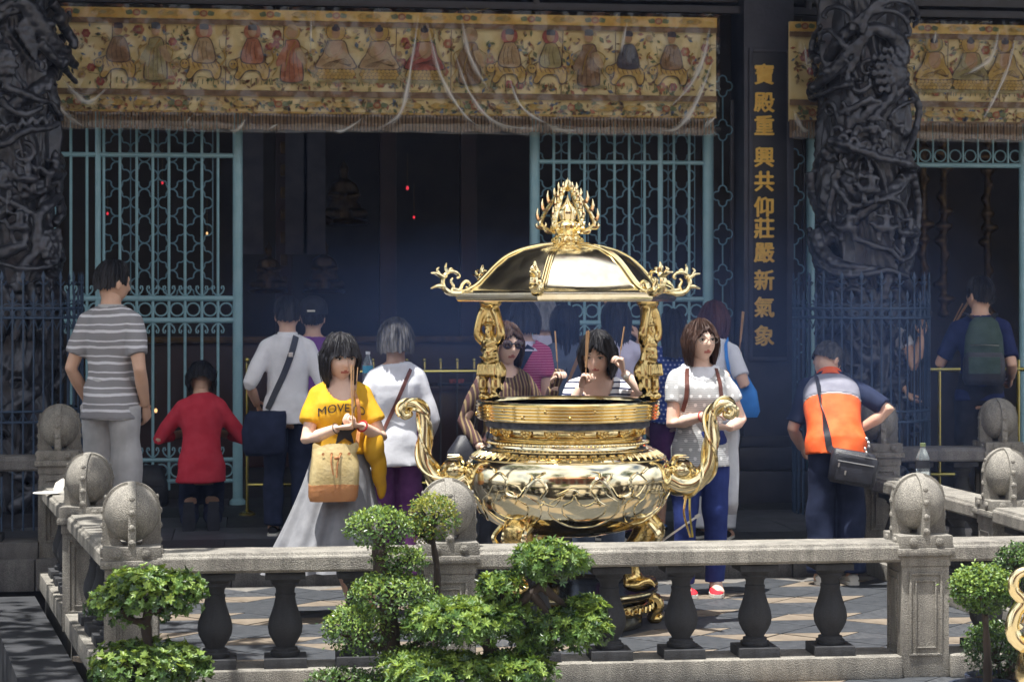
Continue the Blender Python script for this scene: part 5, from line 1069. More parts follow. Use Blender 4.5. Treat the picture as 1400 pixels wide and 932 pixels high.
def hand(b, w_, d, n, hs, curl=.5, spread=.03, thumb=1, mir=1):
    d = unit(d); n = unit(Vector(n) - d * d.dot(Vector(n))); s_ = d.cross(n) * mir
    w_ = Vector(w_)
    b.tube([w_ - d * .012 * hs, w_ + d * .02 * hs, w_ + d * .055 * hs, w_ + d * .088 * hs], [.021 * hs, .031 * hs, .040 * hs, .036 * hs], 10, flat=.42, upv=n)
    for k, (o, L) in enumerate(((-.029, .068), (-.010, .078), (.010, .073), (.028, .057))):
        p = w_ + d * .078 * hs + s_ * o * hs; a = 0; pts = [p]; dd = d
        for q, fr in enumerate((.45, .32, .23)):
            a += curl * (1.15, 1.2, .8)[q]; dd = d * math.cos(a) + n * math.sin(a) + s_ * (o * spread * 10); p = p + dd * L * fr * hs; pts.append(p)
        b.tube(smooth_path(pts, 3), list(np.linspace(.0094, .0066, 10) * hs), 7)
    p = w_ + d * .022 * hs - s_ * .028 * hs
    pts = [p, p + (d * .5 - s_ * .6 + n * .35).normalized() * .032 * hs]; pts.append(pts[-1] + (d * .75 - s_ * .1 + n * .55).normalized() * .028 * hs); pts.append(pts[-1] + (d * .75 + s_ * .25 + n * .5).normalized() * .022 * hs)
    b.tube(smooth_path(pts, 3), list(np.linspace(.0125, .0078, 10) * hs), 7)
def ik(S, W, a, c, hint):
    S, W = Vector(S), Vector(W); v = W - S; L = min(v.length, (a + c) * .995); v.normalize(); x = (a * a - c * c + L * L) / (2 * L); h = math.sqrt(max(0, a * a - x * x))
    hv = Vector(hint) - v * v.dot(Vector(hint)); hv.normalize(); return S + v * x + hv * h, S + v * L
def person(px, dep, z0, H, face, label, *, bend=0., side=0., nod=0., turn=0., tilt=0., wid=1., armL=None, armR=None, hintL=None, hintR=None, handL={}, handR={}, legs=None, skin='skin', hair=('man', 'hair_black'), hairlong=0., shirt=None, sleeve=.55, hem=.49, neck=(.05, .05, 0), loose=.0, bottoms=None, bhem=.045, bwide=1., binf=.007, shoe=None, fem=True, eyes=False, drop=0., seed=1, vox=.0115, parts=None, fold=.0048, headdx=(0, 0, 0), jaw=1., hk=1.10):
    """face: bearing in degrees, 0 looks at the photographer, 180 looks away. armL / armR: wrist targets (x, y, z) in the figure's own frame."""
    p = PD(px, 410, dep); t = thing('person', (p.x, p.y, z0), -YAW - math.atan((px - 700) / F) + R(face), label=label, cat='person', group='worshippers in the court and porch')
    h = H; hs = H / 1.65; B = Matrix.Translation((0, 0, .52 * h)) @ Matrix.Rotation(R(side), 4, 'Y') @ Matrix.Rotation(R(bend), 4, 'X') @ Matrix.Translation((0, 0, -.52 * h))
    B = Matrix.Translation((0, 0, -drop)) @ B
    def U(x, y, z):          # upper-body point after the bend at the hips; the bend is shared between pelvis and waist
        f = min(1, max(0, (z - .46) / .14)); M2 = Matrix.Translation((0, 0, .52 * h)) @ Matrix.Rotation(R(side * f), 4, 'Y') @ Matrix.Rotation(R(bend * f), 4, 'X') @ Matrix.Translation((0, 0, -.52 * h)); return M2 @ Vector((x * h, y * h, z * h)) - Vector((0, 0, drop))
    def rings(spec, inflate, n=22, wf=1.):
        out = []
        for z, rx, ry, oy in spec:
            rx, ry = rx * wid * wf * h + inflate, ry * wid * h + inflate; r_ = []
            for k in range(n):
                a = 2 * math.pi * k / n; c, s_ = math.cos(a), math.sin(a); e = .82; x = math.copysign(abs(c) ** e, c) * rx / h; y = math.copysign(abs(s_) ** e, s_) * ry / h + oy; r_.append(U(x, y, z))
            out.append(np.array(r_))
        return out
    bust = .006 if fem else 0
    T = [(.455, .066, .052, 0), (.50, .092, .064, .004), (.54, .090, .062, .004), (.60, .074, .053, 0), (.66, .074, .054, -.002), (.72, .082, .060 + bust, -.004), (.765, .085, .058 + bust, -.002), (.795, .078, .048, .002), (.818, .060, .042, .004), (.842, .036, .036, .004), (.875, .033, .035, -.002), (.895, .032, .034, -.006)]
    sw = .083 if fem else .091; SL, SR = U(sw * wid, .006, .790), U(-sw * wid, .006, .790)
    la, lf = .172 * h, .148 * h
    tl = Vector(armL) if armL else SL + Vector((.028 * h, -.03 * h, -.305 * h)); tr_ = Vector(armR) if armR else SR + Vector((-.028 * h, -.03 * h, -.305 * h))
    EL, WL = ik(SL, tl, la, lf, hintL or (.12, .9, -.3)); ER, WR = ik(SR, tr_, la, lf, hintR or (-.12, .9, -.3))
    lg = legs or {}
    def leg(s_):
        d = lg.get('L' if s_ > 0 else 'R'); return [Vector(q) for q in d] if d else [Vector((s_ * .052 * h, .004 * h, .50 * h)), Vector((s_ * .056 * h, -.008 * h, .275 * h)), Vector((s_ * .06 * h, .012 * h, .045 * h))]
    LG = {s_: leg(s_) for s_ in (-1, 1)}
    # ---- body
    b = MB(); b.loft(rings(T, 0))
    for s_, S_, E_, W_ in ((1, SL, EL, WL), (-1, SR, ER, WR)):
        b.tube([S_, S_.lerp(E_, .45), E_, E_.lerp(W_, .35), W_], [.031 * h * wid, .029 * h * wid, .0235 * h * wid, .0245 * h * wid, .0165 * h], 12); b.ell(S_, (.033 * h * wid,) * 3); b.tube([U(s_ * .03, .004, .825), S_ + Vector((0, 0, .0))], [.026 * h, .027 * h], 10)
        a, k, f = LG[s_]; b.tube([a, a.lerp(k, .5), k, k.lerp(f, .32), f], [.055 * h * wid, .046 * h * wid, .034 * h, .034 * h, .022 * h], 12); b.ell(k, (.035 * h,) * 3)
        if not lg: b.tube([f, f + Vector((0, -.03 * h, -.022 * h)), f + Vector((0, -.085 * h, -.034 * h))], [.024 * h, .024 * h, .018 * h], 10)
    v, f, n = remesh(b, vox, 2); body = MB(); body.add(v, f)
    hc = U(0, -.012, .924) + Vector(headdx); HM = Matrix.Translation(hc) @ Matrix.Rotation(R(turn), 4, 'Z') @ Matrix.Rotation(R(bend * .6 + nod), 4, 'X') @ Matrix.Rotation(R(tilt + side), 4, 'Y')
    body.tube([U(0, .004, .845), U(0, .0, .875), hc + HM.to_3x3() @ Vector((0, .02, -.04))], [.036 * h, .034 * h, .036 * h], 12)
    head_mesh(body, HM, hs * hk, fem, eyes=eyes, jaw=jaw)
    for s_, W_, E_, kw in ((1, WL, EL, handL), (-1, WR, ER, handR)):
        d = Vector(kw.get('dir', W_ - E_)); nrm = kw.get('n', (-s_, -.2, 0)); hand(body, W_, d, nrm, hs, kw.get('curl', .35), mir=kw.get('mir', s_))
    bo = body.build('body', [skin, 'lips', 'eye_white', 'eye_dark', 'brow'], t, sharp=70)
    # ---- hair
    ho = None
    if hair: ho = hair_mesh(HM, hs * hk, hair[0], hair[1], seed, hairlong).build('hair', hair[1], t, sharp=100)
    def ripple(v, n, amp, kz=9, sd=0):
        r2 = random.Random(seed * 7 + sd); o = np.zeros(len(v))
        for q in range(7):
            kx, kzz, ph = r2.uniform(-26, 26), r2.uniform(4, 26) * r2.choice((-1, 1)), r2.uniform(0, 6.28); o += np.sin(v[:, 0] * kx + v[:, 1] * r2.uniform(-20, 20) + v[:, 2] * kzz + ph + 1.5 * np.sin(v[:, 2] * 6 + ph))
        o2 = np.sin(v[:, 2] * 38 + 3 * np.sin(v[:, 0] * 9 + v[:, 2] * 5)) * np.clip(1.2 - np.abs(v[:, 2] - .56 * h) * 9, 0, 1)
        return v + n * (amp * (o / 2.6 + .9 * o2))[:, None]
    # ---- clothes
    so = None
    if shirt:
        b = MB(); T2 = [(hem, .097 if hem < .56 else .084, .068, .003)] + [q for q in T if hem + .02 < q[0] < .825] + [(.832, .052, .044, .004), (.846, .044, .042, .004)]
        rg = rings(T2, .013); sp = np.linspace(loose, loose * .25, len(rg))
        for k, r_ in enumerate(rg):
            c = r_.mean(0); r_[:] = c + (r_ - c) * (1 + sp[k])
        b.loft(rg)
        for s_, S_, E_, W_ in ((1, SL, EL, WL), (-1, SR, ER, WR)):
            b.ell(S_, (.0375 * h * wid,) * 3); b.tube([U(s_ * .03, .004, .822), S_ + Vector((0, 0, .004))], [.031 * h, .034 * h], 10); b.tube([U(s_ * .05, .0, .76), S_], [.05 * h, .037 * h * wid], 10)
            if sleeve:
                if sleeve <= 1: e = S_.lerp(E_, sleeve); b.tube([S_, S_.lerp(e, .5), e], [.0375 * h * wid, (.0375 + loose * .02) * h * wid, (.0375 + loose * .03) * h * wid], 14)
                else: e = E_.lerp(W_, sleeve - 1); b.tube([S_, E_.lerp(S_, .4), E_, e], [.0375 * h * wid, .0365 * h * wid, .033 * h * wid, .027 * h * wid], 14)
        v, f, n = remesh(b, vox, 2); v = ripple(v, n, fold)
        nw, nd, nb = neck; Bi = B.inverted()
        def cut(c):
            q = Bi @ Vector(c); x, y, z = q.x / h, q.y / h, q.z / h
            if z > .838 and math.hypot(x, y) < .052: return True
            zc = .842; return (y < .0 and (x / nw) ** 2 + ((z - zc) / nd) ** 2 < 1) or (y >= 0 and nb and (x / nw) ** 2 + ((z - zc) / nb) ** 2 < 1)
        f = [q for q in f if not cut(v[list(q)].mean(0))]
        so = MB().add(v, f).build('shirt', shirt, t, sharp=100)
    if bottoms:
        b = MB(); b.loft(rings([(.47, .080, .062, 0), (.50, .097, .068, .003), (.54, .096, .066, .003), (.60, .082, .058, 0)][:3 if binf < .006 else 4], binf))
        for s_ in (-1, 1):
            a, k, f = LG[s_]; e = k.lerp(f, min(1, (1 - (bhem - .045) / .23)))
            b.tube([a, a.lerp(k, .5), k, k.lerp(e, .5), e], [.060 * h * wid, .054 * h * wid, .046 * h * bwide, .043 * h * bwide, .041 * h * bwide], 14)
        v, f, n = remesh(b, vox, 2); v = ripple(v, n, fold * 1.1, sd=5); MB().add(v, f).build('trousers', bottoms, t, sharp=100)
    if shoe:
        for s_ in (-1, 1):
            a, k, f = LG[s_]; M2 = lg.get('shoe', {}).get(s_) or (Matrix.Translation((f.x, f.y, 0)) @ Matrix.Rotation(R(-8 * s_), 4, 'Z'))
            b = MB(); q = hs
            sec = [(.045, .030, .066, .034), (.03, .036, .07, .036), (-.02, .037, .066, .034), (-.07, .041, .052, .028), (-.12, .043, .042, .022), (-.165, .034, .034, .018), (-.185, .014, .026, .014)]
            b.loft([np.array([(rx * math.cos(a_) * q, y * q, max(.012, c_ + (tp - c_) * math.sin(a_) if math.sin(a_) > 0 else c_ * (1 + math.sin(a_)) + .012) * q) for a_ in np.linspace(0, 2 * math.pi, 17)[:-1]]) for y, rx, tp, c_ in sec])
            o = b.build('shoe', shoe[0], t, sharp=60); o.matrix_basis = M2
            b = MB(); b.loft([np.array([(rx * x_ * q, (y * q), z_ * q) for x_, z_ in ((-1.06, 0), (1.06, 0), (1.06, .02), (-1.06, .02))]) for y, rx, tp, c_ in [(.05, .028, 0, 0)] + [(yy, r_, 0, 0) for yy, r_, _, _ in sec[:-1]] + [(-.19, .02, 0, 0)]])
            b.build('sole', shoe[1], o)
    return dict(t=t, h=h, hs=hs * hk, WL=WL, WR=WR, EL=EL, ER=ER, SL=SL, SR=SR, U=U, HM=HM, shirt=so, body=bo, hair=ho, B=B)
def bvh(o): return BVHTree.FromObject(o, bpy.context.evaluated_depsgraph_get()) if False else BVHTree.FromPolygons([v.co for v in o.data.vertices], [tuple(p.vertices) for p in o.data.polygons])
def drape(P_, pts, side, off=.006, o=None, n=8):      # lay a strap on the shirt: pts are (x, z) in the figure's frame, side -1 front, +1 back
    T_ = bvh(o or P_['shirt']); out = []
    for x, z in [(q[0], q[2]) for q in smooth_path([(a, 0, c) for a, c in pts], n)]:
        hit = T_.ray_cast(Vector((x, side * .8, z)), Vector((0, -side, 0)))
        if hit[0] is not None: out.append(hit[0] + Vector((0, side * off, 0)))
    return out
def strap(name, P_, pts, w_, m, parent, local=True):
    b = MB(); c = P_['t']; b2 = []
    b.tube(pts, w_ / 2, 6, flat=.22) if not local else None
    rings = []
    for i, p in enumerate(pts):
        tn = unit(pts[min(i + 1, len(pts) - 1)] - pts[max(i - 1, 0)]); nn = unit(Vector((p.x * .6, p.y, 0))); s_ = unit(tn.cross(nn)); nn = s_.cross(tn)
        rings.append(np.array([p + s_ * w_ / 2 - nn * .002, p + s_ * w_ / 2 + nn * .003, p - s_ * w_ / 2 + nn * .003, p - s_ * w_ / 2 - nn * .002]))
    b.loft(rings); return b.build(name, m, parent)
def owned(P_, name, label, cat, group=None):             # a separate thing sharing the wearer's frame
    t = thing(name, P_['t'].location, P_['t'].rotation_euler.z, label=label, cat=cat, group=group); return t
mat('incense', (.42, .24, .12), (.50, .30, .16), 30, .8); mat('incense_tip', (.30, .10, .06), rough=.9)
def sticks(P_, a, c, n, label, spread=.012, seed=0, rr=.0046):
    t = owned(P_, 'incense_sticks', label, 'incense', 'incense sticks in hand'); r2 = random.Random(seed); a, c = Vector(a), Vector(c)
    for k in range(n):
        o = Vector((r2.uniform(-1, 1), r2.uniform(-1, 1), r2.uniform(-.4, .4))) * spread; e = c + o * 2.2; s0 = a + o * .3
        MB().tube([s0, s0.lerp(e, .3)], .0018, 5).tube([s0.lerp(e, .3), e], rr if seed != 1 else .0026, 6).build('stick', 'incense', t)
    return t
# ------------------------------------------------------------------ the cast
cloth('c_yellow', (.62, .33, .012), (.68, .38, .03)); hairmat('hair_salt', (.012, .012, .014), (.10, .10, .11)); cloth('c_skirt', (.20, .205, .225), (.26, .265, .285)); cloth('c_white', (.66, .67, .72), (.74, .75, .80)); cloth('c_lilac', (.55, .52, .66), (.62, .59, .74)); cloth('c_red', (.52, .03, .055), (.60, .05, .08)); cloth('c_navy', (.012, .018, .045), (.02, .028, .065)); cloth('c_blue', (.02, .035, .16), (.03, .05, .21)); cloth('c_midnight', (.012, .018, .07), (.02, .028, .10)); cloth('c_purple', (.16, .05, .26), (.21, .08, .32)); cloth('c_plum', (.09, .022, .11), (.13, .04, .15)); cloth('c_khaki', (.42, .42, .43), (.50, .50, .51)); cloth('c_orange', (.75, .10, .022), (.82, .15, .04), .7); cloth('c_vestgrey', (.22, .22, .27), (.28, .28, .33)); cloth('c_black', (.012, .012, .016), (.022, .022, .028)); cloth('c_denim', (.10, .13, .20), (.15, .19, .27)); cloth('c_dark', (.02, .022, .03), (.03, .033, .045)); cloth('c_bagblue', (.03, .20, .62), (.05, .26, .72), .6)
mat('leather_gold', (.52, .40, .18), (.62, .50, .26), 12, .38, bump=.3, bscale=50, metal=.25); mat('leather_tan', (.46, .19, .07), (.54, .25, .10), 12, .5, bump=.3, bscale=50); mat('leather_brown', (.10, .03, .022), (.15, .05, .035), 12, .5, bump=.2); mat('rubber_white', (.70, .68, .62), rough=.6); cloth('canvas_red', (.55, .02, .03), (.62, .03, .045)); mat('nylon_black', (.014, .015, .022), (.026, .028, .04), 20, .45, bump=.3, bscale=140); mat('zip_metal', (.7, .7, .7), rough=.3, metal=1); mat('print_black', (.01, .01, .012), rough=.5); mat('beads_red', (.45, .02, .03), rough=.3); mat('lens_dark', (.02, .006, .01), rough=.05, spec=.8); mat('frame_metal', (.25, .22, .20), rough=.3, metal=.8); cloth('c_green', (.04, .065, .055), (.06, .09, .08)); cloth('c_cardigan', (.52, .54, .58), (.60, .62, .66))
STAND = dict(shoe=('c_black', 'rubber_white'))
# --- A: yellow shirt, grey skirt, holding incense in both hands
A = person(465, 11.2, 0, 1.53, 8, 'woman in yellow star T-shirt and long grey skirt holding incense', wid=.96, turn=10, nod=8, armL=(.085, -.215, 1.055), armR=(-.045, -.225, 1.045), hintL=(.4, .1, -.6), hintR=(-.4, .1, -.6), handL=dict(dir=(-1, -.25, .1), n=(0, .2, .9), curl=.75, mir=-1), handR=dict(dir=(1, -.3, .1), n=(0, .2, .9), curl=.75, mir=1), skin='skin_fair', hair=('bangs', 'hair_black'), hairlong=-.03, shirt='c_yellow', sleeve=.62, hem=.585, neck=(.056, .068, 0), loose=.14, eyes=True, hk=1.2, vox=.009, seed=3, legs={'R': [(-.08, 0, .765), (-.02, 0, .42), (.075, .01, .07)], 'L': [(.08, 0, .765), (.12, 0, .42), (.17, .01, .07)]}, shoe=('leather_tan', 'rubber_white'))
b = MB(); rings = []; nS = 120; r3 = random.Random(5); phs = [(r3.uniform(0, 6.28), r3.randrange(7, 24), r3.uniform(.4, 1)) for _ in range(6)]
for i in range(26):
    u = i / 25; z = .965 - u * .71; ring_ = []
    for k in range(nS):
        a = 2 * math.pi * k / nS; g = sum(w_ * math.sin(n_ * a + p + u * 1.2) for p, n_, w_ in phs) / 3; rx, ry = .135 + .165 * u ** 1.1, .105 + .14 * u ** 1.1; q = 1 + .13 * g * u
        x = rx * q * math.cos(a); y = ry * q * math.sin(a); x -= .115 * u ** 1.7 * (1 if x < 0 else .25); ring_.append((x, y, z + .012 * math.sin(a * 3) * u))
    rings.append(np.array(ring_))
b.loft(rings, caps=False); rin = [r_ * np.array([.985, .985, 1]) + np.array([0, 0, .004]) for r_ in rings[::-1]]; b.loft(rin, caps=False); b.build('skirt', 'c_skirt', A['t'], sharp=100)
def decal(P_, me, m, name, x0, z0, side=-1, off=.004, arc=0, parent=None, flipx=1):   # flat print laid onto the shirt front
    T_ = bvh(P_['shirt']); b = bmesh.new(); b.from_mesh(me); bmesh.ops.subdivide_edges(b, edges=[e for e in b.edges if e.calc_length() > .02], cuts=2)
    for v in b.verts:
        x, z = x0 + v.co.x * flipx, z0 + v.co.y - arc * v.co.x ** 2; h_ = T_.ray_cast(Vector((x, side * .6, z)), Vector((0, -side, 0)))
        if h_[0] is None: h_ = T_.find_nearest(Vector((x, side * .2, z)))
        v.co = h_[0] + Vector((0, side * (off + v.co.z), 0))
    b.to_mesh(me); b.free(); me.materials.clear(); me.materials.append(MATS[m]); me.name = name; return obj(name, me, parent or P_['shirt'])
decal(A, text_mesh('MOVEYO', .064, .0006), 'print_black', 'lettering', -.005, 1.145, arc=1.6)
star = bpy.data.meshes.new('star'); sp_ = [((.088 if k % 2 == 0 else .038) * math.sin(k * math.pi / 5), (.088 if k % 2 == 0 else .038) * math.cos(k * math.pi / 5), 0) for k in range(10)]
bb = bmesh.new(); vv_ = [bb.verts.new(p) for p in sp_]; cc = bb.verts.new((0, 0, 0)); [bb.faces.new((cc, vv_[k], vv_[(k + 1) % 10])) for k in range(10)]; bmesh.ops.subdivide_edges(bb, edges=bb.edges[:], cuts=3, use_grid_fill=True); bb.to_mesh(star); bb.free()
decal(A, star, 'print_black', 'star_print', .01, 1.02, off=.003); decal(A, text_mesh('COLLECTION', .026, .0005), 'print_black', 'lettering', 0, .945, off=.003)
for W_, nm in ((A['WL'], 'beads_red'), (A['WR'], 'brow')):
    E_ = A['EL'] if nm == 'beads_red' else A['ER']; d = unit(W_ - E_); o_ = d.orthogonal().normalized(); o2 = d.cross(o_); MB().tube([W_ - d * .01 + (o_ * math.cos(q) + o2 * math.sin(q)) * .029 for q in np.linspace(0, 6.28, 21)[:-1]], .005 if nm == 'beads_red' else .0025, 6, closed=True).build('bracelet', nm, A['t'])
sticks(A, (.03, -.285, 1.05), (.05, -.275, 1.38), 4, 'incense sticks held upright by the yellow-shirted woman', .014, 1)
bag = owned(A, 'bucket_bag', 'gold bucket bag with tan base on the yellow-shirted woman', 'bag'); b = MB()
def bagloft(secs, M=None):
    b = MB(); b.loft([np.array([(cx + w_ * math.copysign(abs(math.cos(q)) ** .6, math.cos(q)), cy + d_ * math.copysign(abs(math.sin(q)) ** .6, math.sin(q)) , z + dz * math.sin(q * 3)) for q in np.linspace(0, 2 * math.pi, 29)[:-1]]) for cx, cy, z, w_, d_, dz in secs], xf=M); return b
bx, by = -.06, -.225
bagloft([(bx - .012, by, .655, .122, .055, 0), (bx - .01, by, .68, .132, .064, 0), (bx - .006, by, .745, .135, .064, .003)]).build('base', 'leather_tan', bag)
bagloft([(bx - .006, by, .738, .1335, .0625, .003), (bx - .002, by, .80, .133, .064, .005), (bx + .002, by, .87, .127, .056, .008), (bx - .004, by + .004, .915, .118, .042, .012), (bx + .006, by + .008, .95, .124, .036, .014), (bx, by + .008, .91, .10, .022, .004)]).build('bag_body', 'leather_gold', bag, sharp=60)
for x in (-.07, -.024, .024, .07): MB().lathe([(.008, 0), (.008, .004), (.005, .004)], 10).build('eyelet', 'leather_tan', bag, (bx + x, by - .050, .91), (R(90), 0, 0))
b = MB(); b.tube(smooth_path([(bx - .024, by - .055, .91), (bx - .03, by - .072, .87), (bx - .018, by - .074, .80)], 4), .004, 6); b.tube(smooth_path([(bx + .024, by - .055, .91), (bx + .005, by - .072, .86), (bx + .0, by - .074, .785)], 4), .004, 6); b.ell((bx, by - .068, .89), (.014, .008, .011)); b.build('drawstring', 'leather_tan', bag)
ps = drape(A, [(.055, 1.29), (.07, 1.22), (.085, 1.14), (.09, 1.04)], -1, .01); ps = [Vector((.045, -.0, 1.325))] + ps + [Vector((bx + .12, by + .03, .93))]; strap('strap', A, ps, .02, 'leather_tan', bag)
b = MB(); b.ell((.17, -.10, .93), (.06, .07, .10)); b.ell((.20, -.09, .82), (.045, .05, .12)); b.ell((.215, -.08, .72), (.03, .035, .08)); v, f, n = remesh(b, .012, 2); MB().add(v, f).build('jacket_fold', 'c_yellow', A['t'], sharp=100)
# --- B: tall man in striped polo, back turned
Bp = person(152, 12.79, P, 1.80, 152, 'tall man in grey and white striped polo shirt seen from behind', fem=False, wid=.96, turn=-28, nod=6, armL=(.215, -.10, .92), armR=(-.205, -.06, .90), hintL=(.4, .8, 0), hintR=(-.4, .8, 0), hair=('man', 'hair_black'), skin='skin', shirt='polo_stripe', sleeve=.70, hem=.455, neck=(.045, .03, 0), loose=.08, bottoms='c_khaki', bwide=1.25, seed=5, vox=.011, fold=.004, **STAND)
M = Bp['HM']; b = MB()
for s_ in (-1, 1): b.tube([M @ Vector(q) for q in ((s_ * .082, .02, .012), (s_ * .08, -.05, .014), (s_ * .062, -.088, .012))], .002, 5); b.tube([M @ Vector((s_ * .032 + .026 * math.cos(q), -.098, .008 + .018 * math.sin(q))) for q in np.linspace(0, 6.28, 13)[:-1]], .0018, 5, closed=True)
b.build('glasses', 'frame_metal', Bp['t'])
b = MB(); b.loft([np.array([Bp['U'](rx / 1.8 * math.cos(a), rx * .95 / 1.8 * math.sin(a) + .003, z) for a in np.linspace(0, 6.28, 25)[:-1]]) for z, rx in ((.826, .088), (.842, .082), (.852, .077), (.848, .072), (.836, .073))]); b.build('collar', 'c_khaki', Bp['t'])
# --- C: kneeling woman in red
kn = {}
for s_, dx, dyy in ((1, .075, 0), (-1, -.075, .05)): kn['L' if s_ > 0 else 'R'] = [(dx, .03, .42), (dx * 1.1, -.10 - dyy, .10), (dx * 1.1, .30, .085)]
kn['shoe'] = {s_: Matrix.Translation((s_ * .082, .33, .10)) @ Matrix.Rotation(R(97), 4, 'X') @ Matrix.Translation((0, .05, 0)) for s_ in (-1, 1)}
C = person(275, 14.15, P, 1.60, 180, 'kneeling woman in a red long-sleeved top with head bowed', wid=.94, drop=.44, bend=16, nod=46, legs=kn, armL=(.14, -.32, .62), armR=(-.14, -.32, .62), hintL=(.4, .1, -.4), hintR=(-.4, .1, -.4), hair=('bob', 'hair_black'), hairlong=.02, shirt='c_red', sleeve=1.55, hem=.465, neck=(.05, .03, 0), loose=.12, bottoms='c_navy', binf=-.006, shoe=('c_dark', 'c_dark'), seed=9)
# --- D: white-shirted man with shoulder bag
cloth('c_shirtwhite', (.74, .74, .77), (.82, .82, .85))
D = person(393, 13.6, P, 1.575, 180, 'man in a white shirt with a dark strap across his back', fem=False, wid=.95, nod=6, armL=(.20, -.10, .86), armR=(-.18, -.14, .86), hintL=(.4, .7, 0), hintR=(-.4, .7, 0), hair=('man', 'hair_black'), shirt='c_shirtwhite', sleeve=1.1, hem=.47, neck=(.045, .03, 0), loose=.12, bottoms='c_navy', seed=11, fold=.0045, **STAND)
b = MB(); b.loft([np.array([D['U'](rx / 1.57 * math.cos(a), rx / 1.57 * math.sin(a) + .003, z) for a in np.linspace(0, 6.28, 25)[:-1]]) for z, rx in ((.826, .078), (.845, .07), (.856, .064), (.850, .060), (.836, .062))]); b.build('collar', 'c_shirtwhite', D['t'])
db = owned(D, 'shoulder_bag', 'navy shoulder bag hanging at the white-shirted man hip', 'bag'); strap('strap', D, drape(D, [(-.06, 1.335), (-.03, 1.22), (.02, 1.08), (.08, .95), (.13, .84)], 1, .008), .042, 'nylon_black', db)
bagloft([(.15, .15, .54, .12, .04, 0), (.15, .155, .57, .14, .052, .006), (.155, .16, .70, .145, .055, .008), (.14, .15, .80, .135, .04, .01), (.13, .145, .83, .12, .02, .004)]).build('bag_body', 'c_navy', db, sharp=60); MB().box((-.022, .125, 1.20), (.03, .012, .03), .003).build('buckle', 'zip_metal', db)
# --- E: purple shirt and black cap, mostly hidden
E = person(428, 14.4, P, 1.55, 172, 'person in a purple shirt and black cap behind the white-shirted man', fem=False, hair=('man', 'hair_black'), shirt='c_purple', sleeve=.7, bottoms='c_dark', vox=.014, seed=13, **STAND)
capb = MB(); HMs = E['HM'] @ Matrix.Scale(E['hs'], 4)
capb.lathe([(.099, .0), (.100, .03), (.094, .07), (.072, .105), (.03, .126), (.002, .13)], 24, c=(0, .004, .025), xf=HMs, sy=1.12); capb.ell((0, -.135, .035), (.07, .06, .008), 14, HMs); capb.build('cap', 'c_black', E['t']); MB().box((0, .11, .05), (.055, .012, .012), .002, HMs).build('cap_print', 'rubber_white', E['t'])
# --- F: older woman, white top, plum trousers
Fp = person(541, 12.35, 0, 1.60, 184, 'grey-haired woman in white tunic and plum trousers, back turned', wid=.94, nod=14, armL=(.18, -.10, .84), armR=(-.18, -.12, .82), hintL=(.4, .5, 0), hintR=(-.4, .5, 0), hair=('puff', 'hair_grey'), shirt='c_white', sleeve=1.65, hem=.46, neck=(.055, .035, 0), loose=.14, bottoms='c_plum', bwide=1.2, seed=15, fold=.0045, **STAND)
fb = owned(Fp, 'tote_bag', 'leaf-printed tote bag on a dark red strap beside the plum trousers', 'bag'); strap('strap', Fp, drape(Fp, [(-.085, 1.315), (-.04, 1.22), (.02, 1.08), (.075, .96), (.105, .90)], 1, .008), .022, 'leather_brown', fb)
MB().box((.16, .13, .76), (.15, .06, .26), .012).build('tote_body', 'c_cardigan', fb); MB().box((.155, .163, .76), (.13, .004, .23), .0).build('printed_panel', 'c_green', fb)
b = MB()
for k in range(14): b.ell((.11 + .03 * (k % 4), .166, .67 + .055 * (k // 4)), (.02, .003, .014 + .006 * (k % 2)), 8, rings=5)
b.build('leaf_print', 'thread_green', fb); 
for k in range(6): MB().ell((.12 + .022 * (k % 3), .17, .72 + .05 * (k // 3)), (.012, .003, .018), 8, rings=5).build('flower_print', 'c_white', fb)
mat('bottle_clear', (.75, .85, .9), rough=.06, trans=.85); mat('bottle_label', (.05, .35, .55), rough=.4); mat('cap_white', (.75, .75, .78), rough=.4)
def bottle(loc, hgt, r, label, lab='bottle_label', cap='cap_white'):
    t = thing('plastic_bottle', loc, 0, label=label, cat='bottle'); MB().lathe([(r * .9, 0), (r, .01), (r, hgt * .3), (r * .92, hgt * .33), (r, hgt * .36), (r, hgt * .62), (r * .75, hgt * .76), (r * .4, hgt * .88), (r * .36, hgt * .93)], 18).build('bottle_body', 'bottle_clear', t); MB().lathe([(r * 1.015, hgt * .40), (r * 1.015, hgt * .60)], 18).build('bottle_label', lab, t); MB().lathe([(r * .42, hgt * .92), (r * .42, hgt), (.002, hgt)], 14).build('bottle_cap', cap, t); return t
p = PD(503, 520, 12.72); bottle((p.x, p.y, p.z - .04), .22, .033, 'water bottle with blue label beside the white tunic')
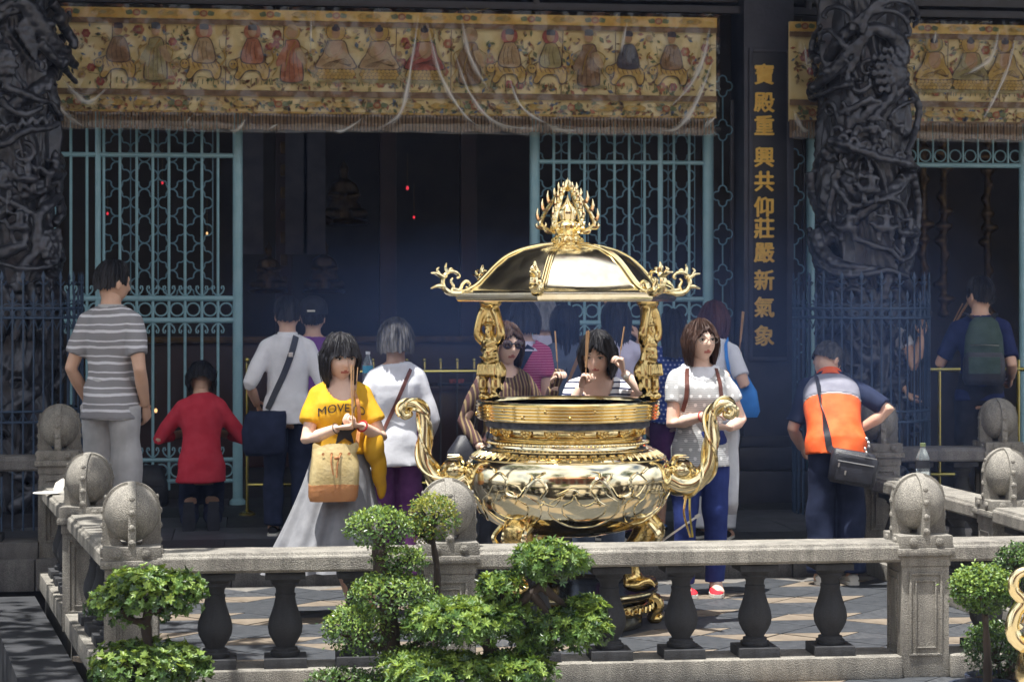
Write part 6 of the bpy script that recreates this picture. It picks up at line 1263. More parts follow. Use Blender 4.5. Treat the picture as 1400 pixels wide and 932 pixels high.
# --- G: woman in sunglasses, striped knit sleeve
G_ = person(690, 12.35, 0, 1.58, 22, 'woman in dark sunglasses reaching out in a striped knit sleeve', wid=.95, turn=4, nod=4, armR=(-.2, -.12, .85), armL=(.27, -.14, 1.22), hintL=(.2, .1, -1), hintR=(-.4, .6, 0), handL=dict(n=(0, .0, -1), curl=.8), skin='skin_fair', hair=('bob', 'hair_brown'), shirt='knit_stripe', sleeve=1.9, hem=.5, neck=(.05, .04, 0), loose=.06, bottoms='c_dark', seed=17, vox=.0105, eyes=False, hk=1.16, **STAND)
M = G_['HM'] @ Matrix.Scale(G_['hs'], 4); b = MB()
for s_ in (-1, 1): b.ell((s_ * .034, -.092, .010), (.031, .010, .026), 16, M, 8)
b.build('sunglass_lens', 'lens_dark', G_['t']); b = MB(); b.tube([M @ Vector(q) for q in ((-.08, .02, .014), (-.074, -.05, .016), (-.066, -.085, .014))], .005, 6); b.tube([M @ Vector(q) for q in ((.08, .02, .014), (.074, -.05, .016), (.066, -.085, .014))], .005, 6); b.tube([M @ Vector(q) for q in ((-.012, -.10, .014), (0, -.103, .016), (.012, -.10, .014))], .004, 6); b.build('sunglass_frame', 'c_black', G_['t'])
W_ = G_['WL']; d = unit(W_ - G_['EL']); b = MB(); b.tube([W_ - d * .04, W_ + d * .05, W_ + d * .10], [.03, .04, .03], 12, flat=.6); b.build('mitten_cuff', 'knit_stripe', G_['t'])
gb = owned(G_, 'hobo_bag', 'black slouchy shoulder bag beside the burner, on the sunglasses woman', 'bag'); bagloft([(-.26, -.02, .62, .08, .05, 0), (-.26, -.02, .68, .12, .07, .006), (-.25, -.02, .82, .12, .065, .006), (-.23, -.01, .92, .07, .03, 0), (-.23, -.01, .925, .05, .02, 0)]).build('bag_body', 'nylon_black', gb, sharp=60); MB().tube(smooth_path([(-.22, -.05, .9), (-.19, -.07, 1.1), (-.14, -.04, 1.31), (-.16, .06, 1.2), (-.2, .05, .95)], 6), .012, 6, flat=.4).build('strap', 'nylon_black', gb); MB().tube([(-.30, -.08, .55), (-.30, -.08, .68)], .006, 6).build('chain', 'brass_rail', gb)
sticks(G_, W_ + d * .07, W_ + d * .07 + Vector((-.02, 0, .26)), 1, 'single incense stick in the sunglasses woman hand', .001, 4)
# --- H..R: worshippers behind the burner, backs turned
Hh = person(716, 13.1, P, 1.545, 178, 'person in a pink striped top with broad navy strap, back turned', wid=.98, nod=4, hair=('bowl', 'hair_black'), shirt='pink_stripe', sleeve=.6, loose=.05, bottoms='c_dark', vox=.013, seed=19, neck=(.05, .03, .03), **STAND)
hb = owned(Hh, 'sling_bag', 'navy sling strap across the pink striped back', 'bag'); strap('strap', Hh, drape(Hh, [(-.07, 1.30), (-.01, 1.2), (.07, 1.05), (.13, .93)], 1, .008), .055, 'c_navy', hb); bagloft([(.2, .06, .66, .05, .09, 0), (.2, .06, .70, .06, .11, 0), (.2, .06, .88, .06, .11, 0), (.2, .06, .91, .04, .08, 0)]).build('bag_body', 'c_navy', hb, sharp=60)
b = MB(); b.loft([np.array([Hh['U'](rx / 1.54 * math.cos(a), rx * .9 / 1.54 * math.sin(a) + .003, z) for a in np.linspace(0, 6.28, 25)[:-1]]) for z, rx in ((.80, .12), (.825, .095), (.84, .075), (.835, .07), (.82, .08))]); b.build('collar', 'c_lilac', Hh['t'])
I_ = person(772, 13.5, P, 1.52, 176, 'long-haired woman in a blue denim shirt, back turned', hair=('long', 'hair_black'), hairlong=-.05, turn=18, shirt='c_denim', sleeve=1.7, bottoms='c_dark', vox=.013, seed=21, armL=(.2, -.2, 1.0), armR=(-.1, -.3, 1.1), **STAND)
sticks(I_, (.02, .17, .90), (-.12, .19, 1.22), 5, 'thick bundle of incense carried slantwise by the denim shirt', .010, 6)
Rr = person(742, 14.3, P, 1.56, 186, 'silver-haired worshipper half hidden behind the pink top', hair=('puff', 'hair_silver'), shirt='c_lilac', sleeve=.7, bottoms='c_dark', vox=.015, seed=23, **STAND)
J = person(818, 11.85, 0, 1.54, -4, 'squinting woman in navy striped top holding up incense in both hands', nod=16, turn=-8, bend=5, armR=(-.085, -.20, 1.235), armL=(.155, -.19, 1.32), hintL=(.4, .2, -.6), hintR=(-.4, .2, -.7), handL=dict(dir=(-.15, -.2, 1), n=(-.9, -.3, 0), curl=.85), handR=dict(dir=(.35, -.3, .9), n=(.8, -.5, 0), curl=.85), skin='skin_fair', hair=('bob', 'hair_black'), hairlong=-.015, shirt='breton', sleeve=.5, hem=.5, neck=(.062, .095, 0), loose=.04, bottoms='c_denim', eyes=True, hk=1.2, vox=.009, seed=25, **STAND)
sticks(J, J['WR'] + Vector((.03, -.04, .03)), J['WR'] + Vector((.055, -.045, .32)), 4, 'incense sticks in the squinting woman lower hand', .010, 7); sticks(J, J['WL'] + Vector((-.02, -.04, .07)), J['WL'] + Vector((.01, -.04, .26)), 1, 'single incense stick in the squinting woman raised hand', .001, 8)
M = J['WL']; d = unit(J['WL'] - J['EL']); o_ = d.orthogonal().normalized(); o2 = d.cross(o_); MB().tube([M - d * .035 + (o_ * math.cos(q) + o2 * math.sin(q)) * .029 for q in np.linspace(0, 6.28, 21)[:-1]], .004, 6, closed=True).build('watch_strap', 'zip_metal', J['t']); p = M - d * .035 + Vector((-.006, -.03, 0)); MB().lathe([(.014, 0), (.014, .006), (.01, .008)], 12).build('watch_face', 'zip_metal', J['t'], p, (R(90), 0, 0))
K = person(842, 13.3, P, 1.55, 170, 'dark-haired worshipper in a lavender top behind the squinting woman', turn=30, hair=('long', 'hair_black'), hairlong=.08, shirt='c_lilac', sleeve=1.4, bottoms='c_plum', vox=.013, seed=27, armL=(.1, -.3, 1.3), armR=(-.1, -.3, 1.3), **STAND)
sticks(K, (.05, -.32, 1.3), (.12, -.2, 1.62), 3, 'incense sticks raised by the lavender-clad worshipper', .010, 9)
Lp = person(921, 13.85, P, 1.49, 184, 'dark-haired worshipper in blue dotted blouse, back turned', nod=18, hair=('long', 'hair_black'), shirt='dotted_blue', sleeve=.8, loose=.1, bottoms='c_plum', bhem=.16, vox=.0125, seed=29, shoe=('c_bagblue', 'c_dark'))
sticks(Lp, (.12, .1, 1.12), (.2, .12, 1.46), 3, 'incense sticks beside the blue dotted blouse', .010, 10)
Mp = person(975, 13.4, P, 1.545, 165, 'auburn-haired woman in a white T-shirt carrying a blue bag', hair=('bob', 'hair_red'), hairlong=-.05, shirt='c_white', sleeve=.7, bottoms='c_cardigan', vox=.0115, seed=31, armR=(-.15, -.06, 1.14), hintR=(-.4, .3, -.8), handR=dict(dir=(0, -.2, 1), n=(.8, -.3, 0), curl=.8), armL=(.1, -.3, 1.0), **STAND)
mb = owned(Mp, 'tote_bag', 'bright blue tote bag on the white T-shirted woman shoulder', 'bag'); bagloft([(-.18, .02, .80, .12, .04, 0), (-.18, .02, .84, .135, .06, .004), (-.175, .02, .97, .12, .055, .006), (-.16, .02, 1.07, .075, .03, 0), (-.16, .02, 1.075, .06, .02, 0)]).build('bag_body', 'c_bagblue', mb, sharp=60); strap('strap', Mp, [Vector((-.15, .05, 1.06))] + drape(Mp, [(-.125, 1.12), (-.11, 1.2), (-.10, 1.27)], 1, .01) + [Vector((-.10, .0, 1.31))], .022, 'c_bagblue', mb)
sticks(Mp, Mp['WR'] + Vector((0, -.03, .06)), Mp['WR'] + Vector((-.03, 0, .34)), 3, 'incense sticks held up in front of the inscribed pillar', .008, 11)
# --- N: grey dotted top, red shoes
N = person(957, 12.05, 0, 1.605, 12, 'woman in glasses and dotted grey top wearing red canvas shoes', turn=16, nod=-4, armR=(-.02, -.215, 1.06), armL=(.13, -.19, .99), hintR=(-.4, .2, -.7), hintL=(.4, .2, -.6), handR=dict(dir=(.9, -.3, .25), n=(.1, .4, -.9), curl=.5, mir=-1), handL=dict(dir=(-1, -.3, .1), n=(0, .3, .9), curl=.6, mir=-1), skin='skin_fair', hair=('bob', 'hair_brown'), hairlong=-.02, shirt='dotted_grey', sleeve=.55, hem=.47, neck=(.045, .04, 0), loose=.08, bottoms='c_blue', bwide=.95, eyes=True, vox=.009, seed=33, shoe=('canvas_red', 'rubber_white'))
M = N['HM'] @ Matrix.Scale(N['hs'], 4); b = MB()
for s_ in (-1, 1): b.tube([M @ Vector((s_ * .032 + .026 * math.cos(q), -.098, .006 + .017 * math.sin(q))) for q in np.linspace(0, 6.28, 17)[:-1]], .0017, 5, closed=True); b.tube([M @ Vector(q) for q in ((s_ * .08, .02, .012), (s_ * .07, -.06, .012), (s_ * .058, -.096, .010))], .0016, 5)
b.tube([M @ Vector((-.007, -.10, .008)), M @ Vector((.007, -.10, .008))], .0016, 5); b.build('glasses', 'frame_metal', N['t'])
T_ = bvh(N['shirt']); b = MB(); rr_ = []
for rad, up_ in ((.050, .004), (.066, .004), (.082, .004), (.094, .003), (.098, .001)):
    ring_ = []
    for k in range(40):
        a = 2 * math.pi * k / 40; q = N['U'](rad / 1.605 * 1.15 * math.cos(a), rad / 1.605 * math.sin(a), .86); h_ = T_.ray_cast(q + Vector((0, 0, .05)), Vector((0, -.0, -1)))
        hp_ = h_[0] if h_[0] is not None and h_[0].z > 1.2 else q - Vector((0, 0, .05)); ring_.append(hp_ + Vector((.2 * (hp_.x), .3 * (hp_.y), .8)).normalized() * (up_ + .004))
    rr_.append(np.array(ring_))
b.loft(rr_, caps=False).build('collar', 'c_white', N['t'], sharp=100)
for s_ in (-1, 1): strap('backpack_strap', N, drape(N, [(s_ * .085, 1.33), (s_ * .098, 1.25), (s_ * .105, 1.16), (s_ * .12, 1.08)], -1, .006), .026, 'leather_brown', N['t'])
W_ = N['WR']; d = unit(W_ - N['ER']); o_ = d.orthogonal().normalized(); o2 = d.cross(o_); MB().tube([W_ - d * .02 + (o_ * math.cos(q) + o2 * math.sin(q)) * .029 for q in np.linspace(0, 6.28, 21)[:-1]], .004, 6, closed=True).build('bracelet', 'beads_red', N['t'])
b = MB(); r4 = random.Random(3); rg4 = []
for i in range(14): u = i / 13; rg4.append(np.array([(.165 + .02 * math.cos(q) * 2 + .035 * math.cos(q), .03 + .05 * math.sin(q) + .012 * math.sin(u * 8 + q * 2), .98 - u * .46 - .06 * (math.sin(q) > .3) * u) for q in np.linspace(0, 6.28, 15)[:-1]]))
b.loft(rg4); cg = owned(N, 'cardigan', 'pale cardigan hanging from the arm of the red-shoed woman', 'cardigan'); b.build('cardigan_drape', 'c_cardigan', cg, sharp=100)
# --- O: orange vest
O = person(1143, 12.5, 0, 1.60, 188, 'man bending in orange vest with grey yoke and navy sleeves', fem=False, wid=1.0, bend=36, nod=26, turn=-42, side=0, armR=(-.15, -.16, .92), hintR=(-1, .35, .15), armL=(.16, -.40, .80), hintL=(.4, .5, -.3), handR=dict(dir=(.8, .2, -.5), curl=.4), hair=('man', 'hair_salt'), shirt='c_navy', sleeve=.85, hem=.5, neck=(.04, .02, 0), loose=.06, bottoms='c_navy', bwide=1.25, seed=35, shoe=('rubber_white', 'rubber_white'))
def vest(P_, spec, infl, m, name, zsplit=None):
    b = MB(); h = P_['h']; rings = []
    for z, rx, ry in spec:
        r_ = []
        for k in range(40):
            a = 2 * math.pi * k / 40; c, s_ = math.cos(a), math.sin(a); r_.append(P_['U'](math.copysign(abs(c) ** .8, c) * (rx + infl), math.copysign(abs(s_) ** .8, s_) * (ry + infl), z))
        rings.append(np.array(r_))
    b.loft(rings); v, f, n = remesh(b, .011, 2)
    o = np.sin(v[:, 2] * 34 + 4 * np.sin(v[:, 0] * 7)) * np.clip(1.1 - (v[:, 2] - .85) * 4, 0, 1); v = v + n * (.004 * o)[:, None]; return MB().add(v, f).build(name, m, P_['t'], sharp=100)
cloth('c_vestpipe', (.75, .72, .70))
vest(O, [(.49, .110, .082), (.54, .108, .080), (.60, .098, .074), (.66, .098, .074), (.715, .104, .074)], .008, 'c_orange', 'vest_body'); vest(O, [(.716, .104, .074), (.76, .106, .070), (.785, .102, .062), (.81, .085, .052), (.828, .058, .046)], .008, 'c_vestgrey', 'vest_yoke'); vest(O, [(.711, .106, .076), (.718, .106, .076)], .009, 'c_vestpipe', 'piping')
b = MB(); b.loft([np.array([O['U'](rx / 1.60 * math.cos(a), rx / 1.60 * math.sin(a) + .003, z) for a in np.linspace(0, 6.28, 25)[:-1]]) for z, rx in ((.822, .095), (.84, .085), (.858, .078), (.854, .072), (.838, .074))]); b.build('collar', 'c_orange', O['t'])
ob = owned(O, 'messenger_bag', 'black zipped messenger bag with key ring behind the orange vest', 'bag'); M = Matrix.Translation((-.075, .20, .72)) @ Matrix.Rotation(R(-10), 4, 'Y')
bagloft([(0, 0, -.10, .125, .045, 0), (0, 0, -.085, .14, .055, 0), (0, 0, .06, .145, .055, 0), (.01, 0, .10, .125, .04, 0), (.01, 0, .105, .11, .03, 0)], M).build('bag_body', 'nylon_black', ob, sharp=60); MB().box((.0, .056, -.02), (.22, .03, .12), .014, M).build('front_pocket', 'nylon_black', ob)
MB().tube([M @ Vector((-.11, .073, .035)), M @ Vector((.11, .073, .035))], .003, 5).build('zip', 'zip_metal', ob); MB().tube([M @ Vector((-.12, .06, .08)), M @ Vector((.12, .06, .085))], .003, 5).build('zip', 'zip_metal', ob)
for q in ((.10, .075, .01), (.055, .08, -.03)): MB().box(q, (.01, .006, .026), .002, M).build('zip_pull', 'zip_metal', ob)
for k in range(5): MB().ell(M @ Vector((-.05 + .012 * math.sin(k * 2), .06, .11 + k * .02)), (.009, .009, .011), 8, rings=5).build('key_charm', 'zip_metal', ob)
ps = drape(O, [(.085, 1.16), (.085, 1.1), (.08, 1.02), (.07, .92), (.06, .84)], 1, .008, [c for c in O['t'].children if c.name.startswith('vest_body')][0]); tops = drape(O, [(.09, 1.26), (.088, 1.22), (.086, 1.18)], 1, .008, [c for c in O['t'].children if c.name.startswith('vest_yoke')][0])
strap('strap', O, tops + ps[2:] + [M @ Vector((.12, .02, .07))], .04, 'nylon_black', ob)
# --- P: man with backpack in the doorway; Q: his neighbour hidden by the column
Pp = person(1340, 14.7, P, 1.72, 182, 'man in dark blue with a green and black backpack in the doorway', fem=False, wid=.98, turn=38, hair=('man', 'hair_black'), shirt='c_midnight', sleeve=.8, bottoms='c_black', seed=37, vox=.013, armR=(-.22, -.1, 1.0), armL=(.24, -.26, 1.18), hintL=(.4, .2, -.8), **STAND)
pb = owned(Pp, 'backpack', 'grey-green and black backpack on the man in dark blue', 'backpack'); bagloft([(-.02, .19, .96, .13, .08, 0), (-.02, .19, 1.0, .15, .10, 0), (-.02, .19, 1.14, .145, .095, 0), (-.02, .185, 1.19, .13, .085, 0)]).build('lower_pocket', 'nylon_black', pb, sharp=60); bagloft([(-.02, .18, 1.17, .14, .08, 0), (-.02, .18, 1.30, .13, .085, 0), (-.02, .17, 1.40, .10, .07, 0), (-.02, .16, 1.44, .06, .04, 0)]).build('upper_body', 'c_green', pb, sharp=60)
MB().box((-.02, .285, 1.10), (.22, .02, .12), .01).build('front_pocket', 'c_green', pb); MB().tube([(-.12, .275, 1.24), (-.02, .285, 1.245), (.08, .275, 1.24)], .004, 5).build('zip', 'zip_metal', pb)
for s_ in (-1, 1): MB().tube(smooth_path([(-.02 + s_ * .06, .13, 1.42), (s_ * .10, .06, 1.46), (s_ * .11, -.02, 1.45)], 5), .022, 6, flat=.3).build('strap', 'nylon_black', pb)
sticks(Pp, (.26, -.27, 1.24), (.10, -.1, 1.54), 4, 'long incense sticks beside the backpack man face', .012, 13)
Qp = person(1212, 15.0, P, 1.64, 150, 'worshipper mostly hidden behind the carved column, one arm raised', hair=('bob', 'hair_black'), shirt='c_white', sleeve=.4, bottoms='c_dark', vox=.013, seed=39, armR=(-.30, .02, 1.30), hintR=(-.4, .3, -1), armL=(-.29, .1, .80), hintL=(0, .8, -.3), **STAND)
# white cap left on the slanting balustrade, empty bottle on the other one
t = thing('white_cap', (-1.03, 12.05, .617), R(-70), label='white sun cap left on the slanting balustrade rail', cat='cap'); MB().lathe([(.088, 0), (.09, .03), (.08, .06), (.05, .082), (.002, .088)], 22, sy=1.15).build('crown', 'rubber_white', t); MB().ell((0, -.14, .008), (.075, .085, .007), 18).build('brim', 'rubber_white', t)
p = PZ(1207, 655, .617); bottle((4.02, 11.95, .617), .25, .042, 'empty clear plastic bottle with green cap on the balustrade rail', 'c_dark', 'thread_green')
# dark daypack set down by the gate, ash rake and ribbon at the burner handle
p = PZ(202, 692, P); t = thing('daypack', (p.x, p.y, P), R(14), label='black daypack set down on the porch beside the kneeling woman', cat='bag')
bagloft([(0, 0, .002, .13, .08, 0), (0, 0, .03, .155, .10, 0), (0, .01, .18, .15, .095, .004), (0, .02, .30, .11, .07, .004), (0, .02, .315, .08, .05, 0)]).build('pack_body', 'nylon_black', t, sharp=60); MB().tube(smooth_path([(-.05, .06, .30), (-.06, .10, .24), (-.05, .11, .10)], 5), .018, 6, flat=.3).build('strap', 'nylon_black', t); MB().tube(smooth_path([(-.03, .03, .31), (0, .03, .35), (.03, .03, .31)], 5), .007, 6).build('grab_loop', 'nylon_black', t); MB().box((0, -.095, .10), (.2, .03, .12), .012).build('front_pocket', 'nylon_black', t)
a, c = PD(902, 741, 11.05), PD(951, 707, 11.05); a2 = a + (a - c) * 1.6
t = thing('ash_rake', (0, 0, 0), label='thin steel ash rake leaning by the burner handle', cat='rake'); MB().tube([a2, c], .006, 8).build('rod', 'zip_metal', t); MB().tube([c, c + (c - a).normalized() * .03], [.012, .008], 8).build('grip', 'rubber_white', t)
t = thing('gilt_ribbon', (0, 0, 0), label='narrow gilt ribbon tied under the burner handle', cat='ribbon')
for dx in (0, 5): MB().tube(smooth_path([PD(938 + dx, 676, 10.92), PD(935 + dx * 1.6, 700, 10.9), PD(939 + dx * 1.2, 718, 10.9), PD(944 + dx * .6, 734, 10.92)], 5), .007, 6, flat=.3).build('ribbon_tail', 'brass_rail' if dx else 'brass_deep', t)
# ================================================================== BONSAI AND CLIPPED SHRUBS IN FRONT OF THE BALUSTRADE
def leafmat(name, c, c2, trans=.22, rough=.42):
    m = bpy.data.materials.new(name); MATS[name] = m; t, b = nodes(m); co = t.nodes.new('ShaderNodeTexCoord'); n = t.nodes.new('ShaderNodeTexNoise'); n.inputs['Scale'].default_value = 18; n.inputs['Detail'].default_value = 3; t.links.new(co.outputs['Object'], n.inputs['Vector'])
    r = t.nodes.new('ShaderNodeValToRGB'); r.color_ramp.elements[0].position, r.color_ramp.elements[1].position = .36, .64; r.color_ramp.elements[0].color = (*c, 1); r.color_ramp.elements[1].color = (*c2, 1); t.links.new(n.outputs['Fac'], r.inputs['Fac']); t.links.new(r.outputs['Color'], b.inputs['Base Color']); b.inputs['Roughness'].default_value = rough
    tl = t.nodes.new('ShaderNodeBsdfTranslucent'); tl.inputs['Color'].default_value = (min(1, c2[0] * 2.2), min(1, c2[1] * 1.9), c2[2], 1); ms = t.nodes.new('ShaderNodeMixShader'); ms.inputs[0].default_value = trans
    t.links.new(b.outputs[0], ms.inputs[1]); t.links.new(tl.outputs[0], ms.inputs[2]); t.links.new(ms.outputs[0], t.nodes['Material Output'].inputs['Surface']); return m
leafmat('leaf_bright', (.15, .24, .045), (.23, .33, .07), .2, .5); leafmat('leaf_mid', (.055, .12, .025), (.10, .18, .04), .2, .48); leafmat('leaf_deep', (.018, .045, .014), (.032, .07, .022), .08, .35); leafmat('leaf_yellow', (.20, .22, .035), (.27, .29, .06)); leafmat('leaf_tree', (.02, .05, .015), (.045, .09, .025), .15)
mat('bark', (.022, .016, .013), (.05, .036, .028), 22, .85, bump=.8, bscale=50, stretch=(1, 1, .3)); mat('glazed_pot', (.03, .04, .07), (.05, .06, .10), 8, .25); mat('soil', (.03, .02, .015), (.05, .035, .025), 30, .95, bump=.6)
def leaves(pads, n, L, wd, seed, mats_, rosette=0, fill=.35, up_=.4):
    """pads: (centre, radii). Leaves sit mostly on the outer shell, some inside, single or in whorls; lower ones use deeper greens where the species has older leaves"""
    g = np.random.default_rng(seed); vs, fs, ms = [], [], []; k0 = 0
    vol = np.array([r[0] * r[1] + r[1] * r[2] + r[0] * r[2] for c, r in pads]); vol = vol / vol.sum()
    for (c, r), fr in zip(pads, vol):
        c = np.array(c); r = np.array(r); lump = [(g.normal(size=3), g.uniform(.06, .16)) for _ in range(9)]
        for q in range(int(n * fr)):
            d = g.normal(size=3); d /= np.linalg.norm(d)
            if d[2] < -.35 and g.random() < .6: d[2] = abs(d[2])
            rad = 1 - fill * g.random() ** 1.6 + g.normal() * .05 + max(0, g.normal() - 1.2) * .16
            for l, a in lump: rad += a * max(0, float(d @ (l / np.linalg.norm(l))) - .6)
            p = c + d * r * rad; nrm = d / r; nrm /= np.linalg.norm(nrm); ax = nrm * .7 + np.array([0, 0, up_]) + g.normal(size=3) * .35; ax /= np.linalg.norm(ax)
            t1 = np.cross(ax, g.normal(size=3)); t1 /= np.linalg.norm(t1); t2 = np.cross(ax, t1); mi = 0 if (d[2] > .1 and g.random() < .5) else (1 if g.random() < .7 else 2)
            nl = rosette if rosette else 1
            for j in range(nl):
                a = 2 * math.pi * j / max(nl, 1) + g.random() * .5; out = t1 * math.cos(a) + t2 * math.sin(a)
                dr = (out * .85 + ax * g.uniform(.25, .7)) if rosette else (ax * .6 + out * .8); dr /= np.linalg.norm(dr); l_ = L * g.uniform(.7, 1.2); w_ = wd * g.uniform(.8, 1.15); sd = np.cross(dr, ax); ns = np.linalg.norm(sd); sd = sd / ns if ns > 1e-6 else t1; nn = np.cross(sd, dr)
                tip = p + dr * l_ - nn * l_ * .12
                vs += [p, p + dr * l_ * .5 + sd * w_ / 2 + nn * w_ * .16, tip, p + dr * l_ * .5 - sd * w_ / 2 + nn * w_ * .16, p + dr * l_ * .82 + sd * w_ * .33 + nn * .0, p + dr * l_ * .82 - sd * w_ * .33]
                fs += [(k0, k0 + 1, k0 + 4, k0 + 2), (k0, k0 + 2, k0 + 5, k0 + 3)]; ms += [mi, mi]; k0 += 6
    me = bpy.data.meshes.new('leaves'); me.from_pydata([tuple(v) for v in vs], [], fs)
    for m_ in mats_: me.materials.append(MATS[m_])
    me.polygons.foreach_set('material_index', ms); me.update(); return me
def plant(name, dep, base_px, pads_px, label, cat, n, L, wd, mats_, seed, rosette=0, twig=.006, trunk_r=.03, yr=1.0, fill=.35, pot=True, trunk=None, lean=None, group='bonsai and shrubs before the balustrade'):
    s = F / dep; o = PD(base_px, 410, dep); root = thing(name, (o.x, o.y, 0), -YAW, label=label, cat=cat, group=group); r2 = random.Random(seed)
    loc = lambda px, py, dy=0: Vector(((px - base_px) / s, dy, CZ - (py - 410) / s))
    pads = []
    for q in pads_px:
        px, py, rx, rz = q[:4]; dy = q[4] if len(q) > 4 else 0; pads.append((tuple(loc(px, py, dy)), (rx / s, rx / s * yr, rz / s)))
    b = MB(); z0 = .10 if pot else -.0; tp = [Vector((0, 0, z0))] + [loc(*q) for q in (trunk or [])]
    if len(tp) < 2: tp.append(Vector((pads[0][0])))
    sp_ = smooth_path(tp, 6); nsp = len(sp_); b.tube(sp_, list(np.linspace(trunk_r, trunk_r * .55, nsp) * (1 + .12 * np.sin(np.arange(nsp) * 1.7))), 10)
    for c, r in pads:
        c = Vector(c); st = min(sp_, key=lambda p: (Vector(p) - (c - Vector((0, 0, r[2] * .9)))).length); st = Vector(st); b.tube(smooth_path([st, st.lerp(c, .5) + Vector((0, 0, -r[2] * .35)), c], 5), list(np.linspace(trunk_r * .6, twig, 11)), 7)
        for k in range(16):
            d = Vector((r2.gauss(0, 1), r2.gauss(0, 1), abs(r2.gauss(0, .7)))).normalized(); e = c + Vector((d.x * r[0], d.y * r[1], d.z * r[2])) * .85; m_ = c.lerp(e, .5) - Vector((0, 0, r[2] * .25)); b.tube(smooth_path([c - Vector((0, 0, r[2] * .5)), m_, e], 3), list(np.linspace(twig, twig * .35, 7)), 5)
    b.build('trunk', 'bark', root, sharp=90)
    obj('crown', leaves(pads, n, L, wd, seed, mats_, rosette, fill), root)
    if pot:
        MB().lathe([(.10, .0), (.13, .01), (.15, .06), (.155, .11), (.165, .115), (.165, .13), (.15, .13), (.145, .10)], 24, sy=.8).build('pot', 'glazed_pot', root); MB().lathe([(.001, .112), (.147, .108)], 20, sy=.8).build('soil', 'soil', root)
    return root
G3 = ['leaf_bright', 'leaf_mid', 'leaf_deep']
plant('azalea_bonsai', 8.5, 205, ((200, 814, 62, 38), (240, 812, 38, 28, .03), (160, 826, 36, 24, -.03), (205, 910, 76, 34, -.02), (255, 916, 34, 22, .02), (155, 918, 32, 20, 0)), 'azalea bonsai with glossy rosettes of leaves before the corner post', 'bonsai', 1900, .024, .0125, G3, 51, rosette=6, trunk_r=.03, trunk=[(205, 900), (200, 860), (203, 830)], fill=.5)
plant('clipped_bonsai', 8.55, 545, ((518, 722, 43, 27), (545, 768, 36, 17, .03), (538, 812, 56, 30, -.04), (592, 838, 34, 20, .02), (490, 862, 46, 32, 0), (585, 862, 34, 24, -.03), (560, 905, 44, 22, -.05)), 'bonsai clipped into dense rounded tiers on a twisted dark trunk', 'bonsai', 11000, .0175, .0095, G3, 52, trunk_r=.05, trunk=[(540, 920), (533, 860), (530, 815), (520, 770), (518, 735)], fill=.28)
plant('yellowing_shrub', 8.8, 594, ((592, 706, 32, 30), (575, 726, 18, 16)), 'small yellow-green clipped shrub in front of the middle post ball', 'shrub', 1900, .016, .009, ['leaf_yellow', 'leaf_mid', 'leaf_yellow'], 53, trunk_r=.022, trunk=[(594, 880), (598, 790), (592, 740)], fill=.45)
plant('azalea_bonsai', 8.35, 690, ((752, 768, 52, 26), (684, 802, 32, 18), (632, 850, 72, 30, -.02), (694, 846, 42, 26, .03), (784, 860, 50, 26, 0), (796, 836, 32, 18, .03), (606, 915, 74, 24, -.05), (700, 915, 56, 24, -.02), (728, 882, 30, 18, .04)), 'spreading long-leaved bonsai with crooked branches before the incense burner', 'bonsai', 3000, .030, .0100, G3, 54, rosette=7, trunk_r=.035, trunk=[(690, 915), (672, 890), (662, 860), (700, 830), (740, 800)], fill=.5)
plant('clipped_shrub', 8.55, 1350, ((1343, 806, 41, 30),), 'round clipped shrub before the last front balustrade span', 'shrub', 3600, .018, .011, G3, 55, trunk_r=.022, trunk=[(1350, 900), (1347, 840)], fill=.25)
plant('dark_shrub', 8.75, 1372, ((1362, 888, 42, 36), (1392, 772, 28, 28)), 'dark leafy shrub behind the gilt ornament', 'shrub', 3200, .018, .010, ['leaf_mid', 'leaf_deep', 'leaf_deep'], 56, trunk_r=.03, trunk=[(1385, 900), (1390, 800)], fill=.4)
plant('low_shrub', 8.5, 470, ((468, 930, 46, 14), (520, 938, 40, 16)), 'low clipped shrub at the foot of the short balustrade span', 'shrub', 1500, .018, .010, ['leaf_mid', 'leaf_deep', 'leaf_mid'], 57, trunk_r=.02, pot=True)
# gilt curled ornament: the handle of a second, smaller censer mostly outside the frame
s = F / 8.3; o = PD(1440, 410, 8.3); t = thing('small_censer', (o.x, o.y, 0), -YAW, label='small gilt censer with scrolled handle beside the dark shrub', cat='censer')
q = lambda px, py: ((px - 1440) / s, 0, CZ - (py - 410) / s)
MB().tube(smooth_path([q(1422, 885), q(1396, 880), q(1384, 862), q(1388, 838), q(1398, 822), q(1386, 806), q(1388, 788), q(1402, 780), q(1412, 790), q(1406, 800)], 6), list(np.linspace(.034, .016, 55)), 12).build('handle', 'brass', t)
MB().tube(smooth_path([q(1396, 858), q(1386, 846), q(1392, 830), q(1404, 838), q(1400, 852)], 5), .014, 8).build('handle_scroll', 'brass', t)
MB().lathe([(.02, .05), (.10, .06), (.14, .12), (.155, .20), (.14, .30), (.11, .34), (.125, .36), (.12, .38), (.10, .38), (.09, .34)], 40).build('bowl', 'brass', t)
for k in range(3): a = k * 2.094; MB().tube(smooth_path([(.11 * math.cos(a), .11 * math.sin(a), .10), (.15 * math.cos(a), .15 * math.sin(a), .06), (.14 * math.cos(a), .14 * math.sin(a), .012)], 4), [.03] * 5 + [.025] * 4, 9).build('foot', 'brass', t)
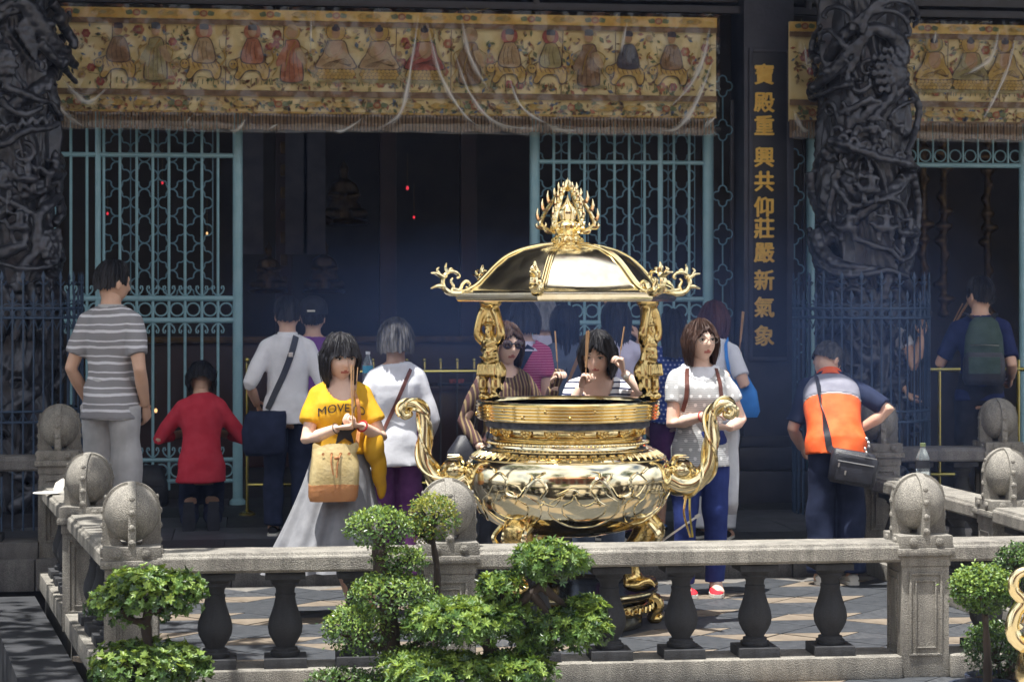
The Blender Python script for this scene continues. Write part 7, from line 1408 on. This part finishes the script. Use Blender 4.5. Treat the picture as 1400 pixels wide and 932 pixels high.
# court trees behind the photographer; the last, unseen, is added to shade the kerb
for k, (x, y, h) in enumerate(((-7.5, 1.5, 7.5), (9.5, -1, 8), (-4, -6, 9), (5.5, -6.5, 8.5), (14, 4.5, 7), (-4.0, 9.4, 10.2))):
    root = thing('court_tree', (x, y, 0), label=('leafy tree by the paved court', 'broad tree shading the paved court', 'tall tree before the front hall', 'leaning tree before the front hall', 'tree beside the far side balustrade', 'unseen tree added to shade the channel kerb')[k], cat='tree', group='court trees'); r2 = random.Random(k)
    b = MB(); b.tube(smooth_path([(0, 0, 0), (.1, .1, h * .3), (-.1, .05, h * .6), (0, 0, h * .85)], 4), list(np.linspace(.24, .07, 13)), 9); pads = []
    for j in range(9):
        a = j * .7 + k; rr = r2.uniform(.8, 2.2); c = (rr * math.cos(a), rr * math.sin(a), h * r2.uniform(.5, .95)); pads.append((c, (r2.uniform(.9, 1.5), r2.uniform(.9, 1.5), r2.uniform(.6, 1.0)))); b.tube(smooth_path([(0, 0, h * .45), (c[0] * .5, c[1] * .5, c[2] * .85), c], 4), list(np.linspace(.09, .03, 9)), 6)
    b.build('trunk', 'bark', root); obj('crown', leaves(pads, 2600, .24, .12, 70 + k, ['leaf_mid', 'leaf_tree', 'leaf_deep'], fill=.6), root)
# ================================================================== THE FAR SIDE OF THE COURT (behind the photographer, seen in the polished brass)
mat('hall_red', (.20, .045, .03), (.28, .07, .045), 4, .6)
mat('hall_stone', (.30, .28, .25), (.40, .37, .33), 3, .8)
fh = thing('front_hall', (2, -13, 0), 0, label='front hall with tiled roof facing the court', cat='building')
MB().box((0, 0, 2.6), (26, 4, 5.2), .0).build('wall', 'hall_red', fh)
MB().box((0, 1.6, .3), (27, 2.6, .6), .0).build('base', 'hall_stone', fh)
for k in range(9): MB().tube([(-12 + k * 3, 3.0, .6), (-12 + k * 3, 3.0, 5.2)], .24, 14).build('column', 'hall_stone', fh)
b = MB(); rings = [[(x, y, z + .4 * max(0, abs(x) / 13 - .5) ** 2 * 4) for x in np.linspace(-15, 15, 30)] for y, z in ((4.2, 5.2), (4.2, 5.35), (2.6, 5.8), (0, 8.2), (-3, 5.6))]
b.loft([np.array(q) for q in rings], closed=False, caps=False).build('roof', 'roof_tile', fh)
for k in range(5): MB().box((-10 + k * 5, 2.02, 1.9), (1.8, .08, 2.6), .0).build('door', 'dark_wood', fh)
# ================================================================== INCENSE HAZE hanging in the air
m = bpy.data.materials.new('haze'); MATS['haze'] = m; m.use_nodes = True; t = m.node_tree; t.nodes.remove(t.nodes['Principled BSDF'])
pv = t.nodes.new('ShaderNodeVolumePrincipled'); pv.inputs['Color'].default_value = (.45, .6, 1, 1); pv.inputs['Density'].default_value = .0005; pv.inputs['Anisotropy'].default_value = .0
t.links.new(pv.outputs[0], t.nodes['Material Output'].inputs['Volume'])
MB().box((0, 0, 4.3), (120, 120, 11.4)).build('haze', 'haze', kind='stuff')
m = bpy.data.materials.new('incense_smoke'); MATS['incense_smoke'] = m; m.use_nodes = True; t = m.node_tree; t.nodes.remove(t.nodes['Principled BSDF'])
pv = t.nodes.new('ShaderNodeVolumePrincipled'); pv.inputs['Color'].default_value = (.25, .42, 1, 1); pv.inputs['Density'].default_value = .032
t.links.new(pv.outputs[0], t.nodes['Material Output'].inputs['Volume'])
b = MB()
for px, py, dep, rx, ry, rz in ((1165, 480, 12.7, .75, .4, .75), (905, 445, 12.6, .8, .4, .6), (545, 440, 12.3, 1.0, .4, .42), (700, 460, 12.6, .7, .35, .55)):
    p = PD(px, py, dep)
    for k in (1.45, 1.15, .85, .55): MB().ell((0, 0, 0), (rx * k, ry * min(1, k), rz * k), 28, rings=16).build('incense_smoke', 'incense_smoke', None, p, (0, 0, -YAW), kind='stuff', label='thin blue incense smoke drifting over the porch edge', cat='smoke')
